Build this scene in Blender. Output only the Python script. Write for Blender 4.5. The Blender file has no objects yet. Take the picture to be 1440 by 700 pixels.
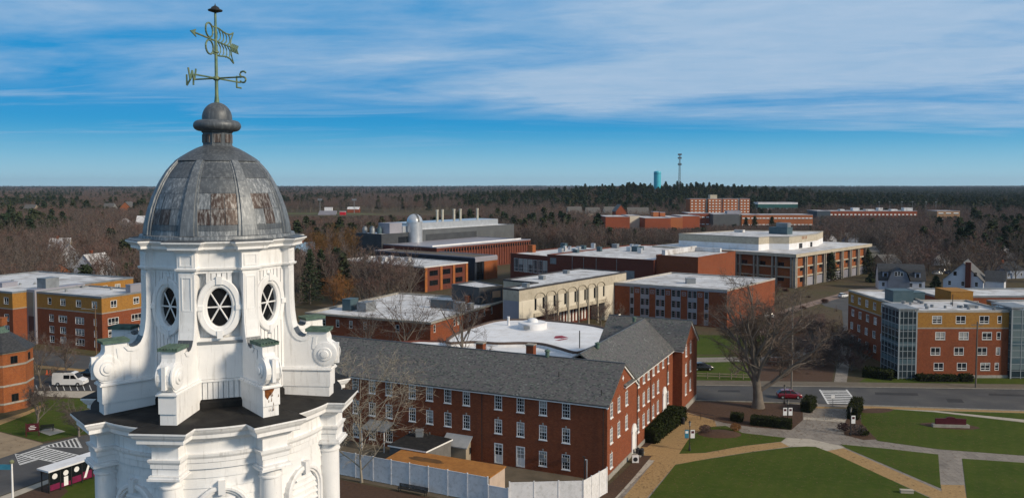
import bpy, math, random
import numpy as np
from mathutils import Vector, Matrix

def rad(a): return math.radians(a)
scene = bpy.context.scene
col = scene.collection

# ------------------------------------------------------------------ camera
F, CX, HOR, H = 1150.0, 720.0, 260.0, 38.0      # focal length and horizon in photo pixels, drone height in metres
PITCH = rad(2.8)
SP, CP = math.sin(PITCH), math.cos(PITCH)
CY = HOR + F * math.tan(PITCH)
cam = bpy.data.cameras.new('drone_camera')
cam.sensor_width = 36.0
cam.lens = F / 1440 * 36
cam.shift_y = -(350 - CY) / 1440
cam.clip_start, cam.clip_end = 0.5, 40000
camo = bpy.data.objects.new('drone_camera', cam)
camo.location = (0, 0, H)
camo.rotation_euler = (rad(90) - PITCH, 0, 0)
col.objects.link(camo)
scene.camera = camo

# ------------------------------------------------------------------ light
SUN_EL, SUN_AZ = rad(27), rad(118)              # azimuth clockwise from the view direction (+Y)
world = bpy.data.worlds.new('World'); scene.world = world
world.use_nodes = True
wn, wl = world.node_tree.nodes, world.node_tree.links
wn.clear()
def wnode(t, **k):
    n = wn.new(t)
    for a, b in k.items(): setattr(n, a, b)
    return n
def wmath(op, a, b=None, clamp=False):
    n = wnode('ShaderNodeMath', operation=op); n.use_clamp = clamp
    for i, v in enumerate((a, b)):
        if v is None: continue
        if hasattr(v, 'links'): wl.new(v, n.inputs[i])
        else: n.inputs[i].default_value = v
    return n.outputs[0]
def wramp(v, a, b):
    n = wnode('ShaderNodeMapRange', interpolation_type='SMOOTHSTEP')
    wl.new(v, n.inputs[0]); n.inputs[1].default_value = a; n.inputs[2].default_value = b
    return n.outputs[0]
sky = wnode('ShaderNodeTexSky', sky_type='NISHITA')
sky.sun_disc = False; sky.sun_elevation = SUN_EL; sky.sun_rotation = SUN_AZ
sky.altitude = 0; sky.air_density = 1.0; sky.dust_density = 0.3; sky.ozone_density = 4.0
STR = 0.09
def wmix(f, a, c):
    n = wnode('ShaderNodeMix', data_type='RGBA')
    for k, v in ((0, f), (6, a), (7, c)):
        if hasattr(v, 'links'): wl.new(v, n.inputs[k])
        elif k == 0: n.inputs[0].default_value = v
        else: n.inputs[k].default_value = (*(x / STR for x in v), 1)
    return n.outputs[2]
tc = wnode('ShaderNodeTexCoord')
sep = wnode('ShaderNodeSeparateXYZ'); wl.new(tc.outputs['Generated'], sep.inputs[0])
dx, dy, dz = sep.outputs
den = wmath('ADD', wmath('MAXIMUM', dz, 0.0), 0.055)
cu = wmath('DIVIDE', dx, den); cv = wmath('DIVIDE', dy, den)
def cloudnoise(su, sv, shear, scale, detail, rough, dist):
    cmb = wnode('ShaderNodeCombineXYZ')
    wl.new(wmath('ADD', wmath('MULTIPLY', cu, su), wmath('MULTIPLY', cv, shear)), cmb.inputs[0]); wl.new(wmath('MULTIPLY', cv, sv), cmb.inputs[1])
    n = wnode('ShaderNodeTexNoise'); wl.new(cmb.outputs[0], n.inputs[0])
    n.inputs['Scale'].default_value = scale; n.inputs['Detail'].default_value = detail; n.inputs['Roughness'].default_value = rough; n.inputs['Distortion'].default_value = dist
    return n.outputs[0]
n1 = cloudnoise(0.42, 0.50, 0.16, 1.15, 10, 0.52, 0.6)
n2 = cloudnoise(0.55, 0.85, 0.20, 4.0, 9, 0.66, 0.3)
n3 = cloudnoise(0.26, 0.80, 0.10, 1.5, 9, 0.60, 0.8)
# deep blue clear sky that pales to the horizon, tinting the physical sky
blue = wmix(0.92, sky.outputs[0], (0.0, 0.262, 0.60))
mid = wmix(wmath('MULTIPLY', wmath('SUBTRACT', 1.0, wramp(dz, 0.0, 0.105)), 0.95), blue, (0.012, 0.375, 0.64))
clear = wmix(wmath('MULTIPLY', wmath('SUBTRACT', 1.0, wramp(dz, -0.01, 0.078)), 0.92), mid, (0.40, 0.61, 0.70))
# a veil of streaky thin cloud, thicker to the right, that ends at a clear band above the horizon
zed = wmath('ADD', wmath('SUBTRACT', 0.076, wmath('MULTIPLY', dx, 0.045)), wmath('MULTIPLY', wmath('SUBTRACT', n3, 0.5), 0.03))
edge = wmath('DIVIDE', wmath('SUBTRACT', dz, zed), 0.022, clamp=True)
side = wramp(dx, -0.52, 0.40)
cov = wmath('ADD', wmath('MULTIPLY', wmath('SUBTRACT', n1, 0.5), 3.2), wmath('ADD', 0.32, wmath('MULTIPLY', side, 0.66)))
cov = wmath('ADD', cov, wmath('MULTIPLY', wmath('SUBTRACT', n2, 0.5), 0.55))
cov = wmath('ADD', cov, wmath('MULTIPLY', wramp(dz, 0.27, 0.45), 0.8))  # unseen thick cloud overhead, added to keep the ambient light neutral
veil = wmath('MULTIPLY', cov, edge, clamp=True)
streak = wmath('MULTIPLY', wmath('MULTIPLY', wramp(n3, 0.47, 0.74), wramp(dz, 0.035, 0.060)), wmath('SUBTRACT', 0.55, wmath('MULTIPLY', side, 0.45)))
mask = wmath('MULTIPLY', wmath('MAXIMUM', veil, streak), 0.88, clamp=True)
cloudc = wmix(n2, (0.26, 0.44, 0.64), (0.50, 0.60, 0.74))
cloudc = wmix(wramp(dz, 0.24, 0.45), cloudc, (0.36, 0.40, 0.47))  # near-grey tone of the added overhead cloud, for less blue ambient light
class _O: pass
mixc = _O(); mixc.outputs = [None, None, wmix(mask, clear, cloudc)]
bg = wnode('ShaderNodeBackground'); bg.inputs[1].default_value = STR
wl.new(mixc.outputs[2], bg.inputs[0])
wo = wnode('ShaderNodeOutputWorld'); wl.new(bg.outputs[0], wo.inputs[0])

sl = bpy.data.lights.new('sun', 'SUN'); sl.energy = 3.7; sl.angle = rad(10); sl.color = (1.0, 0.85, 0.66)
so = bpy.data.objects.new('sun', sl); col.objects.link(so); so.location = (200, -100, 200)
sdir = Vector((math.sin(SUN_AZ) * math.cos(SUN_EL), math.cos(SUN_AZ) * math.cos(SUN_EL), math.sin(SUN_EL)))
so.rotation_euler = sdir.to_track_quat('Z', 'Y').to_euler()
vs = scene.view_settings
scene.display_settings.display_device = 'sRGB'
vs.view_transform = 'Standard'; vs.look = 'None'; vs.exposure = 0.06; vs.gamma = 1.0; vs.use_curve_mapping = False

# ------------------------------------------------------------------ photo geometry: pixels of the survey photo to metres
def ray(px, py):
    u, v = (px - CX) / F, (CY - py) / F
    return u, CP + v * SP, -SP + v * CP
def P(px, py, z=0.0):
    u, y, w = ray(px, py); t = (z - H) / w
    return (u * t, y * t)
def PY(px, py, Y):
    u, y, w = ray(px, py); t = Y / y
    return (u * t, Y, H + w * t)
def W(px, py, A, d):
    """ray against the vertical plane through A along d: (distance along d, height)"""
    u, y, w = ray(px, py)
    det = u * (-d[1]) + d[0] * y
    s = (A[0] * (-d[1]) + d[0] * A[1]) / det
    t = (u * A[1] - y * A[0]) / -det if abs(det) > 1e-9 else 0
    t = ((s * u - A[0]) * d[0] + (s * y - A[1]) * d[1]) / (d[0] ** 2 + d[1] ** 2)
    return t, H + s * w
def proj(x, y, z):
    d = y * CP - (z - H) * SP; v = y * SP + (z - H) * CP
    return CX + F * x / d, CY - F * v / d
def off(p, d, t): return (p[0] + d[0] * t, p[1] + d[1] * t)

# ------------------------------------------------------------------ materials
MATS = {}
def newmat(name):
    m = bpy.data.materials.new(name); m.use_nodes = True
    nt = m.node_tree; nt.nodes.clear()
    o = nt.nodes.new('ShaderNodeOutputMaterial'); b = nt.nodes.new('ShaderNodeBsdfPrincipled')
    nt.links.new(b.outputs[0], o.inputs[0])
    MATS[name] = m
    return m, nt, b
def nd(nt, t, **k):
    n = nt.nodes.new(t)
    for a, b in k.items(): setattr(n, a, b)
    return n
def mixc_(nt, f, a, b, blend='MIX'):
    n = nd(nt, 'ShaderNodeMix', data_type='RGBA', blend_type=blend)
    for i, v in ((0, f), (6, a), (7, b)):
        if hasattr(v, 'links'): nt.links.new(v, n.inputs[i])
        elif i == 0: n.inputs[0].default_value = v
        else: n.inputs[i].default_value = (*v, 1)
    return n.outputs[2]
def noise(nt, vec, scale, detail=6, rough=0.6, lo=0.35, hi=0.65, stretch=None):
    if stretch:
        mp = nd(nt, 'ShaderNodeMapping'); nt.links.new(vec, mp.inputs[0]); mp.inputs['Scale'].default_value = stretch; vec = mp.outputs[0]
    n = nd(nt, 'ShaderNodeTexNoise'); nt.links.new(vec, n.inputs[0])
    n.inputs['Scale'].default_value = scale; n.inputs['Detail'].default_value = detail; n.inputs['Roughness'].default_value = rough
    r = nd(nt, 'ShaderNodeMapRange'); nt.links.new(n.outputs[0], r.inputs[0]); r.inputs[1].default_value = lo; r.inputs[2].default_value = hi
    return r.outputs[0]
def wpos(nt): return nd(nt, 'ShaderNodeNewGeometry').outputs['Position']
def uvc(nt): return nd(nt, 'ShaderNodeTexCoord').outputs['UV']
def bump(nt, b, h, dist=0.02, st=0.6):
    n = nd(nt, 'ShaderNodeBump'); n.inputs['Strength'].default_value = st; n.inputs['Distance'].default_value = dist
    nt.links.new(h, n.inputs['Height']); nt.links.new(n.outputs[0], b.inputs['Normal'])
def plain(name, c1, c2=None, scale=1.0, rough=0.8, c3=None, scale3=8.0, metal=0.0, spec=0.3, stretch=None, amt3=0.5, lo=0.35, hi=0.65):
    m, nt, b = newmat(name)
    c2 = c2 or tuple(x * 0.75 for x in c1)
    p = wpos(nt)
    c = mixc_(nt, noise(nt, p, scale, stretch=stretch, lo=lo, hi=hi), c1, c2)
    if c3:
        f = noise(nt, p, scale3, lo=0.48, hi=0.68)
        mm = nd(nt, 'ShaderNodeMath', operation='MULTIPLY'); nt.links.new(f, mm.inputs[0]); mm.inputs[1].default_value = amt3
        c = mixc_(nt, mm.outputs[0], c, c3)
    nt.links.new(c, b.inputs['Base Color'])
    b.inputs['Roughness'].default_value = rough; b.inputs['Metallic'].default_value = metal
    b.inputs['Specular IOR Level'].default_value = spec
    return m
def brick(name, c1, c2, mortar, bw=0.24, bh=0.085, stain=(0.02, 0.015, 0.012), amt=0.45, mort=0.008):
    m, nt, b = newmat(name)
    t = nd(nt, 'ShaderNodeTexBrick'); nt.links.new(uvc(nt), t.inputs[0])
    t.inputs['Scale'].default_value = 1.0; t.inputs['Brick Width'].default_value = bw; t.inputs['Row Height'].default_value = bh
    t.inputs['Mortar Size'].default_value = mort; t.inputs['Color1'].default_value = (*c1, 1); t.inputs['Color2'].default_value = (*c2, 1)
    t.inputs['Mortar'].default_value = (*mortar, 1); t.inputs['Bias'].default_value = -0.1
    p = wpos(nt)
    n1_ = noise(nt, p, 0.35, detail=8, lo=0.45, hi=0.75)
    n2_ = noise(nt, uvc(nt), 1.6, detail=4, lo=0.35, hi=0.7, stretch=(1, 0.18, 1))
    mm = nd(nt, 'ShaderNodeMath', operation='MULTIPLY'); nt.links.new(n1_, mm.inputs[0]); nt.links.new(n2_, mm.inputs[1])
    m2 = nd(nt, 'ShaderNodeMath', operation='MULTIPLY'); nt.links.new(mm.outputs[0], m2.inputs[0]); m2.inputs[1].default_value = amt
    c = mixc_(nt, m2.outputs[0], t.outputs[0], stain)
    f = noise(nt, uvc(nt), 2.2, detail=6, lo=0.3, hi=0.7)
    c = mixc_(nt, f, c, (0.82, 0.78, 0.78), 'MULTIPLY')
    nt.links.new(c, b.inputs['Base Color']); b.inputs['Roughness'].default_value = 0.9; b.inputs['Specular IOR Level'].default_value = 0.2
    return m
def slate(name, cols, w=0.28, h=0.2):
    """tiles laid in rows, each with its own tone"""
    m, nt, b = newmat(name)
    sp_ = nd(nt, 'ShaderNodeSeparateXYZ'); nt.links.new(uvc(nt), sp_.inputs[0])
    def mt(op, a, c=None):
        n = nd(nt, 'ShaderNodeMath', operation=op)
        for i, v in enumerate((a, c)):
            if v is None: continue
            if hasattr(v, 'links'): nt.links.new(v, n.inputs[i])
            else: n.inputs[i].default_value = v
        return n.outputs[0]
    row = mt('FLOOR', mt('DIVIDE', sp_.outputs[1], h))
    ux = mt('ADD', mt('DIVIDE', sp_.outputs[0], w), mt('MULTIPLY', row, 0.5))
    cell = mt('FLOOR', ux)
    cb = nd(nt, 'ShaderNodeCombineXYZ'); nt.links.new(cell, cb.inputs[0]); nt.links.new(row, cb.inputs[1])
    wn_ = nd(nt, 'ShaderNodeTexWhiteNoise', noise_dimensions='2D'); nt.links.new(cb.outputs[0], wn_.inputs[0])
    big = noise(nt, wpos(nt), 0.25, lo=0.3, hi=0.7)
    v = mt('ADD', mt('MULTIPLY', wn_.outputs[0], 0.75), mt('MULTIPLY', big, 0.25))
    r = nd(nt, 'ShaderNodeValToRGB'); nt.links.new(v, r.inputs[0]); r.color_ramp.interpolation = 'CONSTANT'
    els = r.color_ramp.elements
    for i, c in enumerate(cols):
        e = els[i] if i < 2 else els.new(0.5)
        e.position = i / len(cols); e.color = (*c, 1)
    fr = mt('FRACT', mt('DIVIDE', sp_.outputs[1], h))
    ln = nd(nt, 'ShaderNodeMapRange'); nt.links.new(fr, ln.inputs[0]); ln.inputs[1].default_value = 0.0; ln.inputs[2].default_value = 0.15; ln.inputs[3].default_value = 0.55; ln.inputs[4].default_value = 0.0
    c = mixc_(nt, ln.outputs[0], r.outputs[0], (0.012, 0.013, 0.014))
    nt.links.new(c, b.inputs['Base Color']); b.inputs['Roughness'].default_value = 0.65; b.inputs['Specular IOR Level'].default_value = 0.4
    bump(nt, b, fr, 0.02, 0.5)
    return m
def glass(name, c=(0.012, 0.016, 0.022), blind=(0.30, 0.30, 0.29), share=0.55, rough=0.06):
    m, nt, b = newmat(name)
    oi = nd(nt, 'ShaderNodeObjectInfo')
    g = nd(nt, 'ShaderNodeTexCoord').outputs['Generated']
    s_ = nd(nt, 'ShaderNodeSeparateXYZ'); nt.links.new(g, s_.inputs[0])
    a = nd(nt, 'ShaderNodeMath', operation='MULTIPLY'); nt.links.new(oi.outputs['Random'], a.inputs[0]); a.inputs[1].default_value = 7.31
    fr = nd(nt, 'ShaderNodeMath', operation='FRACT'); nt.links.new(a.outputs[0], fr.inputs[0])
    gt = nd(nt, 'ShaderNodeMath', operation='GREATER_THAN'); nt.links.new(s_.outputs[2], gt.inputs[0]); nt.links.new(fr.outputs[0], gt.inputs[1])
    lt = nd(nt, 'ShaderNodeMath', operation='LESS_THAN'); nt.links.new(oi.outputs['Random'], lt.inputs[0]); lt.inputs[1].default_value = share
    mu = nd(nt, 'ShaderNodeMath', operation='MULTIPLY'); nt.links.new(gt.outputs[0], mu.inputs[0]); nt.links.new(lt.outputs[0], mu.inputs[1])
    nt.links.new(mixc_(nt, mu.outputs[0], c, blind), b.inputs['Base Color'])
    b.inputs['Roughness'].default_value = rough; b.inputs['Specular IOR Level'].default_value = 0.5
    return m
def foliage(name, c1, c2, hue=0.02, val=0.5, rough=0.9):
    m, nt, b = newmat(name)
    oi = nd(nt, 'ShaderNodeObjectInfo')
    c = mixc_(nt, oi.outputs['Random'], c1, c2)
    f = noise(nt, nd(nt, 'ShaderNodeTexCoord').outputs['Object'], 0.9, detail=3)
    c = mixc_(nt, f, c, (val, val, val), 'MULTIPLY')
    nt.links.new(c, b.inputs['Base Color']); b.inputs['Roughness'].default_value = rough; b.inputs['Specular IOR Level'].default_value = 0.08
    return m

WHITE = plain('white_paint', (0.80, 0.80, 0.79), (0.73, 0.74, 0.74), 1.1, 0.5, (0.50, 0.48, 0.44), 3.2, amt3=0.30)
def weathered():
    m, nt, b = newmat('weathered_white_paint')
    p = wpos(nt)
    c = mixc_(nt, noise(nt, p, 1.3), (0.82, 0.82, 0.815), (0.72, 0.725, 0.73))
    st = noise(nt, p, 2.6, detail=9, rough=0.7, lo=0.54, hi=0.74, stretch=(3.2, 3.2, 0.28))
    k = nd(nt, 'ShaderNodeMath', operation='MULTIPLY'); nt.links.new(st, k.inputs[0]); k.inputs[1].default_value = 0.75
    c = mixc_(nt, k.outputs[0], c, (0.40, 0.385, 0.36))
    sp = noise(nt, p, 14.0, detail=5, rough=0.7, lo=0.66, hi=0.72)
    k2 = nd(nt, 'ShaderNodeMath', operation='MULTIPLY'); nt.links.new(sp, k2.inputs[0]); k2.inputs[1].default_value = 0.55
    c = mixc_(nt, k2.outputs[0], c, (0.30, 0.25, 0.20))
    nt.links.new(c, b.inputs['Base Color']); b.inputs['Roughness'].default_value = 0.55; b.inputs['Specular IOR Level'].default_value = 0.3
    bump(nt, b, noise(nt, p, 9, lo=0, hi=1), 0.006, 0.5)
    return m
PAINT = weathered()
TRIM = plain('white_trim', (0.78, 0.78, 0.77), (0.70, 0.70, 0.69), 2.0, 0.5)
CONC = plain('concrete', (0.33, 0.31, 0.27), (0.25, 0.235, 0.205), 0.6, 0.9, (0.14, 0.13, 0.11), 2.0)
BRICKR = brick('red_brick', (0.265, 0.068, 0.026), (0.17, 0.040, 0.018), (0.20, 0.11, 0.065))
BRICKO = brick('orange_brick', (0.33, 0.098, 0.024), (0.235, 0.060, 0.017), (0.22, 0.13, 0.08))
BRICKD = brick('dark_red_brick', (0.165, 0.040, 0.024), (0.105, 0.026, 0.018), (0.11, 0.075, 0.06))
BRICKY = brick('mustard_brick', (0.40, 0.20, 0.036), (0.30, 0.135, 0.024), (0.26, 0.17, 0.08), amt=0.25)
SLATE = slate('roof_slate', [(0.074, 0.080, 0.072), (0.100, 0.102, 0.094), (0.085, 0.082, 0.086), (0.046, 0.050, 0.048), (0.135, 0.142, 0.128), (0.078, 0.092, 0.076), (0.104, 0.096, 0.094), (0.068, 0.072, 0.070), (0.092, 0.094, 0.086), (0.140, 0.132, 0.124), (0.19, 0.20, 0.185), (0.34, 0.35, 0.33)], 0.27, 0.20)
SHINGLE = slate('dark_shingle', [(0.030, 0.033, 0.036), (0.042, 0.044, 0.048), (0.024, 0.026, 0.030), (0.050, 0.052, 0.055)], 0.3, 0.16)
SHINGLEG = slate('grey_shingle', [(0.095, 0.092, 0.086), (0.12, 0.115, 0.11), (0.08, 0.078, 0.075)], 0.3, 0.16)
ROOFW = plain('white_roof_membrane', (0.66, 0.67, 0.68), (0.50, 0.51, 0.53), 0.12, 0.7, (0.20, 0.165, 0.14), 0.30, amt3=0.75)
def seams(m, w, h, amt, rot_=0.0):
    """welded seams and ponding stains on a flat roof"""
    nt = m.node_tree; b = nt.nodes['Principled BSDF']; src = b.inputs['Base Color'].links[0].from_socket
    t = nd(nt, 'ShaderNodeTexBrick'); nt.links.new(uvc(nt), t.inputs[0]); t.inputs['Scale'].default_value = 1.0; t.inputs['Brick Width'].default_value = w; t.inputs['Row Height'].default_value = h
    t.inputs['Mortar Size'].default_value = 0.06; t.inputs['Mortar Smooth'].default_value = 0.6
    pond = noise(nt, wpos(nt), 0.16, detail=7, lo=0.54, hi=0.60)
    k = nd(nt, 'ShaderNodeMath', operation='MULTIPLY'); nt.links.new(t.outputs['Fac'], k.inputs[0]); k.inputs[1].default_value = amt
    c = mixc_(nt, k.outputs[0], src, (0.22, 0.21, 0.20))
    k2 = nd(nt, 'ShaderNodeMath', operation='MULTIPLY'); nt.links.new(pond, k2.inputs[0]); k2.inputs[1].default_value = amt * 0.6
    c = mixc_(nt, k2.outputs[0], c, (0.30, 0.285, 0.27)); nt.links.new(c, b.inputs['Base Color'])
seams(ROOFW, 14.0, 2.6, 0.55)
ROOFC = plain('clean_white_roof', (0.76, 0.77, 0.79), (0.66, 0.67, 0.69), 0.15, 0.6, (0.50, 0.46, 0.42), 0.5, amt3=0.4)
TAR = plain('black_roofing', (0.014, 0.014, 0.015), (0.026, 0.025, 0.024), 2.2, 0.75, (0.060, 0.056, 0.050), 1.5, amt3=0.45, spec=0.15)
LEAD = None
def leadmat(name, c1, c2, c3, amt):
    m, nt, b = newmat(name)
    p = wpos(nt)
    c = mixc_(nt, noise(nt, p, 2.2, detail=8, lo=0.3, hi=0.7), c1, c2)
    st = noise(nt, p, 2.6, detail=9, rough=0.72, lo=0.48, hi=0.66, stretch=(6.0, 6.0, 0.45))
    k = nd(nt, 'ShaderNodeMath', operation='MULTIPLY'); nt.links.new(st, k.inputs[0]); k.inputs[1].default_value = amt
    c = mixc_(nt, k.outputs[0], c, c3)
    sp = noise(nt, p, 22.0, detail=3, lo=0.70, hi=0.74)
    c = mixc_(nt, sp, c, (0.42, 0.43, 0.42))
    nt.links.new(c, b.inputs['Base Color']); b.inputs['Roughness'].default_value = 0.5; b.inputs['Metallic'].default_value = 0.25
    bump(nt, b, noise(nt, p, 5, lo=0, hi=1), 0.012, 0.5)
    return m
LEADD = leadmat('dark_lead', (0.056, 0.064, 0.074), (0.095, 0.108, 0.122), (0.24, 0.26, 0.27), 0.5)
LEADL = leadmat('pale_lead', (0.095, 0.108, 0.122), (0.165, 0.182, 0.196), (0.52, 0.54, 0.55), 0.72)
LEADR = leadmat('rust_stained_lead', (0.036, 0.022, 0.018), (0.070, 0.044, 0.034), (0.42, 0.42, 0.41), 0.75)
COPPER = plain('green_copper', (0.105, 0.17, 0.135), (0.06, 0.105, 0.085), 4.5, 0.8, (0.05, 0.055, 0.045), 6.0, amt3=0.7)
VERD = plain('verdigris_gilt', (0.16, 0.24, 0.15), (0.09, 0.16, 0.12), 5.0, 0.6, (0.30, 0.25, 0.08), 7.0, metal=0.3)
IRON = plain('dark_iron', (0.015, 0.016, 0.018), (0.03, 0.03, 0.03), 4.0, 0.5)
TEALM = plain('teal_metal', (0.045, 0.085, 0.105), (0.065, 0.105, 0.125), 0.7, 0.5)
GREYM = plain('grey_metal', (0.25, 0.27, 0.285), (0.18, 0.195, 0.21), 0.6, 0.45, metal=0.3)
SILVER = plain('silver_metal', (0.62, 0.64, 0.66), (0.52, 0.54, 0.56), 0.5, 0.32, metal=0.6)
CHARC = plain('charcoal_cladding', (0.055, 0.06, 0.066), (0.04, 0.044, 0.05), 0.3, 0.5)
GREYC = plain('grey_cladding', (0.105, 0.115, 0.122), (0.085, 0.092, 0.10), 0.2, 0.5)
LAVC = plain('pale_grey_cladding', (0.28, 0.28, 0.32), (0.24, 0.24, 0.28), 0.2, 0.5)
BEIGE = plain('beige_concrete', (0.46, 0.415, 0.33), (0.39, 0.35, 0.275), 0.35, 0.9, (0.26, 0.23, 0.18), 1.2)
CREAM = plain('cream_panel', (0.60, 0.555, 0.46), (0.53, 0.49, 0.40), 0.4, 0.9)
ASPH = plain('asphalt', (0.074, 0.074, 0.077), (0.055, 0.056, 0.059), 0.4, 0.9, (0.115, 0.112, 0.105), 0.20, amt3=0.7)
ASPHD = plain('dark_asphalt', (0.030, 0.031, 0.034), (0.042, 0.042, 0.045), 0.4, 0.9)
PAVE = brick('concrete_paving', (0.28, 0.255, 0.22), (0.225, 0.205, 0.178), (0.12, 0.11, 0.095), 1.5, 1.5, (0.11, 0.10, 0.09), 0.7, mort=0.022)
PAVEL = plain('pale_paving', (0.43, 0.385, 0.315), (0.35, 0.315, 0.26), 0.9, 0.9)
PAVET = plain('tan_brick_paving', (0.38, 0.245, 0.105), (0.29, 0.185, 0.080), 2.6, 0.9, (0.15, 0.10, 0.055), 5.0)
MULCH = plain('mulch', (0.085, 0.046, 0.028), (0.052, 0.029, 0.018), 2.4, 0.95, (0.085, 0.05, 0.03), 7.0)
ROADW = plain('road_paint', (0.72, 0.72, 0.70), (0.55, 0.55, 0.53), 1.5, 0.7, (0.2, 0.2, 0.2), 4.0)
MAROON = plain('maroon_panel', (0.075, 0.010, 0.018), (0.055, 0.008, 0.014), 1.5, 0.45)
VINYL = plain('white_vinyl', (0.72, 0.72, 0.73), (0.65, 0.65, 0.66), 0.9, 0.45, (0.40, 0.40, 0.38), 2.2)
PLY = plain('orange_plywood', (0.36, 0.155, 0.036), (0.28, 0.115, 0.026), 0.9, 0.85, (0.18, 0.075, 0.02), 2.0)
STAIN = plain('dark_stain', (0.085, 0.045, 0.018), (0.13, 0.062, 0.018), 1.5, 0.9)
PINKW = plain('pale_board', (0.50, 0.40, 0.33), (0.42, 0.34, 0.28), 1.0, 0.85)
GLASS = glass('window_glass')
GLASSD = glass('dark_glass', (0.008, 0.010, 0.013), share=0.0)
GLASSB = glass('blue_glass', (0.02, 0.034, 0.045), blind=(0.12, 0.16, 0.17), share=0.25, rough=0.05)
BARK = foliage('grey_bark', (0.17, 0.145, 0.12), (0.20, 0.175, 0.15), val=0.7)
TWIG = foliage('bare_twigs', (0.165, 0.122, 0.106), (0.120, 0.102, 0.094), val=0.55)
TWIGR = foliage('reddish_twigs', (0.195, 0.118, 0.098), (0.150, 0.102, 0.090), val=0.55)
TWIGO = foliage('orange_twigs', (0.32, 0.155, 0.06), (0.26, 0.13, 0.06), val=0.65)
TWIGB = foliage('pale_branches', (0.30, 0.265, 0.21), (0.26, 0.235, 0.19), val=0.75)
PINE = foliage('pine_needles', (0.034, 0.056, 0.032), (0.066, 0.078, 0.040), val=0.6)
HEDGE = foliage('hedge_leaves', (0.028, 0.038, 0.012), (0.038, 0.046, 0.014), val=0.5)
def lawnmat():
    m, nt, b = newmat('lawn_grass')
    p = wpos(nt)
    c = mixc_(nt, noise(nt, p, 0.11, detail=8, lo=0.38, hi=0.62), (0.042, 0.070, 0.008), (0.060, 0.084, 0.012))
    c = mixc_(nt, noise(nt, p, 1.1, detail=9, rough=0.8, lo=0.48, hi=0.75), c, (0.092, 0.092, 0.026))
    # mowing stripes
    mp = nd(nt, 'ShaderNodeMapping'); nt.links.new(p, mp.inputs[0]); mp.inputs['Rotation'].default_value = (0, 0, rad(28))
    wv = nd(nt, 'ShaderNodeTexWave'); nt.links.new(mp.outputs[0], wv.inputs[0]); wv.inputs['Scale'].default_value = 0.17; wv.inputs['Distortion'].default_value = 1.2
    k = nd(nt, 'ShaderNodeMath', operation='MULTIPLY'); nt.links.new(wv.outputs[0], k.inputs[0]); k.inputs[1].default_value = 0.10
    c = mixc_(nt, k.outputs[0], c, (0.018, 0.036, 0.008))
    nt.links.new(c, b.inputs['Base Color']); b.inputs['Roughness'].default_value = 0.95; b.inputs['Specular IOR Level'].default_value = 0.1
    bump(nt, b, noise(nt, p, 9, detail=6, lo=0, hi=1), 0.06, 0.8)
    return m
LAWN = lawnmat()
def groundmat():
    m, nt, b = newmat('leaf_litter_ground')
    p = wpos(nt)
    c = mixc_(nt, noise(nt, p, 0.05, detail=8, lo=0.35, hi=0.65), (0.085, 0.062, 0.042), (0.066, 0.066, 0.030))
    c = mixc_(nt, noise(nt, p, 0.9, detail=8, lo=0.4, hi=0.7), c, (0.108, 0.080, 0.055))
    nt.links.new(c, b.inputs['Base Color']); b.inputs['Roughness'].default_value = 0.95; b.inputs['Specular IOR Level'].default_value = 0.1
    return m
GROUND = groundmat()

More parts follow.
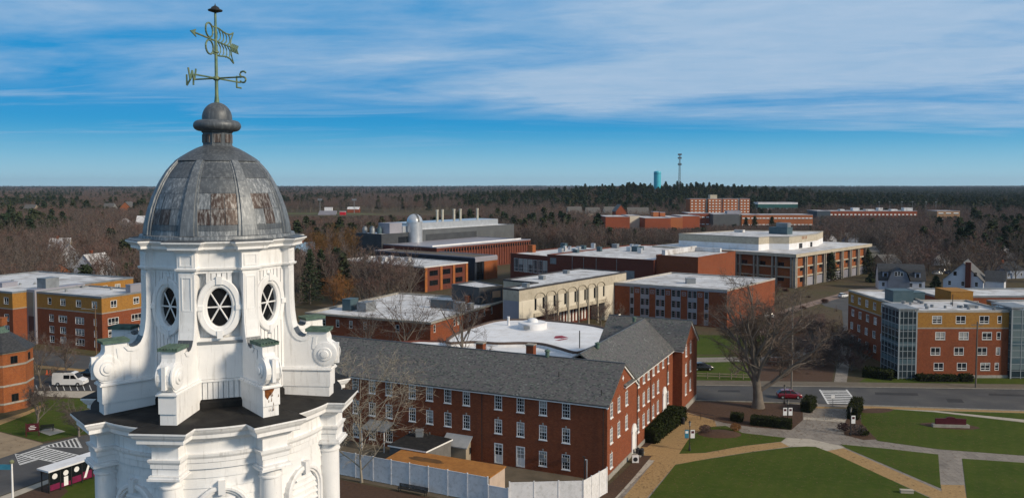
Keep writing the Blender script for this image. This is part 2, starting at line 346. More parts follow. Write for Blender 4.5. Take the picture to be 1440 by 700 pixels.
# ------------------------------------------------------------------ mesh and object helpers
class MB:
    def __init__(s): s.v, s.f, s.m = [], [], []
    def face(s, pts, mi=0):
        i = len(s.v); s.v += [tuple(p) for p in pts]; s.f.append(tuple(range(i, i + len(pts)))); s.m.append(mi)
    def box(s, x0, x1, y0, y1, z0, z1, mi=0, M=None, skip=''):
        c = [(x0, y0, z0), (x1, y0, z0), (x1, y1, z0), (x0, y1, z0), (x0, y0, z1), (x1, y0, z1), (x1, y1, z1), (x0, y1, z1)]
        if M is not None: c = [tuple(M @ Vector(p)) for p in c]
        i = len(s.v); s.v += c
        for n, q in (('b', (3, 2, 1, 0)), ('t', (4, 5, 6, 7)), ('f', (0, 1, 5, 4)), ('r', (1, 2, 6, 5)), ('k', (2, 3, 7, 6)), ('l', (3, 0, 4, 7))):
            if n in skip: continue
            s.f.append(tuple(i + k for k in q)); s.m.append(mi)
    def loft(s, rings, mi=0, close=True, cap0=False, cap1=False):
        n = len(rings[0]); i = len(s.v)
        for r in rings: s.v += [tuple(p) for p in r]
        for a in range(len(rings) - 1):
            for k in range(n if close else n - 1):
                k2 = (k + 1) % n
                s.f.append((i + a * n + k, i + a * n + k2, i + (a + 1) * n + k2, i + (a + 1) * n + k)); s.m.append(mi)
        if cap0: s.f.append(tuple(i + k for k in reversed(range(n)))); s.m.append(mi)
        if cap1: s.f.append(tuple(i + (len(rings) - 1) * n + k for k in range(n))); s.m.append(mi)
    def prism(s, poly, z0, z1, mi=0, top=True, bottom=False, mit=None):
        a = [(x, y, z0) for x, y in poly]; b = [(x, y, z1) for x, y in poly]
        s.loft([a, b], mi)
        if top: s.face(b, mi if mit is None else mit)
        if bottom: s.face(list(reversed(a)), mi)
    def lathe(s, prof, seg=24, c=(0, 0), mi=0, cap1=False, cap0=False):
        rings = [[(c[0] + r * math.cos(2 * math.pi * k / seg), c[1] + r * math.sin(2 * math.pi * k / seg), z) for k in range(seg)] for r, z in prof]
        s.loft(rings, mi, True, cap0, cap1)
    def tube(s, pts, r, n=6, mi=0, caps=True):
        pts = [Vector(p) for p in pts]
        if not hasattr(r, '__len__'): r = [r] * len(pts)
        rings = []
        for i, p in enumerate(pts):
            d = (pts[min(i + 1, len(pts) - 1)] - pts[max(i - 1, 0)]).normalized()
            a = d.cross(Vector((0, 0, 1)) if abs(d.z) < 0.9 else Vector((1, 0, 0))).normalized(); b_ = a.cross(d)
            rings.append([p + (a * math.cos(2 * math.pi * k / n) + b_ * math.sin(2 * math.pi * k / n)) * r[i] for k in range(n)])
        s.loft(rings, mi, True, caps, caps)
    def mesh(s, name, mats, smooth=False, uv=True, angle=None):
        me = bpy.data.meshes.new(name)
        me.from_pydata(s.v, [], s.f)
        for m in (mats if isinstance(mats, (list, tuple)) else [mats]): me.materials.append(m)
        me.polygons.foreach_set('material_index', s.m)
        if smooth:
            me.polygons.foreach_set('use_smooth', [True] * len(s.f))
            if angle: me.set_sharp_from_angle(angle=rad(angle))
        me.update()
        if uv: autouv(me)
        return me
    def build(s, name, mats, parent=None, smooth=False, loc=None, uv=True, angle=None):
        return link(name, s.mesh(name, mats, smooth, uv, angle), parent, loc)
def autouv(me):
    n = len(me.loops)
    if not n: return
    uvl = me.uv_layers.new(name='UVMap')
    co = np.empty(len(me.vertices) * 3); me.vertices.foreach_get('co', co); co = co.reshape(-1, 3)
    vi = np.empty(n, dtype=np.int64); me.loops.foreach_get('vertex_index', vi)
    nr = np.empty(len(me.polygons) * 3); me.polygons.foreach_get('normal', nr); nr = nr.reshape(-1, 3)
    lt = np.empty(len(me.polygons), dtype=np.int64); me.polygons.foreach_get('loop_total', lt)
    nl = np.repeat(nr, lt, axis=0)
    t = np.stack([-nl[:, 1], nl[:, 0], np.zeros(n)], 1); ln = np.linalg.norm(t, axis=1)
    flat = ln < 0.02
    t[flat] = (1, 0, 0); ln[flat] = 1; t /= ln[:, None]
    b = np.cross(nl, t)
    p = co[vi]
    uv = np.stack([(p * t).sum(1), (p * b).sum(1)], 1)
    uvl.data.foreach_set('uv', uv.ravel())
def link(name, data, parent=None, loc=None, rz=None):
    o = bpy.data.objects.new(name, data); col.objects.link(o)
    if parent is not None: o.parent = parent
    if loc is not None: o.location = loc
    if rz is not None: o.rotation_euler = (0, 0, rz)
    return o
def tag(o, label, cat, group=None, kind=None):
    if label: o['label'] = label
    if cat: o['category'] = cat
    if group: o['group'] = group
    if kind: o['kind'] = kind
    return o
def thing(name, label, cat, loc=(0, 0, 0), rz=0.0, group=None):
    o = bpy.data.objects.new(name, None); col.objects.link(o)
    o.empty_display_size = 0.5
    o.location = loc; o.rotation_euler = (0, 0, rz)
    return tag(o, label, cat, group)
def copy_tree(o, parent=None):
    c = o.copy(); col.objects.link(c)
    if parent is not None: c.parent = parent
    for ch in list(o.children): copy_tree(ch, c)
    return c
def struct(name, mb, mats, **k):
    o = mb.build(name, mats, **k); o['kind'] = 'structure'; return o
def inset(poly, d):
    n = len(poly); out = []
    for i in range(n):
        p0, p1, p2 = Vector(poly[i - 1]), Vector(poly[i]), Vector(poly[(i + 1) % n])
        a, b = (p1 - p0).normalized(), (p2 - p1).normalized()
        na, nb = Vector((-a.y, a.x)), Vector((-b.y, b.x))
        k = 1 + na.dot(nb)
        m = (na + nb) / k if k > 0.15 else na
        out.append(tuple(p1 + m * d))
    return out
def sheet(name, pts, z, mat_, label=None, cat=None):
    mb = MB(); mb.face([(x, y, z) for x, y in pts]); o = mb.build(name, mat_); o['kind'] = 'structure'
    if o.data.polygons[0].normal.z < 0: o.data.flip_normals()
    return o

# ------------------------------------------------------------------ windows and buildings
WIN = {}
def win_meshes(w, h, style):
    k = (round(w, 2), round(h, 2), style)
    if k in WIN: return WIN[k]
    fr = MB(); pa = MB(); hw = w / 2
    def frame(t, y0, y1, cols, rows, bar, bd=0.03):
        fr.box(-hw, -hw + t, y0, y1, 0, h); fr.box(hw - t, hw, y0, y1, 0, h)
        fr.box(-hw + t, hw - t, y0, y1, 0, t); fr.box(-hw + t, hw - t, y0, y1, h - t, h)
        for c in cols: fr.box(c * w - hw - bar / 2, c * w - hw + bar / 2, y0 + bd, y1 - 0.005, t, h - t)
        xs = [0] + list(cols) + [1]
        for r in rows:
            for i in range(len(xs) - 1):
                fr.box(max(xs[i] * w - hw + bar / 2, -hw + t), min(xs[i + 1] * w - hw - bar / 2, hw - t), y0 + bd, y1 - 0.005, r * h - bar / 2, r * h + bar / 2)
    py = 0.11; mats = [TRIM, CONC]
    if style == 'sash':
        frame(0.085, 0.0, 0.13, (1/3, 2/3), (0.27, 0.5, 0.75), 0.03)
        fr.box(-hw + 0.085, hw - 0.085, 0.02, 0.12, h * 0.5 + 0.017, h * 0.5 + 0.06)
        fr.box(-hw - 0.06, hw + 0.06, -0.09, -0.003, -0.11, 0.0)
        fr.box(-0.10, 0.10, -0.035, -0.003, h + 0.05, h + 0.33, 1); 
    elif style == 'modern':
        frame(0.10, 0.02, 0.13, (0.5,), (0.30,), 0.07)
        fr.box(-hw - 0.04, hw + 0.04, -0.06, -0.003, -0.09, 0.0, 1)
    elif style == 'triple':
        frame(0.10, 0.02, 0.13, (1/3, 2/3), (0.28,), 0.07)
    elif style == 'slim':
        frame(0.09, 0.02, 0.13, (), (0.30,), 0.07)
    elif style == 'far':
        fr.box(-hw + .01, hw - .01, .02, .08, h * .35, h - .01); fr.box(-hw + .01, hw - .01, .04, .10, .01, h * .35 - .003, 1); mats = [TRIM, GLASSD]
    elif style == 'small':
        frame(0.09, 0.02, 0.13, (), (0.45,), 0.06)
    elif style == 'dark':
        frame(0.06, 0.03, 0.13, (0.5,), (), 0.05); mats = [IRON, CONC]
    elif style == 'ribbon':
        frame(0.08, 0.03, 0.13, tuple(i / 6 for i in range(1, 6)), (), 0.06); mats = [IRON, CONC]
    elif style == 'strip':      # pair of slots in a grey panel
        frame(0.06, 0.03, 0.13, (), (0.33, 0.66), 0.07); mats = [GREYM, CONC]
    elif style == 'door':
        frame(0.14, -0.02, 0.13, (0.5,), (0.42, 0.62, 0.80), 0.05)
        fr.box(-hw + 0.14, hw - 0.14, 0.05, 0.125, 0.02, h * 0.42 - 0.03)
    pa.face([(-hw + 0.02, py, 0.02), (hw - 0.02, py, 0.02), (hw - 0.02, py, h - 0.02), (-hw + 0.02, py, h - 0.02)])
    g = {'dark': GLASSD, 'ribbon': GLASSD, 'strip': GLASSD}.get(style, GLASS)
    WIN[k] = (fr.mesh('window_frame', mats), pa.mesh('pane', g))
    return WIN[k]

class Block:
    """walls over a footprint (counter-clockwise, in the building's own frame) with real openings"""
    def __init__(s, root, poly, z0, z1, wall=None, roof=None, coping=None, par=0.25, name='wall', over=0.0, wallmats=None):
        s.root, s.poly, s.z0, s.z1 = root, poly, z0, z1
        s.wall, s.roof, s.coping, s.par, s.name = wall, roof, coping, par, name
        s.ops = {}; s.bands = {}; s.over = over
        s.wallmats = wallmats      # list of (z_top, material) from the ground up
    def edge(s, i):
        a, b = Vector(s.poly[i]), Vector(s.poly[(i + 1) % len(s.poly)])
        return a, (b - a).normalized(), (b - a).length
    def wl(s, i):
        """edge as world point + direction"""
        a, d, L = s.edge(i); th = s.root.rotation_euler.z; c, n = math.cos(th), math.sin(th)
        A = (s.root.location.x + a.x * c - a.y * n, s.root.location.y + a.x * n + a.y * c)
        return A, (d.x * c - d.y * n, d.x * n + d.y * c), L
    def upx(s, i, px, py):
        A, d, L = s.wl(i); return W(px, py, A, d)
    def win(s, i, u, zc, w, h, style, name='window', pane=True):
        a, d, L = s.edge(i)
        if u - w / 2 < 0.15 or u + w / 2 > L - 0.15: return None
        s.ops.setdefault(i, []).append((u - w / 2, u + w / 2, zc - h / 2, zc + h / 2))
        fm, pm = win_meshes(w, h, style)
        o = link(name, fm, s.root, (a.x + d.x * u, a.y + d.y * u, zc - h / 2), math.atan2(d.y, d.x))
        if pane: link('pane', pm, o)
        return o
    def grid(s, i, us, zs, w, h, style, name='window', pane=True):
        for u in us:
            for z in zs: s.win(i, u, z, w, h, style, name, pane)
    def finish(s, reveal=0.16):
        mb = MB(); mats = [m for _, m in s.wallmats] if s.wallmats else [s.wall]
        tops = [t for t, _ in s.wallmats] if s.wallmats else [1e9]
        for i in range(len(s.poly)):
            a, d, L = s.edge(i); n = Vector((-d.y, d.x))
            ops = s.ops.get(i, [])
            xs = sorted({0.0, L, *[o[0] for o in ops], *[o[1] for o in ops]})
            zs = sorted({s.z0, s.z1, *[o[2] for o in ops], *[o[3] for o in ops], *[t for t in tops if s.z0 < t < s.z1]})
            def pt(u, z, k=0.0): return (a.x + d.x * u + n.x * k, a.y + d.y * u + n.y * k, z)
            for q in range(len(zs) - 1):
                zm = (zs[q] + zs[q + 1]) / 2; mi = next(k for k, t in enumerate(tops) if zm < t)
                run = None
                for p in range(len(xs) - 1):
                    um = (xs[p] + xs[p + 1]) / 2
                    hole = any(o[0] < um < o[1] and o[2] < zm < o[3] for o in ops)
                    if not hole: mb.face([pt(xs[p], zs[q]), pt(xs[p + 1], zs[q]), pt(xs[p + 1], zs[q + 1]), pt(xs[p], zs[q + 1])], mi)
            for u0, u1, v0, v1 in ops:
                zm = (v0 + v1) / 2; mi = next(k for k, t in enumerate(tops) if zm < t)
                mb.face([pt(u0, v0), pt(u1, v0), pt(u1, v0, reveal), pt(u0, v0, reveal)], mi)
                mb.face([pt(u0, v1, reveal), pt(u1, v1, reveal), pt(u1, v1), pt(u0, v1)], mi)
                mb.face([pt(u0, v0), pt(u0, v0, reveal), pt(u0, v1, reveal), pt(u0, v1)], mi)
                mb.face([pt(u1, v0, reveal), pt(u1, v0), pt(u1, v1), pt(u1, v1, reveal)], mi)
        w = mb.build(s.name, mats, s.root)
        if s.roof:
            r = MB(); po = inset(s.poly, -s.over) if s.over else s.poly
            if s.coping:
                c = MB(); pin = inset(s.poly, 0.40); pout = inset(s.poly, -max(s.over, 0.05))
                z = s.z1
                ring = lambda p, zz: [(x, y, zz) for x, y in p]
                c.loft([ring(pout, z - 0.32), ring(pout, z + 0.1), ring(pin, z + 0.1), ring(pin, z - s.par)])
                c.build('coping', s.coping, s.root)
                r.face(ring(pin, z - s.par + 0.004))
            else: r.face([(x, y, s.z1) for x, y in po])
            r.build('roof', s.roof, s.root)
        return w
def rect(x0, x1, y0, y1): return [(x0, y0), (x1, y0), (x1, y1), (x0, y1)]
def addbox(root, name, mat_, x0, x1, y0, y1, z0, z1, bev=True):
    mb = MB(); mb.box(x0, x1, y0, y1, z0, z1)
    if bev and z1 - z0 > 0.5: mb.box(x0 - 0.06, x1 + 0.06, y0 - 0.06, y1 + 0.06, z1 - 0.14, z1 + 0.03)
    return mb.build(name, mat_, root)
# ------------------------------------------------------------------ the white cupola in the foreground
def lay(poly, z): return [(x, y, z) for x, y in poly]
def dirv(a): return Vector((math.sin(a), -math.cos(a), 0))          # angle from the camera side, towards the right
def tanv(a): return Vector((math.cos(a), math.sin(a), 0))
TX, TY, TH0 = -8.61, 24.0, rad(-3.5)
BA = [TH0 + k * math.pi / 4 for k in range(8)]                       # scroll buttresses and columns
FA = [TH0 + math.pi / 8 + k * math.pi / 4 for k in range(8)]         # faces with windows
tower = thing('cupola', 'white octagonal cupola with lead dome, oval windows, scroll brackets and weathervane', 'cupola', (TX, TY, 0))
tower.rotation_euler = (0, 0, 0)
def plan(apo, Rr, w, arc=0):
    """outline of a ring of faces (flat, or arcs of radius apo) broken forward by a block of width w at each corner"""
    out = []
    for k in range(8):
        a = BA[k]; d, t = dirv(a), tanv(a)
        rho = math.sqrt(apo * apo - w * w / 4) if arc else (apo - w / 2 * math.sin(math.pi / 8)) / math.cos(math.pi / 8)
        for q in (d * rho - t * w / 2, d * Rr - t * w / 2, d * Rr + t * w / 2, d * rho + t * w / 2): out.append((q.x, q.y))
        if arc:
            a0 = a + math.asin(w / 2 / apo); a1 = a + math.pi / 4 - math.asin(w / 2 / apo)
            for j in range(1, arc + 1):
                q = dirv(a0 + (a1 - a0) * j / (arc + 1)) * apo; out.append((q.x, q.y))
    return out
def mould(mb, apo, Rr, w, prof, arc=0, mi=0):
    mb.loft([lay(plan(apo + o, Rr + o, w + 2 * o, arc), z) for o, z in prof], mi)

# --- lower drum
b = MB()
prof = []
z = 22.0
while z < 30.8:
    prof += [(3.06, z), (3.03, z + 0.265), (3.045, z + 0.268)]; z += 0.27
b.lathe(prof, 96)
b.build('drum_wall', PAINT, tower, smooth=False)
b = MB()
mould(b, 3.10, 3.52, 0.70, [(0.0, 30.62), (0.0, 30.78), (0.03, 30.80), (0.03, 30.90), (0.075, 30.97), (0.085, 31.03), (0.0, 31.04), (0.0, 31.34), (0.05, 31.37), (0.10, 31.44), (0.12, 31.47), (0.24, 31.48), (0.26, 31.50), (0.26, 31.60), (0.285, 31.61), (0.33, 31.67), (0.365, 31.74), (0.385, 31.755), (0.385, 31.80), (0.30, 31.80)], 10)
b.build('drum_cornice', PAINT, tower)
b = MB()
rr = plan(3.10 + 0.372, 3.52 + 0.372, 0.70 + 0.744, 10)
inner = []
for x, y in rr:
    l = math.hypot(x, y); inner.append((x / l * 1.85, y / l * 1.85))
b.loft([lay(rr, 31.796), lay(rr, 31.825), lay(inner, 31.90)])
b.build('ledge_roof', TAR, tower)
for k in range(8):
    d = dirv(BA[k]) * 3.22
    c = MB()
    c.lathe([(0.315, 22), (0.31, 24), (0.285, 30.1), (0.28, 30.22), (0.31, 30.235), (0.32, 30.265), (0.31, 30.295), (0.285, 30.305), (0.285, 30.42), (0.33, 30.47), (0.36, 30.50)], 28, (d.x, d.y))
    Mx = Matrix.Translation((d.x, d.y, 0)) @ Matrix.Rotation(BA[k], 4, 'Z')
    o = c.build('column', PAINT, tower, smooth=True, angle=40)
    e = MB(); e.box(-0.43, 0.43, -0.43, 0.40, 30.50, 30.56, 0, Mx); e.box(-0.40, 0.40, -0.40, 0.40, 30.56, 30.617, 0, Mx)
    e.build('capital', PAINT, o)
for k in range(8):      # arched louvred openings of the drum
    a = FA[k]
    Mx = Matrix.Translation(dirv(a) * 3.0) @ Matrix.Rotation(a, 4, 'Z')
    f = MB(); n = 16; zc = 29.43
    def arch(r, y, z0=26.0):
        pts = [(-r, y, z0)] + [(-r * math.cos(math.pi * j / n), y, zc + r * math.sin(math.pi * j / n)) for j in range(n + 1)] + [(r, y, z0)]
        return [tuple(Mx @ Vector(p)) for p in pts]
    f.loft([arch(0.72, 0.05), arch(0.72, -0.13), arch(0.68, -0.16), arch(0.62, -0.16), arch(0.60, -0.11), arch(0.55, -0.11), arch(0.55, 0.05)], 0, False)
    f.box(-0.09, 0.09, -0.21, 0.05, zc + 0.50, zc + 0.84, 0, Mx)
    o = f.build('louvre_window', PAINT, tower)
    l = MB(); zz = 26.2
    while zz < zc + 0.46:
        hw = 0.55 if zz < zc else math.sqrt(max(0.02, 0.55 ** 2 - (zz - zc + 0.1) ** 2))
        pts = [(-hw, -0.09, zz), (hw, -0.09, zz), (hw, 0.03, zz + 0.13), (-hw, 0.03, zz + 0.13)]
        q = [tuple(Mx @ Vector(p)) for p in pts]; q2 = [tuple(Mx @ (Vector(p) + Vector((0, 0.0, -0.03)))) for p in pts]
        l.loft([q2, q], 0, True, True, True); zz += 0.17
    l.build('louvre', PAINT, o)
    bk = MB(); bk.face(list(arch(0.56, 0.045))); bk.build('backing', IRON, o)

# --- lantern
APO = 1.86
b = MB(); Rc = APO / math.cos(math.pi / 8)
oc = lambda ap, z: [tuple((dirv(a) * (ap / math.cos(math.pi / 8))) + Vector((0, 0, z))) for a in BA]
b.loft([oc(APO - 0.17, 32.0), oc(APO - 0.17, 36.2)])
b.loft([oc(APO - 0.035, 32.0), oc(APO - 0.035, 33.82), oc(APO - 0.17, 33.83)])
b.build('lantern_wall', PAINT, tower)
b = MB(); b.loft([oc(APO + 0.05, 31.87), oc(APO + 0.05, 32.06), oc(APO - 0.02, 32.14)]); b.build('base_flashing', TAR, tower)
ZW = 34.66
for k in range(8):
    a = FA[k]; T = Matrix.Translation(dirv(a) * APO) @ Matrix.Rotation(a, 4, 'Z')
    hwf = APO * math.tan(math.pi / 8) - 0.02
    bb = MB(); nb = 11; wv = 2 * hwf / nb
    rng = random.Random(k)
    for j in range(nb):                                            # vertical boards, cut round the oval window
        x0, x1 = -hwf + j * wv + 0.011, -hwf + (j + 1) * wv - 0.011
        xm = (x0 + x1) / 2; dy = rng.uniform(-0.004, 0.004)
        segs = [(32.15, 35.62)]
        if abs(xm) < 0.40:
            hh = 0.66 * math.sqrt(max(0, 1 - (xm / 0.46) ** 2)); segs = [(32.15, ZW - hh), (ZW + hh, 35.62)]
        for z0, z1 in segs:
            if k == 0 and abs(xm) < 0.62 and z0 < 33: z0, z1 = z0, 32.62
            bb.box(x0, x1, -0.012 + dy, 0.02, z0, z1, 0, T, 'k')
    bb.build('wall_boarding', PAINT, tower)
    if k == 0:
        dd = MB(); dd.box(-0.60, 0.60, -0.02, 0.02, 32.70, 33.66, 0, T); dd.box(-0.66, 0.66, -0.045, 0.02, 32.625, 32.69, 0, T)
        o = dd.build('access_panel', PAINT, tower)
        dd = MB(); dd.box(-0.63, 0.63, -0.06, 0.02, 33.67, 33.735, 0, T); dd.build('header_bar', GREYM, o)
    # oval window
    w = MB(); n = 40
    def ring(sx, sz, y): return [tuple(T @ Vector((sx * math.cos(2 * math.pi * j / n), y, ZW + sz * math.sin(2 * math.pi * j / n)))) for j in range(n)]
    w.loft([ring(0.585, 0.80, 0.02), ring(0.585, 0.80, -0.06), ring(0.56, 0.775, -0.085), ring(0.43, 0.645, -0.085), ring(0.415, 0.63, -0.055), ring(0.35, 0.565, -0.045), ring(0.315, 0.53, -0.01), ring(0.315, 0.53, 0.14)])
    o = w.build('oval_window', PAINT, tower, smooth=True, angle=30)
    for ang in (0, 90, 180, 270):
        ks = MB(); c, s_ = math.cos(rad(ang)), math.sin(rad(ang))
        x, zz = 0.53 * c, ZW + 0.74 * s_
        wx, wz = (0.105, 0.065) if ang in (0, 180) else (0.075, 0.105)
        ks.box(x - wx, x + wx, -0.115, 0.0, zz - wz, zz + wz, 0, T); ks.build('keystone', PAINT, o)
    mu = MB()
    for ang in (0, 60, 120):
        c, s_ = math.cos(rad(ang)), math.sin(rad(ang)); L = 1 / math.sqrt((c / 0.325) ** 2 + (s_ / 0.54) ** 2)
        p0, p1 = T @ Vector((-c * L, 0.05, ZW - s_ * L)), T @ Vector((c * L, 0.05, ZW + s_ * L))
        mu.tube([p0, p1], 0.022, 4)
    mu.build('muntin', PAINT, o)
    g = MB(); g.face(ring(0.32, 0.535, 0.09)); g.build('pane', GLASSD, o)
# entablature of the lantern: architrave, frieze, cornice
b = MB()
mould(b, APO + 0.02, 2.14, 0.46, [(-0.2, 35.60), (0.0, 35.60), (0.0, 35.66), (0.06, 35.69), (0.075, 35.74), (0.02, 35.76), (0.02, 36.16), (0.05, 36.18), (0.10, 36.24), (0.14, 36.25), (0.20, 36.26), (0.20, 36.33), (0.23, 36.36), (0.29, 36.42), (0.31, 36.435), (0.31, 36.47), (0.0, 36.49)])
b.build('lantern_cornice', PAINT, tower)
b = MB(); pl = plan(APO + 0.32, 2.44, 1.08); b.loft([lay(pl, 36.473), lay(pl, 36.492), lay([(x * 0.86, y * 0.86) for x, y in pl], 36.53)], 0, True, False, True)
b.build('cornice_flashing', LEADD, tower)
for k in range(8):      # recessed panels of the frieze on each corner block
    T = Matrix.Translation(dirv(BA[k]) * 2.16) @ Matrix.Rotation(BA[k], 4, 'Z')
    q = MB()
    for x0, x1, z0, z1 in ((-0.19, -0.15, 35.80, 36.12), (0.15, 0.19, 35.80, 36.12), (-0.15, 0.15, 36.08, 36.12), (-0.15, 0.15, 35.80, 35.84)): q.box(x0, x1, -0.016, 0.02, z0, z1, 0, T)
    q.build('frieze_panel', PAINT, tower)

# --- scroll buttresses
RUSTY = plain('rust_streak', (0.30, 0.19, 0.12), (0.62, 0.58, 0.54), 2.5, 0.8)
PROF = [(1.80, 32.70), (3.27, 32.70), (3.38, 32.76), (3.47, 32.88), (3.51, 33.03), (3.50, 33.18), (3.43, 33.33), (3.33, 33.42), (3.26, 33.47), (3.23, 33.55), (3.23, 33.74), (2.66, 33.74), (2.645, 33.66), (2.60, 33.60), (2.52, 33.585), (2.42, 33.61), (2.33, 33.69), (2.26, 33.83), (2.21, 34.03), (2.175, 34.30), (2.155, 34.65), (2.15, 35.0), (2.15, 35.60), (1.80, 35.60)]
HW = 0.185
for k in range(8):
    T = Matrix.Rotation(BA[k], 4, 'Z')
    def pt(r, t, z): return tuple(T @ Vector((t, -r, z)))
    m = MB()
    m.loft([[pt(r, -HW, z) for r, z in PROF], [pt(r, HW, z) for r, z in PROF]], 0, True, False, False)
    m.face([pt(r, -HW, z) for r, z in PROF]); m.face([pt(r, HW, z) for r, z in reversed(PROF)])
    o = m.build('scroll_buttress', PAINT, tower)
    base = MB()
    def blk(mb, r1, w, z0, z1): mb.box(-w, w, -r1, -1.7, z0, z1, 0, T, 'k')
    blk(base, 3.30, HW + 0.035, 31.83, 32.14); blk(base, 3.34, HW + 0.055, 32.14, 32.62); blk(base, 3.40, HW + 0.10, 32.62, 32.66); blk(base, 3.37, HW + 0.07, 32.66, 32.702)
    base.build('buttress_base', PAINT, o)
    rs_ = MB(); rs_.box(-HW - .072, HW + .072, -3.362, -1.7, 32.606, 32.619, 0, T, 'k'); rs_.build('rusty_joint', RUSTY, o)
    # raised border along the sweep, volutes with stepped rings, panel on the pilaster
    bd = MB(); sw = PROF[11:23]
    for sgn in (-1, 1):
        outer, inner_ = [], []
        for j, (r, z) in enumerate(sw):
            p0 = sw[max(j - 1, 0)]; p1 = sw[min(j + 1, len(sw) - 1)]
            tx, tz = p1[0] - p0[0], p1[1] - p0[1]; l = math.hypot(tx, tz); nx, nz = -tz / l, tx / l
            if j == 0: nx, nz = -0.3, -0.95
            outer.append((r, z)); inner_.append((r + nx * 0.12, z + nz * 0.12))
        if sum((i_[0] - o_[0]) for i_, o_ in zip(inner_, outer)) > 0: inner_ = [(2 * o_[0] - i_[0], 2 * o_[1] - i_[1]) for i_, o_ in zip(inner_, outer)]
        t0, t1 = sgn * (HW - 0.01), sgn * (HW + 0.03)
        bd.loft([[pt(r, t0, z) for r, z in outer], [pt(r, t1, z) for r, z in outer], [pt(r, t1, z) for r, z in inner_], [pt(r, t0, z) for r, z in inner_]], 0, False)
        cr, cz = 3.19, 33.09; n = 28
        pr = [(0.345, -0.01), (0.345, 0.03), (0.30, 0.045), (0.20, 0.045), (0.19, 0.075), (0.185, 0.085), (0.115, 0.085), (0.105, 0.12), (0.06, 0.13), (0.0, 0.13)]
        bd.loft([[pt(cr + q * math.cos(2 * math.pi * j / n), sgn * (HW + e), cz + q * math.sin(2 * math.pi * j / n)) for j in range(n)] for q, e in pr])
        # hook of the scroll towards the cap
        bd.loft([[pt(2.95, sgn * (HW - .01), 33.60), pt(2.95, sgn * (HW + .02), 33.60), pt(2.85, sgn * (HW + .02), 33.60), pt(2.85, sgn * (HW - .01), 33.60)], [pt(2.90, sgn * (HW - .01), 33.20), pt(2.90, sgn * (HW + .02), 33.20), pt(2.80, sgn * (HW + .02), 33.25), pt(2.80, sgn * (HW - .01), 33.25)]])
    bd.build('scroll_moulding', PAINT, o, smooth=True, angle=35)
    fr = MB()
    fr.box(-0.05, 0.05, -3.535, -3.3, 32.80, 33.40, 0, T)      # spine of the scroll's front
    fr.build('scroll_spine', PAINT, o)
    fr = MB(); fr.loft([[pt(2.148, x, z) for x, z in ((-.135, 34.6), (.135, 34.6), (.135, 35.52), (-.135, 35.52))], [pt(2.164, x, z) for x, z in ((-.135, 34.6), (.135, 34.6), (.135, 35.52), (-.135, 35.52))], [pt(2.164, x, z) for x, z in ((-.11, 34.63), (.11, 34.63), (.11, 35.49), (-.11, 35.49))], [pt(2.148, x, z) for x, z in ((-.11, 34.63), (.11, 34.63), (.11, 35.49), (-.11, 35.49))]]); fr.build('pilaster_panel', PAINT, o)
    cp = MB(); cp.box(-HW - 0.075, HW + 0.075, -3.30, -2.62, 33.742, 33.80, 0, T); cp.box(-HW - 0.02, HW + 0.02, -3.25, -2.66, 33.80, 33.825, 0, T)
    for j in range(7): cp.box(-HW - 0.07 + j * 0.082, -HW - 0.045 + j * 0.082, -3.31, -2.615, 33.80, 33.832, 0, T)
    cp.build('copper_cap', COPPER, o)
    fl = MB(); seg = PROF[12:18]
    fl.loft([[pt(r, -HW - 0.02, z + 0.012) for r, z in seg], [pt(r, HW + 0.02, z + 0.012) for r, z in seg]], 0, False); fl.build('lead_flashing', LEADD, o)
    if k == 1:
        dm = MB(); pa = [(-0.19, 32.60), (-0.18, 32.42), (-0.11, 32.33), (-0.05, 32.42), (0.01, 32.47), (0.07, 32.56), (0.08, 32.60)]
        dm.face([pt(3.345, t, z - 0.01) for t, z in pa])
        dm.build('rotten_wood', plain('rotten_wood', (0.22, 0.075, 0.018), (0.09, 0.03, 0.012), 9, 0.9, (0.03, 0.015, 0.01), 14), o)
        pl_ = MB()
        rr_ = random.Random(4)
        for j in range(9):
            t, zz = rr_.uniform(-0.12, 0.2), rr_.uniform(31.95, 32.42); pl_.face([pt(3.347, t, zz), pt(3.347, t + rr_.uniform(.01, .04), zz + .02), pt(3.347, t + rr_.uniform(-.01, .03), zz + rr_.uniform(.08, .16))])
        pl_.build('peeled_paint', plain('bare_wood', (0.30, 0.22, 0.16), (0.15, 0.10, 0.07), 9, 0.9), o)

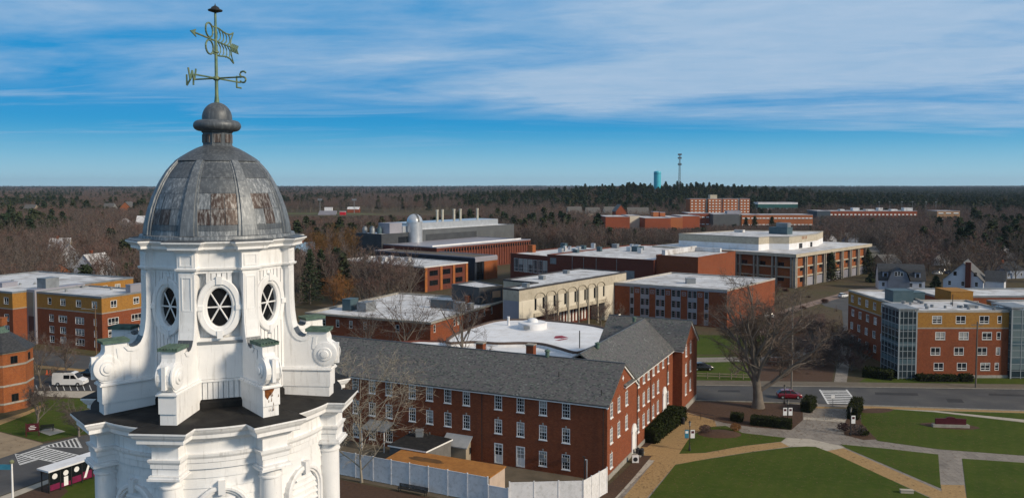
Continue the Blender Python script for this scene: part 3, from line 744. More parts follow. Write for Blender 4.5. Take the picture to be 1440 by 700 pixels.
# --- dome
LEADM = leadmat('mid_lead', (0.095, 0.108, 0.122), (0.16, 0.178, 0.195), (0.36, 0.38, 0.39), 0.6)
DP = [(2.16, 36.50), (2.14, 36.60), (2.02, 36.62), (2.00, 36.74), (1.97, 36.95), (1.89, 37.30), (1.76, 37.68), (1.59, 38.05), (1.39, 38.38), (1.18, 38.63), (1.10, 38.70)]
def dome_r(z):
    for (r0, z0), (r1, z1) in zip(DP[3:], DP[4:]):
        if z0 <= z <= z1: return r0 + (r1 - r0) * (z - z0) / (z1 - z0)
    return DP[-1][0]
b = MB(); b.lathe(DP, 64); b.build('dome', LEADL, tower, smooth=True, angle=25)
b = MB(); rng = random.Random(11)
rows = [(36.76, 36.90), (36.915, 37.33), (37.345, 37.76), (37.775, 38.18), (38.195, 38.62)]
for k in range(8):
    for ri, (z0, z1) in enumerate(rows):
        for c in range(3):
            lo = -math.pi / 8 + 0.10; sp_ = 2 * (math.pi / 8 - 0.10) / 3
            if ri == 0 or ri >= 3:
                if c: continue
                a0, a1 = FA[k] + lo, FA[k] - lo
            else: a0 = FA[k] + lo + c * sp_ + 0.004; a1 = a0 + sp_ - 0.008
            mi = 0 if ri == 0 else (2 if (ri == 1 and (c == 1 or rng.random() < 0.6)) or (ri == 2 and rng.random() < (0.65 if c == 1 else 0.12)) else (1 if ri < 4 else 0))
            if ri == 3 and rng.random() < 0.3: mi = 0
            n = 4; lift = 0.012 + rng.uniform(0, 0.01)
            zz = [z0 + (z1 - z0) * j / 3 for j in range(4)]
            grid = [[tuple(dirv(a0 + (a1 - a0) * i / n) * (dome_r(z_) + lift) + Vector((0, 0, z_))) for i in range(n + 1)] for z_ in zz]
            edge = [tuple(Vector(p) * 1 + Vector((-p[0], -p[1], 0)) * 0.01) for p in grid[0]]
            b.loft([edge] + grid + [[tuple(Vector(p) + Vector((-p[0], -p[1], 0)) * 0.012) for p in grid[-1]]], mi, False)
b.build('lead_panel', [LEADD, LEADL, LEADR], tower, smooth=True, angle=30)
for k in range(8):
    r_ = MB(); zz = [36.62 + (38.70 - 36.62) * j / 14 for j in range(15)]
    rings = []
    for j, z_ in enumerate(zz):
        ro = (2.01 if z_ < 36.74 else dome_r(z_)); hw = 0.20 - 0.11 * j / 14; d, t = dirv(BA[k]), tanv(BA[k]); up = Vector((0, 0, z_))
        rings.append([tuple(d * (ro + e) + t * w_ * hw + up) for w_, e in ((-1.45, -0.03), (-1.4, 0.035), (-1.0, 0.04), (-0.95, 0.085), (0.95, 0.085), (1.0, 0.04), (1.4, 0.035), (1.45, -0.03))])
    r_.loft(rings, 0, False); r_.build('dome_rib', LEADM, tower)
b = MB(); b.lathe([(1.08, 38.66), (1.17, 38.66), (1.18, 38.69), (1.03, 38.80), (0.81, 38.94), (0.60, 39.06), (0.45, 39.12)], 48); b.build('dome_cap', LEADD, tower, smooth=True, angle=30)
b = MB(); b.lathe([(0.47, 39.10), (0.43, 39.16), (0.43, 39.50), (0.47, 39.54), (0.47, 39.58)], 8)
for k in range(8):
    T = Matrix.Translation(dirv(FA[k]) * 0.40) @ Matrix.Rotation(FA[k], 4, 'Z'); b.box(-0.10, 0.10, -0.02, 0.02, 39.22, 39.46, 1, T)
b.build('finial_neck', [LEADD, LEADR], tower)
b = MB()
b.lathe([(0.44, 39.56)] + [(0.50 + 0.165 * math.cos(rad(q)), 39.72 + 0.155 * math.sin(rad(q))) for q in range(-80, 100, 15)] + [(0.42, 39.88)] + [(0.42 * math.cos(rad(q)), 39.94 + 0.46 * math.sin(rad(q))) for q in range(0, 86, 10)] + [(0.05, 40.42), (0.05, 40.5)], 40)
b.build('finial_ball', LEADD, tower, smooth=True, angle=50)
# --- weathervane: rod with direction letters, arrow and scrolled banner
b = MB(); b.tube([(0, 0, 40.38), (0, 0, 40.62), (0, 0, 42.0), (0, 0, 43.05)], [0.075, 0.05, 0.042, 0.032], 10)
b.lathe([(0.03, 41.80), (0.085, 41.83), (0.085, 41.87), (0.03, 41.9)], 14); b.lathe([(0.045, 41.02), (0.10, 41.06), (0.10, 41.13), (0.045, 41.16)], 14)
vane = b.build('weather_vane', VERD, tower, smooth=True, angle=40)
b = MB(); b.lathe([(0.04, 42.98), (0.20, 43.03), (0.205, 43.06), (0.13, 43.09), (0.10, 43.14), (0.05, 43.17), (0.018, 43.19), (0.004, 43.25)], 20, cap0=True); b.build('rod_cap', IRON, vane, smooth=True, angle=40)
sdirh = Vector((0.84, -0.30, 0)).normalized(); edirh = Vector((0.30, 0.84, 0)).normalized()
zc = 41.095
strokes = {'N': [[(-.12, -.16), (-.12, .16)], [(-.12, .16), (.12, -.16)], [(.12, -.16), (.12, .16)]],
           'W': [[(-.15, .16), (-.08, -.16)], [(-.08, -.16), (0, .10)], [(0, .10), (.08, -.16)], [(.08, -.16), (.15, .16)]],
           'E': [[(-.10, -.16), (-.10, .16)], [(-.10, .16), (.11, .16)], [(-.10, 0), (.07, 0)], [(-.10, -.16), (.11, -.16)]],
           'S': [[(.10 * math.cos(rad(q)), .08 + .08 * math.sin(rad(q))) for q in range(20, 271, 25)] + [(.10 * math.cos(rad(q)), -.08 + .08 * math.sin(rad(q))) for q in range(90, -161, -25)]]}
for ch, d, L, flip in (('N', -sdirh, 0.95, -1), ('S', sdirh, 0.93, 1), ('W', -edirh, 1.0, 1), ('E', edirh, 1.0, 1)):
    m = MB(); m.tube([tuple(d * 0.04 + Vector((0, 0, zc))), tuple(d * (L - 0.12) + Vector((0, 0, zc)))], 0.026, 6)
    ax = sdirh if ch in 'NS' else edirh
    up = 0.0
    for st in strokes[ch]: m.tube([tuple(d * L + ax * x * (-1 if flip < 0 else 1) + Vector((0, 0, zc + y + up))) for x, y in st], 0.028, 5)
    m.build('compass_letter', VERD, vane)
ad = Vector((-0.07, -1, 0)).normalized(); zb = 42.17
def av(s, z): return tuple(ad * s + Vector((0, 0, zb + z)))
m = MB(); m.tube([av(-1.30, 0), av(1.30, 0)], 0.026, 6)
side = Vector((-ad.y, ad.x, 0)) * 0.012
def plate(mb, pts):
    a = [tuple(Vector(av(s, z)) + side) for s, z in pts]; c = [tuple(Vector(av(s, z)) - side) for s, z in pts]
    mb.loft([c, a], 0, True, True, True)
plate(m, [(1.62, 0), (1.26, 0.11), (1.34, 0), (1.26, -0.11)])
for j in range(4):
    s0 = -1.05 - j * 0.13
    plate(m, [(s0, 0.0), (s0 - 0.13, 0.13), (s0 - 0.20, 0.13), (s0 - 0.09, 0)]); plate(m, [(s0, 0.0), (s0 - 0.13, -0.13), (s0 - 0.20, -0.13), (s0 - 0.09, 0)])
m.build('arrow', VERD, vane)
m = MB()
for sg in (-1, 1):
    ringp = [(0.42 + 0.24 * math.cos(rad(q)), sg * (0.24 + 0.20 * math.sin(rad(q)))) for q in range(0, 361, 20)]
    m.tube([av(*p) for p in ringp], 0.028, 5, caps=False)
    m.tube([av(0.25, sg * 0.38), av(-0.2, sg * 0.40), av(-0.7, sg * 0.34), av(-1.0, sg * 0.36), av(-1.25, sg * 0.46)], 0.026, 5)
    for j in range(5): m.tube([av(0.05 - j * 0.22, sg * 0.02), av(-0.10 - j * 0.22, sg * 0.12), av(-0.10 - j * 0.22, sg * 0.26), av(0.0 - j * 0.22, sg * 0.37)], 0.020, 5)
    m.tube([av(-1.25, sg * 0.46), av(-1.08, sg * 0.22), av(-1.05, 0)], 0.022, 5)
m.build('banner', VERD, vane)
# ------------------------------------------------------------------ foundation of the cupola (below the picture)
b = MB(); b.box(-4.2, 4.2, -4.2, 4.2, 0, 22.0); b.build('tower_base', BRICKR, tower)

# ------------------------------------------------------------------ brick dormitory wings beside the lawn
def rot(a, p): c, s = math.cos(a), math.sin(a); return (p[0] * c - p[1] * s, p[0] * s + p[1] * c)
C0 = P(853.5, 677, 0)
D2 = Vector((0.42, 0.9075)).normalized(); AD = math.atan2(-D2.x, D2.y)     # local x runs right along the front, y into depth
dorm = thing('brick_dormitory', 'three storey brick dormitory with slate gable roofs, white sash windows and two wings', 'dormitory', (C0[0], C0[1], 0), AD)
EZ, WZ, RZ = 10.0, 10.9, 13.9
LW = -54.0
fr_ = Block(dorm, [(LW, 0), (0, 0), (0, 13.2), (LW, 13.2)], 0, EZ, BRICKR)
rt = Block(dorm, [(-12.6, 13.2), (0, 13.2), (0, 34.6), (-12.6, 34.6)], 0, WZ, BRICKR)
eb = Block(dorm, [(-12.6, 34.6), (1.6, 34.6), (1.6, 45.8), (-12.6, 45.8)], 0, WZ, BRICKR)
def zx(x, y): return 480 + x / 2.592, 430 + y / 2.592
# front rows
def zrow(bl, e, pts): return sum(bl.upx(e, *zx(*p))[1] for p in pts) / len(pts)
zf = [zrow(fr_, 0, [(572, 351), (653, 361), (735, 371), (819, 382)]), zrow(fr_, 0, [(573, 439), (653, 449), (735, 461), (819, 472)]), zrow(fr_, 0, [(736, 556), (819, 568)])]
uf = [fr_.upx(0, *zx(x, 420))[0] for x in (174, 259, 322, 388, 456, 572, 653, 735, 819)]
uf = [uf[0] - 2.9 * k for k in range(1, 9)] + uf
for u in uf:
    fr_.win(0, u, zf[0], 1.12, 1.95, 'sash'); fr_.win(0, u, zf[1], 1.12, 1.95, 'sash')
doors = [fr_.upx(0, *zx(x, 560))[0] for x in (573, 653)]
for u in uf:
    if any(abs(u - d_) < 1.2 for d_ in doors): continue
    fr_.win(0, u, zf[2], 1.15, 2.0, 'sash')
for d_ in doors: fr_.win(0, d_, 1.55, 1.30, 2.8, 'door', 'door')
gx = [fr_.upx(1, *zx(x, y))[0] for x, y in ((985, 380), (1012, 357), (1040, 337))]
zg = [zrow(fr_, 1, [(985, 380), (1012, 357), (1040, 337)]), zrow(fr_, 1, [(985, 472), (1012, 446), (1040, 424)]), zrow(fr_, 1, [(983, 563)])]
print('dorm rows', zf, zg, 'gable u', gx)
fr_.grid(1, gx, zg[:2], 1.12, 1.95, 'sash'); fr_.win(1, gx[0], zg[2], 1.12, 1.95, 'sash')
wx = [rt.upx(1, *zx(x, y))[0] for x, y in ((1083, 272), (1103, 257), (1120, 243), (1138, 229), (1155, 215), (1173, 201), (1191, 188))]
zw = [zrow(rt, 1, [(1083, 272), (1191, 188)]), zrow(rt, 1, [(1083, 354), (1138, 308), (1191, 262)]), zrow(rt, 1, [(1080, 437), (1120, 400)])]
print('wing', wx, zw)
wd = [rt.upx(1, *zx(1065, 460))[0], rt.upx(1, *zx(1176, 352))[0]]
for u in wx:
    for q, z in enumerate(zw):
        if q == 2 and any(abs(u - v) < 1.3 for v in wd): continue
        if q == 1 and abs(u - wd[1]) < 1.0: continue
        rt.win(1, u, z, 1.12, 1.95, 'sash')
bx = [eb.upx(1, *zx(x, y))[0] for x, y in ((1241, 175), (1257, 162), (1273, 150))]
zb_ = [zrow(eb, 1, [(1241, 175), (1257, 162), (1273, 150)]), zrow(eb, 1, [(1241, 243), (1257, 232), (1273, 218)]), zrow(eb, 1, [(1240, 315), (1257, 300), (1271, 290)])]
print('end', bx, zb_)
eb.grid(1, bx, zb_, 1.12, 1.95, 'sash')
for bl in (fr_, rt, eb): bl.finish()
def gable_roof(root, x0, x1, y0, y1, ez, rz, axis, over=0.35, gables=(1, 1), mat_=None, th=0.18, wallm=BRICKR, trim=True):
    """ridge along 'x' or 'y' in the root's frame; the slopes are slabs, the gables brick triangles with white raking cornices"""
    mat_ = mat_ or SLATE; m = MB(); g = MB(); t = MB(); q = MB()
    if axis == 'x': f = lambda u, v, z: (u, v, z); a0, a1, b0, b1 = x0, x1, y0, y1
    else: f = lambda u, v, z: (-v, u, z); a0, a1, b0, b1 = y0, y1, -x1, -x0
    mid = (b0 + b1) / 2; sl_ = (rz - ez) / (mid - b0)
    A0, A1 = a0 - over * gables[0], a1 + over * gables[1]
    zo = ez - sl_ * over + 0.12
    pts = [(b0 - over, zo), (mid, rz + 0.12), (b1 + over, zo), (b1 + over, zo - th), (mid, rz + 0.12 - th), (b0 - over, zo - th)]
    m.loft([[f(A0, v, z) for v, z in pts], [f(A1, v, z) for v, z in pts]], 0, True, False, False)
    for A, s in ((A0, 0), (A1, 1)):
        for quad in ((0, 1, 4, 5), (1, 2, 3, 4)):
            fc = [f(A, *pts[k]) for k in quad]; m.face(fc if s else fc[::-1])
    o = m.build('roof', mat_, root)
    q.tube([f(A0, mid, rz + 0.14), f(A1, mid, rz + 0.14)], 0.09, 6); q.build('ridge_cap', LEADD, o)
    for A, s, on in ((a0, -1, gables[0]), (a1, 1, gables[1])):
        if not on: continue
        g = MB(); g.face([f(A, b0, ez), f(A, b1, ez), f(A, mid, rz)] if s < 0 else [f(A, b1, ez), f(A, b0, ez), f(A, mid, rz)]); g.build('gable', wallm, root)
        if trim:
            for bb, sg in ((b0, 1), (b1, -1)):
                e0, e1 = (bb - sg * over), mid
                z0, z1 = zo - th - 0.003, rz + 0.12 - th - 0.003
                for d0, d1, hh in ((0.0, 0.30, 0.26), (0.30, over * 1.06 + 0.02, 0.12)):
                    A2, A3 = A + s * min(d0, over * 1.06), A + s * d1
                    if hh < 0.2: continue
                    t.loft([[f(A + s * 0.004, e0, z0), f(A + s * 0.22, e0, z0), f(A + s * 0.22, e0, z0 - hh), f(A + s * 0.004, e0, z0 - hh)], [f(A + s * 0.004, e1, z1), f(A + s * 0.22, e1, z1), f(A + s * 0.22, e1, z1 - hh), f(A + s * 0.004, e1, z1 - hh)]], 0, True, True, True)
    for bb, s in ((b0, -1), (b1, 1)):       # white eaves cornice
        c0, c1 = sorted((bb + s * 0.004, bb + s * (over - 0.04)))
        P8 = [f(a0 + 0.02, c0, ez - 0.42), f(a1 - 0.02, c0, ez - 0.42), f(a1 - 0.02, c1, ez - 0.30), f(a0 + 0.02, c1, ez - 0.30)]
        P9 = [(x, y, ez - 0.13) for x, y, z in P8]
        if trim: t.loft([P8, P9], 0, True, True, True)
    if t.v: t.build('cornice', TRIM, root)
    return o
gable_roof(dorm, LW, 0, 0, 13.2, EZ, RZ, 'x')
gable_roof(dorm, -12.6, 0, 7.0, 40.2, WZ, 14.55, 'y', gables=(0, 0))
gable_roof(dorm, -12.6, 1.6, 34.6, 45.8, WZ, 14.75, 'x')
for i, (u, y) in enumerate(((wd[0], rt), (wd[1], rt))):             # white door surrounds on the lawn side
    m = MB(); yy = 13.2 + u; hh = 3.2 if i == 0 else 4.6; zb0 = 0.35
    m.box(0.004, 0.14, yy - 1.0, yy - 0.68, zb0, hh); m.box(0.004, 0.14, yy + 0.68, yy + 1.0, zb0, hh); m.box(0.004, 0.22, yy - 1.1, yy + 1.1, hh + 0.003, hh + 0.35)
    n = 10; m.loft([[(0.006, yy + 1.0 * math.cos(math.pi * k / n), hh + 0.353 + 0.85 * math.sin(math.pi * k / n)) for k in range(n + 1)], [(0.16, yy + 1.0 * math.cos(math.pi * k / n), hh + 0.353 + 0.85 * math.sin(math.pi * k / n)) for k in range(n + 1)]], 0, True, False, True)
    o = m.build('door_surround', TRIM, dorm)
    d_ = MB(); d_.box(0.004, 0.06, yy - 0.675, yy + 0.675, zb0, hh); d_.build('door', TRIM, o)
    s_ = MB(); s_.box(0.01, 1.3, yy - 1.2, yy + 1.2, 0.0, 0.17); s_.box(0.01, 0.8, yy - 1.0, yy + 1.0, 0.17, 0.34); s_.build('step', CONC, dorm)
m = MB(); m.box(0.003, 0.10, 0.3, 13.0, 0, 0.7); m.box(1.603, 1.70, 34.7, 45.7, 0, 0.9); m.box(0.003, 0.10, 13.3, 34.4, 0, 0.6); m.build('plinth', CONC, dorm)
for x, y, w, h in ((-14.2, 8.2, 1.15, 1.9), (-22.5, 8.6, 1.15, 0.9)):
    m = MB(); m.box(x - w / 2, x + w / 2, y - 0.5, y + 0.5, RZ - 1.4, RZ + 0.2 + h / 2); m.box(x - w / 2 - 0.08, x + w / 2 + 0.08, y - 0.58, y + 0.58, RZ + 0.2 + h / 2 - 0.01, RZ + 0.35 + h / 2, 1); m.build('chimney', [BRICKR, CONC], dorm)
for x, y, z0, h in ((-11.0, 6.6, RZ, 1.1), (-7.5, 37.5, 14.4, 0.9), (-5.8, 13.0, 14.4, 0.9)):
    m = MB(); m.lathe([(0.30, z0), (0.30, z0 + h * .7), (0.42, z0 + h * .72), (0.40, z0 + h * .85), (0.1, z0 + h), (0.03, z0 + h * 1.05)], 12, (x, y)); m.build('roof_vent', COPPER, dorm, smooth=True, angle=40)
for x, y in ((-1.2, 1.2), (-30, 2.8), (-8.0, 3.4)):
    m = MB(); zz = EZ + (RZ - EZ) * y / 6.6; m.tube([(x, y, zz), (x, y, zz + 0.8)], 0.05, 6); m.build('vent_pipe', IRON, dorm)
for k, u in enumerate((uf[-1], uf[-2])):                             # window air conditioners
    m = MB(); x = LW + u; m.box(x - 0.33, x + 0.33, -0.32, 0.02, zf[2] + 0.18, zf[2] + 0.62); m.build('air_conditioner', GREYM, dorm)
for x in (LW + 3.0, LW + (uf[-5] + uf[-4]) / 2, -0.5):
    m = MB(); m.tube([(x, -0.12, 0.2), (x, -0.12, EZ - 0.4)], 0.05, 6); m.build('downpipe', IRON, dorm)
for yy in (13.35, 20.5, 30.5):
    m = MB(); m.tube([(0.12, yy, 0.3), (0.12, yy, WZ - 0.45)], 0.055, 6); m.build('downpipe', IRON, dorm)
for zz, yy in ((12.0, 6.6),):
    m = MB(); m.lathe([(0.0, -0.06), (0.34, -0.06), (0.34, 0.0), (0.0, 0.0)], 12); 
    star = MB(); pts = [(0.012 + 0.05, yy + (0.42 if k % 2 == 0 else 0.20) * math.cos(math.pi * k / 4), zz + (0.42 if k % 2 == 0 else 0.20) * math.sin(math.pi * k / 4)) for k in range(8)]
    star.loft([[(0.004, y_, z_) for _, y_, z_ in pts], pts], 0, True, False, True); star.build('gable_ornament', TRIM, dorm)
# canopy over the courtyard entrance
cu_ = fr_.upx(0, *zx(150, 420))[0] + LW
m = MB(); m.face([(cu_ - 2.1, -2.6, 3.1), (cu_ + 2.1, -2.6, 3.1), (cu_ + 2.1, -0.02, 3.75), (cu_ - 2.1, -0.02, 3.75)]); m.face([(cu_ - 2.1, -0.02, 3.62), (cu_ + 2.1, -0.02, 3.62), (cu_ + 2.1, -2.6, 2.97), (cu_ - 2.1, -2.6, 2.97)]); m.face([(cu_ - 2.1, -2.6, 2.97), (cu_ + 2.1, -2.6, 2.97), (cu_ + 2.1, -2.6, 3.1), (cu_ - 2.1, -2.6, 3.1)])
o = m.build('entrance_canopy', GREYM, dorm)
for s in (-1.9, 1.9):
    m = MB(); m.tube([(cu_ + s, -2.45, 0), (cu_ + s, -2.45, 3.0)], 0.07, 8); m.build('post', TRIM, o)

# ------------------------------------------------------------------ round dining hall with the white roof
dc = P(745, 478, 7.3)
din = thing('dining_hall', 'round dining hall with a clean white roof, low dome vent and red swoosh mark', 'dining hall', (dc[0], dc[1], 0))
def smooth_poly(pts, n=4):
    out = []; N = len(pts)
    for i in range(N):
        p0, p1, p2, p3 = (Vector(pts[(i + k - 1) % N]) for k in range(4))
        for j in range(n):
            t = j / n
            out.append(tuple(0.5 * ((2 * p1) + (p2 - p0) * t + (2 * p0 - 5 * p1 + 4 * p2 - p3) * t * t + (3 * p1 - p0 - 3 * p2 + p3) * t ** 3)))
    return out
up = [P(x, y, 7.3) for x, y in ((628, 481), (666, 480), (700, 482), (735, 481.5), (762, 483), (786, 489), (812, 495), (838, 486), (862, 473), (868, 468), (852, 461), (828, 456), (798, 452.5), (768, 450), (735, 448.5), (700, 450), (672, 457), (640, 469))]
up = smooth_poly([(x - dc[0], y - dc[1]) for x, y in up], 4)
lo = [(P(x, y, 6.7)[0] - dc[0], P(x, y, 6.7)[1] - dc[1]) for x, y in ((536, 490), (640, 512), (760, 524), (835, 505), (866, 482), (800, 478), (720, 478), (628, 479.5), (590, 478.5), (556, 480.5))]
Block(din, lo, 0, 6.7, BRICKR, ROOFC, BRICKD, 0.2, name='lower_wall').finish()
Block(din, up, 0, 7.3, ROOFC, ROOFC, plain('brown_coping', (0.11, 0.075, 0.06), (0.075, 0.055, 0.045), 0.8, 0.8), 0.22, name='upper_wall').finish()
hb = P(749, 461, 7.1); hb = (hb[0] - dc[0], hb[1] - dc[1])
m = MB(); m.lathe([(3.1, 7.0), (3.1, 8.3), (3.0, 8.4), (1.2, 8.45), (1.15, 8.7)] + [(1.15 * math.cos(rad(q)), 8.7 + 0.62 * math.sin(rad(q))) for q in range(10, 91, 16)], 32, hb); hub = m.build('dome_vent', ROOFC, din, smooth=True, angle=35)
m = MB(); m.box(hb[0] - 2.0, hb[0] - 0.6, hb[1] - 3.02, hb[1] - 2.4, 7.35, 8.05); m.build('vent_louvre', GREYM, hub)
st = P(715, 457, 7.1); m = MB(); m.lathe([(0.28, 7.0), (0.28, 8.9), (0.33, 8.92), (0.33, 9.0), (0, 9.02)], 14, (st[0] - dc[0], st[1] - dc[1])); m.build('vent_stack', ROOFC, din, smooth=True, angle=40)
lg = MB()
def lq(pts): lg.face([(P(x, y, 7.09)[0] - dc[0], P(x, y, 7.09)[1] - dc[1], 7.09) for x, y in pts])
lq([(778, 476), (786, 473.6), (794, 476.2), (788, 475.4)][::-1]); lq([(778.5, 475.2), (781, 472.2), (790, 471.5), (800, 474.6), (792, 475.0), (785, 474.2)][::-1]); lq([(780, 478.4), (790, 476.4), (799.5, 475.6), (796, 477.0), (786, 478.6)][::-1])
lo_ = lg.build('roof_logo', plain('red_logo', (0.30, 0.02, 0.045), (0.20, 0.02, 0.035), 1.0, 0.7), din)
if lo_.data.polygons[0].normal.z < 0: lo_.data.flip_normals()
pp = P(815, 497, 6.0); m = MB(); m.tube([(pp[0] - dc[0], pp[1] - dc[1], 5.6), (pp[0] - dc[0], pp[1] - dc[1], 10.4)], 0.11, 6); m.build('roof_pole', IRON, din)

# ------------------------------------------------------------------ low brick hall behind the dormitory
A = P(605.2, 451.6, 6)
low = thing('brick_hall', 'low orange brick hall with white flat roof and small windows behind the dormitory', 'hall', (A[0], A[1], 0), AD)
bl = Block(low, [(-36, 0), (0, 0), (0, 42), (-36, 42)], 0, 5.7, BRICKR, ROOFW, CONC, 0.3, over=0.5)
for x, y in ((900, 450), (1040, 372), (1065, 368), (1145, 342), (1193, 330), (1248, 320), (1298, 310)):
    u, z = bl.upx(1, 430 + x / 4.966, 370 + y / 4.966); bl.win(1, u, 4.0, 0.9, 1.9, 'small')
for x in (128, 222, 315, 415, 640):
    u, z = bl.upx(0, 430 + x / 4.966, 370 + 435 / 4.966); bl.win(0, u, 3.6, 1.0, 1.9, 'small')
bl.finish()
addbox(low, 'roof_plant', TEALM, -31.2, -28.6, 8.0, 11.5, 5.4, 8.4); addbox(low, 'roof_plant', GREYM, -26.6, -23.8, 8.0, 12.5, 5.4, 7.8)
addbox(low, 'roof_plant', GREYM, -4.4, -2.2, 19, 21.5, 5.4, 7.7); addbox(low, 'roof_plant', GREYM, -2.0, -0.9, 22, 24, 5.4, 7.2); addbox(low, 'roof_plant', GREYC, -13.0, -5.5, 22, 23.0, 5.4, 7.6)
addbox(low, 'chimney', BRICKR, -8.0, -6.8, 32, 33.2, 5.4, 7.6)
for x, y in ((-20, 16), (-12, 8), (-33, 20), (-18, 30)):
    m = MB(); m.tube([(x, y, 5.4), (x, y, 6.3)], 0.09, 6); m.build('vent_pipe', IRON, low)

# ------------------------------------------------------------------ beige concrete hall with arches
E2 = Vector((0.615, 0.79)).normalized(); AE = math.atan2(-E2.x, E2.y)
A = P(730, 407, 12.7)
bei = thing('concrete_hall', 'beige concrete hall with thin arches, slot windows and slender columns', 'hall', (A[0], A[1], 0), AE)
L = 51.5
bl = Block(bei, [(-5, 0), (0, 0), (0, L), (-16, L), (-16, 14), (-5, 14)], 5.2, 12.7, None, ROOFW, plain('roof_edge', (0.05, 0.05, 0.055), (0.035, 0.035, 0.04), 1, .7), 0.2, wallmats=[(9.75, CREAM), (1e9, BEIGE)])
def ubei(x, y): return bl.upx(1, 700 + x / 5.385, 330 + y / 5.385)
for x, y in ((286, 505), (346, 495), (372, 490), (429, 476), (455, 470), (510, 462), (534, 457), (587, 448), (610, 444), (661, 433), (684, 430), (733, 417), (755, 413), (803, 403)):
    u, z = ubei(x, y); bl.win(1, u, 8.3, 0.85, 2.9, 'dark')
bl.finish()
u0, u1 = ubei(275, 560)[0], ubei(812, 470)[0]
m = MB(); m.box(-4.99, -0.02, 0.01, u0, 0, 5.197); m.box(-15.9, -0.02, u1, L - .02, 0, 5.197); m.box(-4.98, -4.5, u0 + .01, u1 - .01, 0, 5.19, 1); m.build('lower_wall', [CREAM, BRICKD], bei)
m = MB(); m.box(0.004, 0.30, u0 - 0.2, u1 + 0.2, 5.2, 6.1); m.build('ledge', BEIGE, bei)
for ya, yb in ((1.2, u0 - 0.4), (u1 + 0.4, L - 0.4)):
    m = MB(); m.box(0.004, 0.06, ya, yb, 0.2, 9.6); m.build('cream_panel', CREAM, bei)
cols_ = [ubei(x, 600)[0] for x in (360, 443, 522, 600, 674, 744)]
for u in cols_:
    m = MB(); m.box(0.32, 0.72, u - 0.2, u + 0.2, 0, 10.2); m.build('column', BEIGE, bei)
cc = [cols_[0] - (cols_[1] - cols_[0])] + cols_ + [u1]
for a_, b_ in zip(cc, cc[1:]):
    mid, r = (a_ + b_) / 2, abs(b_ - a_) / 2 - 0.2; n = 14
    m = MB(); m.loft([[(x, mid + q * math.cos(math.pi * k / n), 9.8 + q * math.sin(math.pi * k / n) * min(1, 1.35 / r)) for k in range(n + 1)] for q, x in ((r, 0.004), (r, 0.22), (r - 0.13, 0.22), (r - 0.13, 0.004))], 0, False)
    m.build('arch', plain('arch_concrete', (0.33, 0.29, 0.22), (0.27, 0.24, 0.18), 1, .9), bei)
gw = MB()
for k in range(12):
    uu = u0 + (u1 - u0) * (0.45 + 0.045 * k); gw.box(-4.497, -4.42, uu - 0.28, uu + 0.28, 0.6, 4.8)
gw.build('window_wall', TRIM, bei)
m = MB(); m.box(-4.9, -0.1, -0.02, -0.004, 0, 9.8); m.build('end_panel', LAVC, bei)
for x, y in ((-2.5, 6), (-9, 22), (-12, 38)): addbox(bei, 'roof_plant', GREYM, x - 0.8, x + 0.8, y - 0.6, y + 0.6, 12.5, 13.5)
def lowl(p): return rot(-AD, (p[0] - low.location.x, p[1] - low.location.y))
bb = Block(low, [lowl(p) for p in ((-8.9, 221.5), (-2.6, 227), (-10.5, 238), (-17, 229.5))], 5.72, 10.0, CHARC, ROOFW, CHARC, 0.2, name='roof_block'); a_, d_, L_ = bb.edge(0); bb.finish()
T = Matrix.Translation((a_.x, a_.y, 0)) @ Matrix.Rotation(math.atan2(d_.y, d_.x), 4, 'Z')
m = MB(); m.box(L_ * .55, L_ * .9, -0.08, -0.004, 6.9, 8.7, 0, T); m.build('wall_patch', plain('pale_plywood', (0.40, 0.26, 0.17), (0.33, 0.21, 0.14), 1, .9), low)
# ------------------------------------------------------------------ brick classroom building with window strips
A = P(1022.8, 407.9, 10.2)
q = [P(864.3, 397.2, 10.2), A, P(1089.9, 391.4, 10.2)]
q.append((q[2][0] + q[0][0] - A[0], q[2][1] + q[0][1] - A[1]))
cls = thing('classroom_building', 'brick classroom building with grey strips of paired slot windows and white flat roof', 'classroom building', (A[0], A[1], 0))
bl = Block(cls, [(x - A[0], y - A[1]) for x, y in q], 0, 10.2, BRICKR, ROOFW, plain('pale_coping', (0.42, 0.40, 0.37), (0.34, 0.32, 0.30), 1, .8), 0.3)
Ld = bl.edge(0)[2]
a_, d_, _ = bl.edge(0); th = math.atan2(d_.y, d_.x); T = Matrix.Translation((a_.x, a_.y, 0)) @ Matrix.Rotation(th, 4, 'Z')
def ucls(x): return bl.upx(0, 840 + x / 5.143, 370 + 260 / 5.143)[0]
for xs in ((250,), (326, 360), (436, 473), (550, 587), (668, 705), (789,)):
    us = [ucls(x) for x in xs]; strips = MB()
    for u in us:
        for z in (8.35, 5.4, 2.6): bl.win(0, u, z, 0.95, 1.75, 'strip')
    c0, c1 = us[0] - 0.62, us[-1] + 0.62
    segs = [(0.3, 1.72), (3.48, 4.52), (6.28, 7.47), (9.23, 9.75)]
    for z0, z1 in segs: strips.box(c0, c1, -0.035, -0.003, z0, z1, 0, T)
    for u in us:
        for x0, x1 in ((u - 0.62, u - 0.48), (u + 0.48, u + 0.62)):
            for z0, z1 in ((1.72, 3.48), (4.52, 6.28), (7.47, 9.23)): strips.box(x0, x1, -0.035, -0.003, z0, z1, 0, T)
    strips.build('window_surround', LAVC, cls)
sq = MB()
for x in (288, 398, 510, 626, 744):
    u = ucls(x)
    for x0, x1, z0, z1 in ((-.55, .55, 8.75, 8.9), (-.55, .55, 7.8, 7.95), (-.55, -.4, 7.95, 8.75), (.4, .55, 7.95, 8.75)): sq.box(u + x0, u + x1, -0.05, -0.003, z0, z1, 0, T)
    sq.box(u - .15, u + .15, -0.05, -0.003, 8.2, 8.5, 0, T)
sq.build('square_ornament', LAVC, cls)
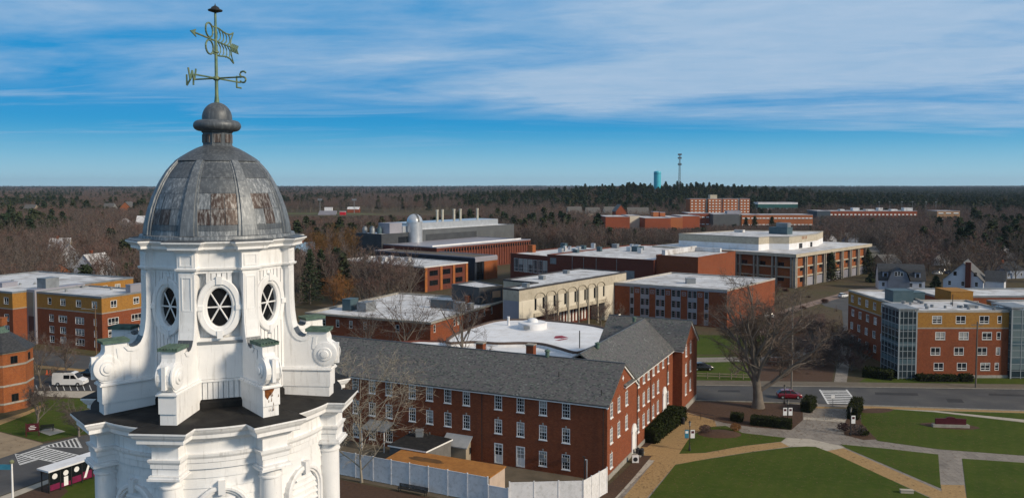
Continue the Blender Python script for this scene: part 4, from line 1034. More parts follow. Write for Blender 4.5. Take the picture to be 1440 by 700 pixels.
m = MB(); m.box(0.05, Ld - 0.05, -0.18, -0.003, 9.45, 9.86, 0, T); m.build('fascia', LAVC, cls)
bl.finish()
rp = P(972, 398.5, 10); addbox(cls, 'roof_plant', GREYM, rp[0] - A[0] - 1.3, rp[0] - A[0] + 1.3, rp[1] - A[1], rp[1] - A[1] + 2, 9.8, 11.4)

# ------------------------------------------------------------------ big brick arena
A = P(981.7, 362, 14)
are = thing('brick_arena', 'large windowless brick arena with broad white roof and raised end block', 'arena', (A[0], A[1], 0), AE)
def loc_(root, p):
    t = -root.rotation_euler.z; return rot(t, (p[0] - root.location.x, p[1] - root.location.y))
bl = Block(are, [(-15.5, 0), (0, 0), (0, 31), (-15.5, 31)], 0, 14, BRICKR, ROOFW, BRICKR, 0.3, name='end_block_wall'); bl.finish()
p1 = loc_(are, P(923.8, 366.2, 12.3)); p2 = loc_(are, P(769.6, 357.9, 12.3))
bl = Block(are, [p2, (-15.55, p1[1]), (-15.55, 34), (-10, 34), (-10, 62), (p2[0] + 12, p2[1] + 72), (p2[0], p2[1] + 60)], 0, 12.3, BRICKD, ROOFW, BRICKD, 0.3, name='hall_wall'); bl.finish()
p3 = loc_(are, P(717.6, 356, 11.5))
bl = Block(are, [p3, (p2[0] - 0.05, p2[1] + 1.0), (p2[0] - 0.05, p2[1] + 50), (p3[0], p3[1] + 45)], 0, 11.5, BRICKD, ROOFW, BRICKD, 0.25, name='side_wall')
a_, d_, L_ = bl.edge(0)
for k in range(7):
    bl.win(0, L_ * (0.16 + 0.125 * k), 7.3, L_ * 0.11, 5.0, 'triple')
bl.finish()
m = MB(); m.box(-14.9, -13.6, 3, 28, 13.8, 15.6); m.box(-13.6, -4, 26.8, 28, 13.8, 15.2); m.build('roof_screen', ROOFW, are)
rngb = random.Random(3)
for k in range(20):
    px_, py_ = rngb.uniform(785, 905), rngb.uniform(346.5, 356); x, y = loc_(are, P(px_, py_, 12.2)); s_ = rngb.uniform(0.5, 1.3)
    addbox(are, 'roof_plant', rngb.choice([GREYM, ROOFW, TEALM, SILVER]), x - s_, x + s_, y - s_ * .8, y + s_ * .8, 11.9, 12.3 + rngb.uniform(0.7, 1.7))
m = MB(); x, y = loc_(are, P(748, 352, 12)); m.box(x - 1.1, x + 1.1, y - 1.1, y + 1.1, 11, 14.2); m.build('chimney', BRICKO, are)
pn = MB(); a_, d_ = Vector((p2[0], p2[1])), (Vector((-15.55, p1[1])) - Vector(p2)).normalized(); T = Matrix.Translation((a_.x, a_.y, 0)) @ Matrix.Rotation(math.atan2(d_.y, d_.x), 4, 'Z')
LL = (Vector((-15.55, p1[1])) - Vector(p2)).length
for f in (0.25, 0.36, 0.48, 0.67): pn.tube([tuple(T @ Vector((LL * f, -0.12, 0.5))), tuple(T @ Vector((LL * f, -0.12, 12)))], 0.09, 6)
pn.box(LL * 0.03, LL * 0.09, -0.07, -0.004, 9.0, 11.2, 0, T); pn.box(LL * 0.745, LL * 0.83, -0.09, -0.004, 0.3, 8.2, 0, T); pn.build('wall_fitting', GREYM, are)

# ------------------------------------------------------------------ library with the overhanging concrete roof
A = P(1119.2, 357.5, 12.6)
e2 = Vector((0.69, 0.724)).normalized(); AL = math.atan2(-e2.x, e2.y)
lib = thing('library', 'concrete library with overhanging roof slab, brick infill panels and raised upper storey', 'library', (A[0], A[1], 0), AL)
WL, DL = 62.0, 74.0
core = Block(lib, rect(-WL, -1.2, 1.2, DL), 0, 11.4, BRICKO, None)
pitch = 8.6
bays = [1.2 + pitch * k for k in range(9)]
a_, d_, L_ = core.edge(1)
for k in range(8):
    u = pitch * (k + 0.5)
    for z, h in ((6.6, 1.6), (2.6, 1.8)): core.win(1, u + 1.9, z, 2.2, h, 'dark')
    u2 = L_ and 4.0 + 7.4 * k
    if u2 < WL - 3:
        for z in (8.2, 3.2): core.win(0, u2, z, 2.4, 2.0, 'dark')
core.finish()
m = MB(); m.box(-WL - 0.4, 0.3, -0.3, DL + 0.5, 11.4, 12.6); o = m.build('roof_slab', BEIGE, lib)
m = MB(); m.face([(-WL, 0.3, 12.604), (-0.3, 0.3, 12.604), (-0.3, DL, 12.604), (-WL, DL, 12.604)]); m.build('slab_roofing', ROOFW, o)
for k in range(9):
    y = 1.2 + pitch * k
    for dy in (-0.75, 0.75):
        if y + dy < 0: continue
        m = MB(); m.box(-1.19, -0.25, y + dy - 0.28, y + dy + 0.28, 0, 11.397); m.build('column', CONC, lib)
for k in range(9):
    x = -1.2 - 7.4 * k
    if x < -WL: break
    for dx_ in (-0.75, 0.75):
        m = MB(); m.box(x + dx_ - 0.3, x + dx_ + 0.3, 0.2, 1.19, 0, 11.397); m.build('column', CONC, lib)
for z in (7.2, 3.6):
    m = MB(); m.box(-1.195, -0.85, 2.4, DL - 1, z, z + 0.5); m.box(-WL + 1, -2.4, 0.75, 1.195, z, z + 0.5); m.build('spandrel', BEIGE, lib)
m = MB(); m.box(-1.196, -0.95, 11, DL - 1, 0, 3.2); m.build('base_panel', LAVC, lib)
ups = [loc_(lib, P(x, y, 17.8)) for x, y in ((954.6, 328.5), (1067, 333.6), (1081.7, 332.4), (1109.8, 332.8), (1149.4, 328.6))]
ub = [ups[0], ups[1], ups[2], ups[3], ups[4], (ups[4][0] - 6, ups[4][1] + 20), (ups[0][0] + 6, ups[0][1] + 40)]
bl = Block(lib, ub, 12.61, 17.8, BEIGE, ROOFW, plain('grey_coping', (0.34, 0.32, 0.28), (0.28, 0.26, 0.23), 1, .8), 0.25, name='upper_wall', wallmats=[(15.0, ROOFC), (1e9, BEIGE)])
a4, d4, L4 = bl.edge(3)
bl.win(3, L4 * 0.40, 13.7, L4 * 0.12, 2.0, 'dark'); bl.win(3, L4 * 0.78, 13.7, L4 * 0.08, 2.0, 'dark')
bl.finish()
T = Matrix.Translation((a4.x, a4.y, 0)) @ Matrix.Rotation(math.atan2(d4.y, d4.x), 4, 'Z')
m = MB()
for k in range(4): m.box(L4 * 0.44 + k * 1.3, L4 * 0.44 + k * 1.3 + 0.5, -0.06, -0.004, 16.2, 17.4, 0, T)
m.build('wall_slot', BRICKO, lib)
x, y = loc_(lib, P(1097, 328.5, 17.7)); addbox(lib, 'roof_plant', TEALM, x - 4, x + 4, y - 2, y + 3, 17.5, 20.4); addbox(lib, 'roof_plant', GREYM, x - 1.6, x + 3.4, y - 0.5, y + 2.6, 20.4, 22.2)
x, y = loc_(lib, P(1040, 326, 17.7)); addbox(lib, 'roof_plant', ROOFW, x - 2, x + 2, y - 1, y + 1, 17.5, 18.6)

# ------------------------------------------------------------------ science building with the observatory
E1 = Vector((-0.79, 0.615)).normalized()
A = P(596.7, 375.6, 8.9)
sci = thing('science_building', 'dark modern science building with silver observatory dome, exhaust stacks and brick wings', 'science building', (A[0], A[1], 0), AE)
bl = Block(sci, rect(-47, 0, 0, 23.5), 0, 8.9, BRICKD, ROOFW, plain('white_coping', (0.6, 0.6, 0.6), (0.5, 0.5, 0.5), 1, .7), 0.2, name='front_wing_wall')
for k in range(3):
    for z in (6.4, 2.9): bl.win(1, 4.8 + 6.7 * k, z, 4.4, 1.9, 'dark')
for k in range(4): bl.win(0, 20 + 6.0 * k, 6.1, 5.4, 1.7, 'ribbon')
bl.finish()
m = MB()
for y in (0.05, 8.0, 14.8, 22.0): m.box(0.004, 0.30, y, y + 1.2, 0, 8.5)
m.build('orange_pier', plain('orange_panel', (0.34, 0.115, 0.03), (0.26, 0.085, 0.024), 1, .7), sci)
for k in range(6): addbox(sci, 'roof_plant', rngb.choice([GREYM, ROOFW]), -40 + 3.2 * k, -38 + 3.2 * k, 8 + (k % 3) * 3, 9.6 + (k % 3) * 3, 8.7, 10.2)
p = loc_(sci, P(667.6, 362, 9.3))
bl = Block(sci, rect(p[0] - 58, p[0], p[1], p[1] + 14), 0, 9.3, plain('navy_cladding', (0.026, 0.034, 0.048), (0.02, 0.026, 0.038), .3, .45), plain('brown_roof', (0.13, 0.11, 0.09), (0.10, 0.085, 0.07), .5, .9), LAVC, 0.2, name='middle_wing_wall'); bl.win(1, 3.0, 3.9, 3.6, 7.0, 'dark'); bl.finish()
m = MB(); m.box(p[0] + 0.004, p[0] + 0.3, p[1] + 5.5, p[1] + 13.9, 0, 7.4); m.build('brick_panel', BRICKO, sci)
m = MB(); m.box(p[0] + 0.004, p[0] + 0.35, p[1], p[1] + 14, 7.45, 9.0); m.build('fascia', LAVC, sci)
p = loc_(sci, P(614, 348, 11))
bl = Block(sci, rect(p[0] - 36, p[0], p[1], p[1] + 68), 0, 11, BRICKD, LAVC, LAVC, 0.15, name='long_wing_wall'); bl.finish()
m = MB()
for k in range(34): m.box(p[0] + 0.004, p[0] + 0.35, p[1] + 4 + k * 1.87, p[1] + 4 + k * 1.87 + 0.5, 0.5, 10.2)
m.build('facade_fin', plain('rust_fin', (0.20, 0.060, 0.030), (0.15, 0.045, 0.025), .8, .7), sci)
m = MB(); m.box(p[0] + 0.003, p[0] + 0.14, p[1] + 4, p[1] + 67.5, 8.6, 9.9); m.build('window_band', GLASSD, sci)
m = MB(); m.box(p[0] - 5, p[0] - 4.4, p[1] + 2, p[1] + 66, 10.9, 11.5); m.build('roof_edge', ROOFC, sci)
p = loc_(sci, P(536.4, 329.5, 15.5)); SX, SY = p
bl = Block(sci, rect(SX - 17, SX, SY, SY + 22), 8, 15.5, CHARC, ROOFC, CHARC, 0.2, name='observatory_wall')
bl.win(1, 14.5, 12.2, 8.0, 3.0, 'dark'); bl.finish()
bl = Block(sci, rect(SX - 28, SX - 1.0, SY + 22.05, SY + 100), 8, 16.3, GREYC, ROOFC, GREYC, 0.2, name='upper_wall'); bl.finish()
m = MB(); m.box(SX - 0.997, SX - 0.9, SY + 30, SY + 68, 9, 14); m.build('grey_panel', CHARC, sci)
m = MB(); m.box(SX - 22, SX - 6, SY + 24, SY + 92, 16.1, 19.4); m.build('penthouse', SILVER, sci)
for k, dy in enumerate((38, 46, 58, 66, 80)):
    x, y, z = PY(652 + (0, 5, 13, 18, 30)[k], 310, sci.location.y + 0); 
    m = MB(); X_, Y_ = SX - 14, SY + 22 + (30, 34, 43, 48, 62)[k]; m.lathe([(0.62, 19.3), (0.62, 24.4), (0.75, 24.45), (0.75, 25.2), (0.6, 25.25), (0, 25.25)], 10, (X_, Y_), 0); m.build('exhaust_stack', [plain('stack_paint', (0.45, 0.43, 0.36), (0.36, 0.345, 0.29), .8, .6)], sci)
ox, oy = SX + 0.4, SY + 21.0
m = MB(); m.lathe([(3.7, 8.0), (3.7, 20.0), (3.85, 20.05), (3.85, 20.5)], 36, (ox, oy)); drum = m.build('observatory_drum', SILVER, sci, smooth=True, angle=40)
m = MB(); m.lathe([(3.75 * math.cos(rad(q)), 20.5 + 3.75 * math.sin(rad(q))) for q in range(0, 90, 8)] + [(0.01, 24.25)], 36, (ox, oy)); dm = m.build('observatory_dome', SILVER, sci, smooth=True, angle=50)
m = MB(); pts = []
for q in range(0, 100, 8):
    pts.append([(ox + 3.82 * math.cos(rad(q)) * math.cos(-0.25) - w * math.sin(-0.25), oy + 3.82 * math.cos(rad(q)) * math.sin(-0.25) + w * math.cos(-0.25), 20.5 + 3.82 * math.sin(rad(q))) for w in (-0.55, 0.55)])
m.loft(pts, 0, False); m.build('dome_slit', GREYC, dm)
addbox(sci, 'stair_head', LAVC, SX - 9.5, SX - 2.0, SY + 7, SY + 15, 15.3, 20.2); addbox(sci, 'stair_link', SILVER, SX - 9, SX - 1.5, SY + 15, SY + 21, 15.3, 18.6)
for k in range(4):
    m = MB(); m.lathe([(1.15, 15.3), (1.15, 17.6), (1.0, 17.9), (0.8, 18.0), (0.8, 18.6), (0, 18.6)], 14, (SX - 15.0 + 2.6 * k, SY + 3.5 + (k % 2) * 2)); m.build('cooling_tower', TEALM if k % 2 else GREYM, sci, smooth=True, angle=40)
m = MB(); m.box(SX - 8, SX - 7.2, SY + 24, SY + 24.8, 16, 22); m.build('mast', plain('orange_paint', (0.45, 0.09, 0.02), None, 1, .6), sci)
# ------------------------------------------------------------------ residence hall on the right
FY = P(1289.4, 531, 0)[1]; RX = P(1289.4, 531, 0)[0]
res = thing('residence_hall', 'four storey brick and mustard residence hall with glazed corner stair by the road', 'residence hall', (RX, FY, 0))
RH = 13.3; LB = 32.0
XR = PY(1418, 480, FY)[0] - RX
WM = [(9.75, BRICKR), (10.0, CONC), (1e9, BRICKY)]
bl = Block(res, [(-0.6, 0), (XR, 0), (XR, 15), (8, 15), (8, LB), (-0.6, LB)], 0, RH, None, ROOFW, plain('roof_fascia', (0.36, 0.34, 0.31), (0.30, 0.285, 0.26), .8, .7), 0.25, wallmats=WM)
def ru(x): return bl.upx(0, 1180 + x / 3.335, 480)[0]
for zr, xs, nx in ((11.55, (457, 568, 678), 750), (8.35, (474, 584, 693), 748), (5.3, (453, 563, 672), 747), (2.25, (470, 579, 689), 743)):
    for x in xs: bl.win(0, ru(x), zr, 1.95, 1.55, 'modern')
    bl.win(0, ru(nx), zr, 0.85, 1.55, 'slim')
for k in range(6):
    for zr in (11.55, 8.35, 5.3, 2.25): bl.win(5, 2.2 + 3.9 * k + (0.5 if zr in (8.35, 2.25) else 0), zr, 1.5, 1.55, 'modern')
bl.finish()
def atrium(root, x0, x1, y0, y1, h, nx, ny, nz):
    """corner of glass held in a white metal grid"""
    g = MB(); g.box(x0 + 0.06, x1 - 0.06, y0 + 0.06, y1, 0.3, h - 0.35); gl = g.build('stair_glazing', GLASSB, root)
    f = MB(); t = 0.11
    for i in range(nx + 1):
        x = x0 + (x1 - x0) * i / nx; w = 0.28 if i in (0, nx) else t / 2
        f.box(max(x0, x - w), min(x1, x + w), y0, y0 + 0.09, 0, h)
    for j in range(ny + 1):
        y = y0 + (y1 - y0) * j / ny; w = 0.2 if j in (0, ny) else t / 2
        if j: f.box(x0, x0 + 0.09, y - w, min(y1, y + w), 0, h)
    for k in range(nz + 1):
        z = 0.25 + (h - 0.5) * k / nz
        f.box(x0 + 0.281, x1 - 0.281, y0 + 0.02, y0 + 0.085, z - 0.05, z + 0.05); f.box(x0 + 0.02, x0 + 0.085, y0 + 0.1, y1 - 0.2, z - 0.05, z + 0.05)
    f.build('glazing_grid', plain('pale_metal', (0.27, 0.30, 0.32), (0.22, 0.25, 0.27), 1, .4), gl)
    s = MB()
    for k in range(1, 4):
        z = h * k / 4; s.box(x0 + 0.12, x1 - 0.29, y0 + 0.035, y0 + 0.058, z - 0.45, z + 0.5); s.box(x0 + 0.035, x0 + 0.058, y0 + 0.12, y1 - 0.25, z - 0.45, z + 0.5)
    s.build('spandrel_panel', TEALM, gl)
    r = MB(); r.box(x0 - 0.15, x1 + 0.1, y0 - 0.15, y1, h + 0.002, h + 0.32); r.build('stair_roof', GREYM, root)
atrium(res, -4.3, -0.62, -1.0, 6.5, RH + 0.3, 4, 5, 10)
atrium(res, XR + 0.02, XR + 4.2, -0.8, 6, RH + 0.5, 2, 3, 10)
bl = Block(res, [(XR + 4.25, 1.0), (XR + 34, 1.0), (XR + 34, 15), (XR + 4.25, 15)], 0, RH, None, ROOFW, GREYM, 0.25, name='far_wall', wallmats=WM)
for k in range(5):
    for zr in (11.55, 8.35, 5.3, 2.25): bl.win(0, 3 + 4.6 * k, zr, 1.95, 1.55, 'modern')
bl.finish()
bl = Block(res, [(16, 24), (62, 24), (62, 38), (16, 38)], 0, RH - 0.4, BRICKR, ROOFW, GREYM, 0.25, name='rear_wall')
for k in range(9): bl.win(0, 4 + 4.6 * k, RH - 2.2, 1.95, 1.4, 'modern')
bl.finish()
addbox(res, 'penthouse', BRICKY, 15.5, 20.3, 17.0, 23.8, 12.5, 14.9)
for x0, x1, y0, y1, z in ((1.3, 5.6, 13.5, 17.5, 16.0), (6.0, 9.8, 17, 19.8, 15.2), (12.5, 14.2, 5, 6.5, 14.2)): addbox(res, 'roof_plant', TEALM if x0 < 9 else GREYM, x0, x1, y0, y1, RH - 0.3, z - 0.5)
m = MB(); m.tube([(11, 8, RH - .3), (11, 8, RH + 2.2)], 0.07, 6); m.build('vent_pipe', IRON, res)
for k in range(14):
    x, y = rngb.uniform(1, XR - 1), rngb.uniform(2, 14); s_ = rngb.uniform(0.2, 0.45); m = MB(); m.lathe([(s_, RH - .3), (s_, RH + .3), (0, RH + .35)], 8, (x, y)); m.build('roof_vent', GREYM, res)
m = MB(); m.box(0, XR, -0.16, -0.004, 0, 0.55); m.build('plinth', CONC, res)

# ------------------------------------------------------------------ residence hall on the left
A = P(142.7, 417.8, 12.5)
rl = thing('student_residence', 'brick and mustard student residence with white triple windows across the left street', 'student residence', (A[0], A[1], 0), AD)
WM2 = [(8.6, BRICKR), (8.85, CONC), (1e9, BRICKY)]
bl = Block(rl, rect(-22.2, 0, 0, 14), 0, 12.5, None, ROOFW, GREYM, 0.25, wallmats=WM2)
def yl(x, y, e): return bl.upx(e, x / 2.592, 250 + y / 2.592)[0]
for x, st_ in ((181, 'slim'), (229, 'modern'), (286, 'modern'), (344, 'modern')): bl.win(0, yl(x, 460, 0), 10.6, 1.3 if st_ == 'slim' else 1.75, 1.6, st_)
for z in (6.6, 3.9, 1.6):
    for x, w, s in ((229, 2.9 if z > 6 else 2.0, 'triple'), (290, 3.0, 'triple'), (347, 1.0, 'slim'), (188, 1.6, 'modern')): bl.win(0, yl(x, 520, 0), z, w, 1.6, s)
for z, us in ((10.6, (3.2, 9.4)), (6.6, (3.0, 9.4)), (3.9, (3.0, 9.4)), (1.5, (3.0, 9.4))):
    for u in us: bl.win(1, u, z, 1.7 if z > 10 else 2.9, 1.6, 'modern' if z > 10 else 'triple')
bl.finish()
bl = Block(rl, rect(-64, -25.2, -4, 30), 0, 12.7, None, ROOFW, GREYM, 0.25, name='rear_wall', wallmats=WM2)
for k in range(9):
    for z in (10.6, 6.6, 3.9, 1.6): bl.win(0, 36.5 - 4.1 * k, z, 1.75, 1.6, 'modern')
for k in range(3): bl.win(1, 21 + 4 * k, 10.8, 1.7, 1.4, 'modern')
bl.finish()
m = MB(); m.box(-25.15, -22.25, -0.5, 13, 0, 13.0); sh_ = m.build('stair_tower', LAVC, rl)
m = MB(); m.box(-24.7, -22.7, -0.56, -0.504, 0.5, 12.4); m.build('pane', GLASSB, sh_)
addbox(rl, 'roof_plant', GREYM, -25.6, -22.4, 2.5, 6, 12.4, 15.4); addbox(rl, 'roof_plant', LAVC, -1.8, 3.2 - 3.4, 8, 13, 12.3, 14.4); addbox(rl, 'roof_plant', LAVC, -41, -38, 2, 6, 12.4, 13.6)
for k in range(10):
    x, y = rngb.uniform(-50, -2), rngb.uniform(2, 12); m = MB(); m.lathe([(.3, 12.2), (.3, 12.9), (0, 13)], 8, (x, y)); m.build('roof_vent', GREYM, rl)

# ------------------------------------------------------------------ octagonal brick building at the left edge
Y0 = 139.0; X0 = PY(1.5, 500, Y0)[0]
octb = thing('brick_rotunda', 'octagonal brick building with dark pointed roof and green copper cupola', 'rotunda', (X0, Y0, 0))
RO = 4.75
po = [(RO * math.cos(rad(-112.5 + 45 * k + 12)), RO * math.sin(rad(-112.5 + 45 * k + 12))) for k in range(8)]
bl = Block(octb, po, 0, 10.1, BRICKO, None)
for i in (0, 1, 2, 7):
    Lw = bl.edge(i)[2]
    bl.win(i, Lw / 2, 8.6, 1.15, 1.3, 'dark'); bl.win(i, Lw / 2, 2.2, 1.15, 1.3, 'dark')
bl.finish()
m = MB(); ring = lambda r, z: [(x * r, y * r, z) for x, y in po]
for z in (7.55, 4.2, 1.2): m.loft([ring(1.003, z), ring(1.02, z + .02), ring(1.02, z + .3), ring(1.003, z + .33)])
m.loft([ring(1.003, 9.75), ring(1.04, 9.8), ring(1.05, 10.1), ring(1.0, 10.13)]); m.build('stone_band', CONC, octb)
m = MB(); m.loft([ring(1.10, 10.0), ring(1.10, 10.12), ring(0.28, 12.9)], 0, True, True); m.build('roof', SHINGLE, octb)
m = MB(); m.loft([ring(0.30, 12.8), ring(0.28, 13.0), ring(0.17, 13.4), ring(0.13, 14.0)], 0, True, False, True); cp = m.build('copper_roof', COPPER, octb)
m = MB(); m.box(-0.75, 0.75, -0.75, 0.75, 14.0, 15.2); m.box(-0.85, 0.85, -0.85, 0.85, 15.203, 15.35); m.build('chimney', BRICKO, octb)

# ------------------------------------------------------------------ distant campus buildings
def simple(name, label, cat, px0, px1, py_top, Y, h, depth, mats, roof=ROOFW, nwin=(0, 0), group=None, turn=0.0, ww=1.4, wh=1.5):
    """block facing the camera between two pixel columns at depth Y"""
    x0, x1 = PY(px0, py_top, Y)[0], PY(px1, py_top, Y)[0]
    t = thing(name, label, cat, (x0, Y, 0), turn, group)
    w = (x1 - x0) / math.cos(turn)
    b_ = Block(t, rect(0, w, 0, depth), 0, h, None, roof, LAVC, 0.2, wallmats=mats)
    nx, nz = nwin
    for i in range(nx):
        for k in range(nz): b_.win(0, w * (i + 0.5) / nx, h * (k + 0.55) / nz, ww, wh, 'far', pane=False)
    b_.finish()
    return t, w
one = lambda m_: [(1e9, m_)]
FARRED = plain('far_red_brick', (0.27, 0.072, 0.034), (0.20, 0.053, 0.026), .05, .9)
FARORG = plain('far_orange_brick', (0.36, 0.125, 0.050), (0.29, 0.098, 0.040), .05, .9)
def ztop(py, Y): return PY(720, py, Y)[2]
# tall dormitory tower
Y = 900; hz = ztop(279.5, Y)
tall = thing('tower_dormitory', 'tall orange brick dormitory of four bays with rows of small windows', 'dormitory', (PY(970.5, 290, Y)[0], Y, 0), 0.12)
xs_ = [PY(p, 290, Y)[0] - tall.location.x for p in (970.5, 993, 996, 1015, 1018.5, 1040, 1043.5, 1058)]
for k in range(4):
    a0, a1 = xs_[2 * k], xs_[2 * k + 1]
    b_ = Block(tall, rect(a0, a1, 0 if k != 1 else -2, 14), 0, hz, FARORG, ROOFW, LAVC, 0.3, name='bay_wall')
    n = 4 if k < 3 else 3
    for i in range(n):
        for j in range(6): b_.win(0, (a1 - a0) * (i + 0.5) / n, hz * (j + 1.55) / 7.4, 1.8, 1.7, 'far', pane=False)
    b_.finish()
m = MB()
for a0, a1 in ((xs_[1], xs_[2]), (xs_[3], xs_[4]), (xs_[5], xs_[6])): m.box(a0 + .01, a1 - .01, 1.5, 13, 0, hz - 0.6)
m.build('stair_bay', CREAM, tall)
addbox(tall, 'penthouse', BEIGE, xs_[2] + 4, xs_[3] - 3, 3, 9, hz - .2, hz + 4.2)
# red brick academic complex on the left of it
Y = 640; h = ztop(306.5, Y)
t1, w = simple('brick_complex', 'low red brick complex with white roofs left of the tall dormitory', 'campus building', 907, 944, 307, Y, h, 40, one(FARRED), turn=0.10)
x0 = t1.location.x
def sub(root, px0, px1, y0, y1, z0, z1, mat_, roof=ROOFW, name='wall'):
    a0, a1 = PY(px0, 300, Y)[0] - root.location.x, PY(px1, 300, Y)[0] - root.location.x
    Block(root, rect(a0, a1, y0, y1), z0, z1, mat_, roof, LAVC, .2, name=name).finish()
sub(t1, 944.2, 966, 8, 40, 0, h + .2, FARORG); sub(t1, 966.2, 995, 14, 40, 0, h + 1, FARRED); sub(t1, 853, 888, 6, 34, 0, h + 1, FARRED); sub(t1, 888.2, 906.8, 16, 36, 0, h + 1.4, CREAM); sub(t1, 932, 940, 26, 34, h, h + 4, FARORG, FARRED); sub(t1, 943, 951, 28, 36, h, h + 3.4, FARORG, FARRED)
Y = 700; h = ztop(301, Y)
t2, w = simple('long_brick_building', 'long grey and orange building with pale flat roof below the tall dormitory', 'campus building', 1003, 1040, 302, Y, h, 30, one(GREYC), turn=0.0)
x0 = t2.location.x
def sub2(px0, px1, y0, y1, z1, mat_, n=0):
    a0, a1 = PY(px0, 300, Y)[0] - x0, PY(px1, 300, Y)[0] - x0
    b_ = Block(t2, rect(a0, a1, y0, y1), 0, z1, mat_, ROOFW, LAVC, .2)
    for i in range(n):
        for k in range(2): b_.win(0, (a1 - a0) * (i + .5) / n, z1 * (k + .6) / 2.2, 2.6, 1.5, 'far', pane=False)
    b_.finish()
sub2(1045, 1070, 4, 30, h - .6, FARORG, 4); sub2(1070.2, 1148, 8, 30, h - .8, FARORG, 14); sub2(972, 1002.8, 12, 40, h + .3, FARRED, 5); sub2(1040.2, 1044.8, 6, 20, h, BEIGE)
addbox(t2, 'roof_plant', LAVC, 14, 26, 8, 16, h, h + 2.5)
Y = 760; h = ztop(296.5, Y)
t3, w = simple('brick_lab_building', 'long dark brick building with blue-grey end among the bare trees at right', 'campus building', 1149, 1168, 297, Y, h, 26, one(plain('blue_grey', (0.05, 0.075, 0.10), (0.04, 0.06, 0.08), .05, .6)))
a0, a1 = PY(1168.3, 300, Y)[0] - t3.location.x, PY(1292, 300, Y)[0] - t3.location.x
b_ = Block(t3, rect(a0, a1, 3, 26), 0, h - .2, FARRED, ROOFW, LAVC, .2)
for i in range(22): b_.win(0, (a1 - a0) * (i + .5) / 22, h - 4, 2.0, 2.0, 'far', pane=False)
b_.finish()
for k in range(6): addbox(t3, 'roof_plant', ROOFW, a0 + 12 + k * 12, a0 + 16 + k * 12 + (k % 3) * 2, 8, 14, h - .4, h + 1.2 + (k % 2) * 1.4)
for k, px_ in enumerate((1236, 1251, 1268, 1283, 1302, 1316)):
    X = PY(px_, 300, 820)[0]
    lp = thing('floodlight_pole', 'tall thin floodlight pole rising behind the far brick building', 'light pole', (X, 820, 0), 0, 'light poles behind the far brick building')
    m = MB(); m.tube([(0, 0, 0), (0, 0, ztop(284, 820))], [0.22, 0.14], 6); m.build('pole', GREYM, lp)
    m = MB(); m.box(-1.0, 1.0, -0.15, 0.15, ztop(284, 820), ztop(284, 820) + 0.5); m.build('lamp_head', GREYM, lp)
simple('parking_garage', 'small tan garage with dark open decks among trees at far right', 'garage', 1318, 1350, 296, 720, ztop(296.5, 720), 18, one(plain('tan_far', (0.34, 0.21, 0.12), (0.28, 0.17, 0.10), .1, .9)), nwin=(3, 3), ww=4.4, wh=1.4)
Y = 1020; h = ztop(284.5, Y)
t4, w = simple('green_roofed_hall', 'pale hall with green glass band near the far pine wood', 'hall', 1066, 1122, 285, Y, h, 20, [(h * .55, LAVC), (h * .85, plain('green_glass', (0.04, 0.13, 0.12), (0.03, 0.10, 0.10), .1, .3)), (1e9, ROOFC)])
# brick gabled apartments at the edge of the hill
def gabled(name, label, cat, X, Y, z, w, d, ez, rz, wallm, roofm, rz_=0.0, axis='x', group=None, win=True, chimney=False, trim=False):
    t = thing(name, label, cat, (X, Y, z), rz_, group)
    b_ = Block(t, rect(0, w, 0, d), 0, ez, wallm)
    if win:
        for i in (0, 1):
            L_ = b_.edge(i)[2]; n = max(2, int(L_ / 3))
            for k in range(n):
                for zz in ([1.6, 4.4] if ez > 4.5 else [1.6]): b_.win(i, L_ * (k + .5) / n, zz, 0.9, 1.4, 'small')
    b_.finish()
    gable_roof(t, 0, w, 0, d, ez, rz, axis, 0.3, (1, 1), roofm, 0.15, wallm, trim)
    if chimney: addbox(t, 'chimney', BRICKR, w * .3, w * .3 + 1.0, d * .45, d * .45 + .9, ez, rz + 1.2)
    return t
X, Y_, Z_ = PY(866, 303, 700)
gabled('brick_apartments', 'red brick apartment block with steep gable end left of the brick complex', 'apartments', X, 700, 0, 9, 14, ztop(297, 700), ztop(288, 700), FARRED, SHINGLEG, 0.1, 'y', win=False)
X = PY(884, 303, 760)[0]; gabled('shingled_lodge', 'grey gabled lodge behind the white roofed brick complex', 'lodge', X, 760, 0, 20, 12, ztop(303, 760), ztop(292, 760), FARRED, SHINGLEG, 0.1, 'x', win=False)
X = PY(800, 300, 800)[0]
for k in range(3):
    gabled('row_house', ('tan row house with grey roof, first from the left below the pine hill', 'tan row house with grey roof, middle one below the pine hill', 'tan row house with grey roof, right one below the pine hill')[k], 'house', X + 18 * k, 800, 0, 14, 11, ztop(300, 800), ztop(291 + k % 2, 800), CREAM, SHINGLEG, 0.2, 'x', 'row houses below the pine hill', win=False)

# water tower and radio mast on the hill
Yw = 1350; X, _, zt = PY(924.5, 240.5, Yw); r = 5.0 * Yw / F
wt = thing('water_tower', 'bright blue cylindrical water tower standing above the pine hill', 'water tower', (X, Yw, 20))
m = MB(); m.lathe([(r, 0), (r, zt - 20 - 3), (r * 1.02, zt - 20 - 2.9), (r * .92, zt - 20 - .8), (r * .5, zt - 20), (0, zt - 20 + .3)], 32); m.build('tank', plain('water_tower_blue', (0.07, 0.45, 0.58), (0.06, 0.39, 0.51), .2, .4), wt, smooth=True, angle=40)
m = MB(); m.lathe([(r * 1.01, zt - 24.5), (r * 1.03, zt - 24.4), (r * 1.03, zt - 23.9), (r * 1.01, zt - 23.8)], 32); m.build('band', plain('tank_band', (0.02, 0.16, 0.26), None, .2, .4), wt)
X, _, zt = PY(956, 216, 1300)
ms = thing('radio_mast', 'slender lattice radio mast with antenna rings beside the water tower', 'radio mast', (X, 1300, 22))
m = MB(); hh = zt - 22
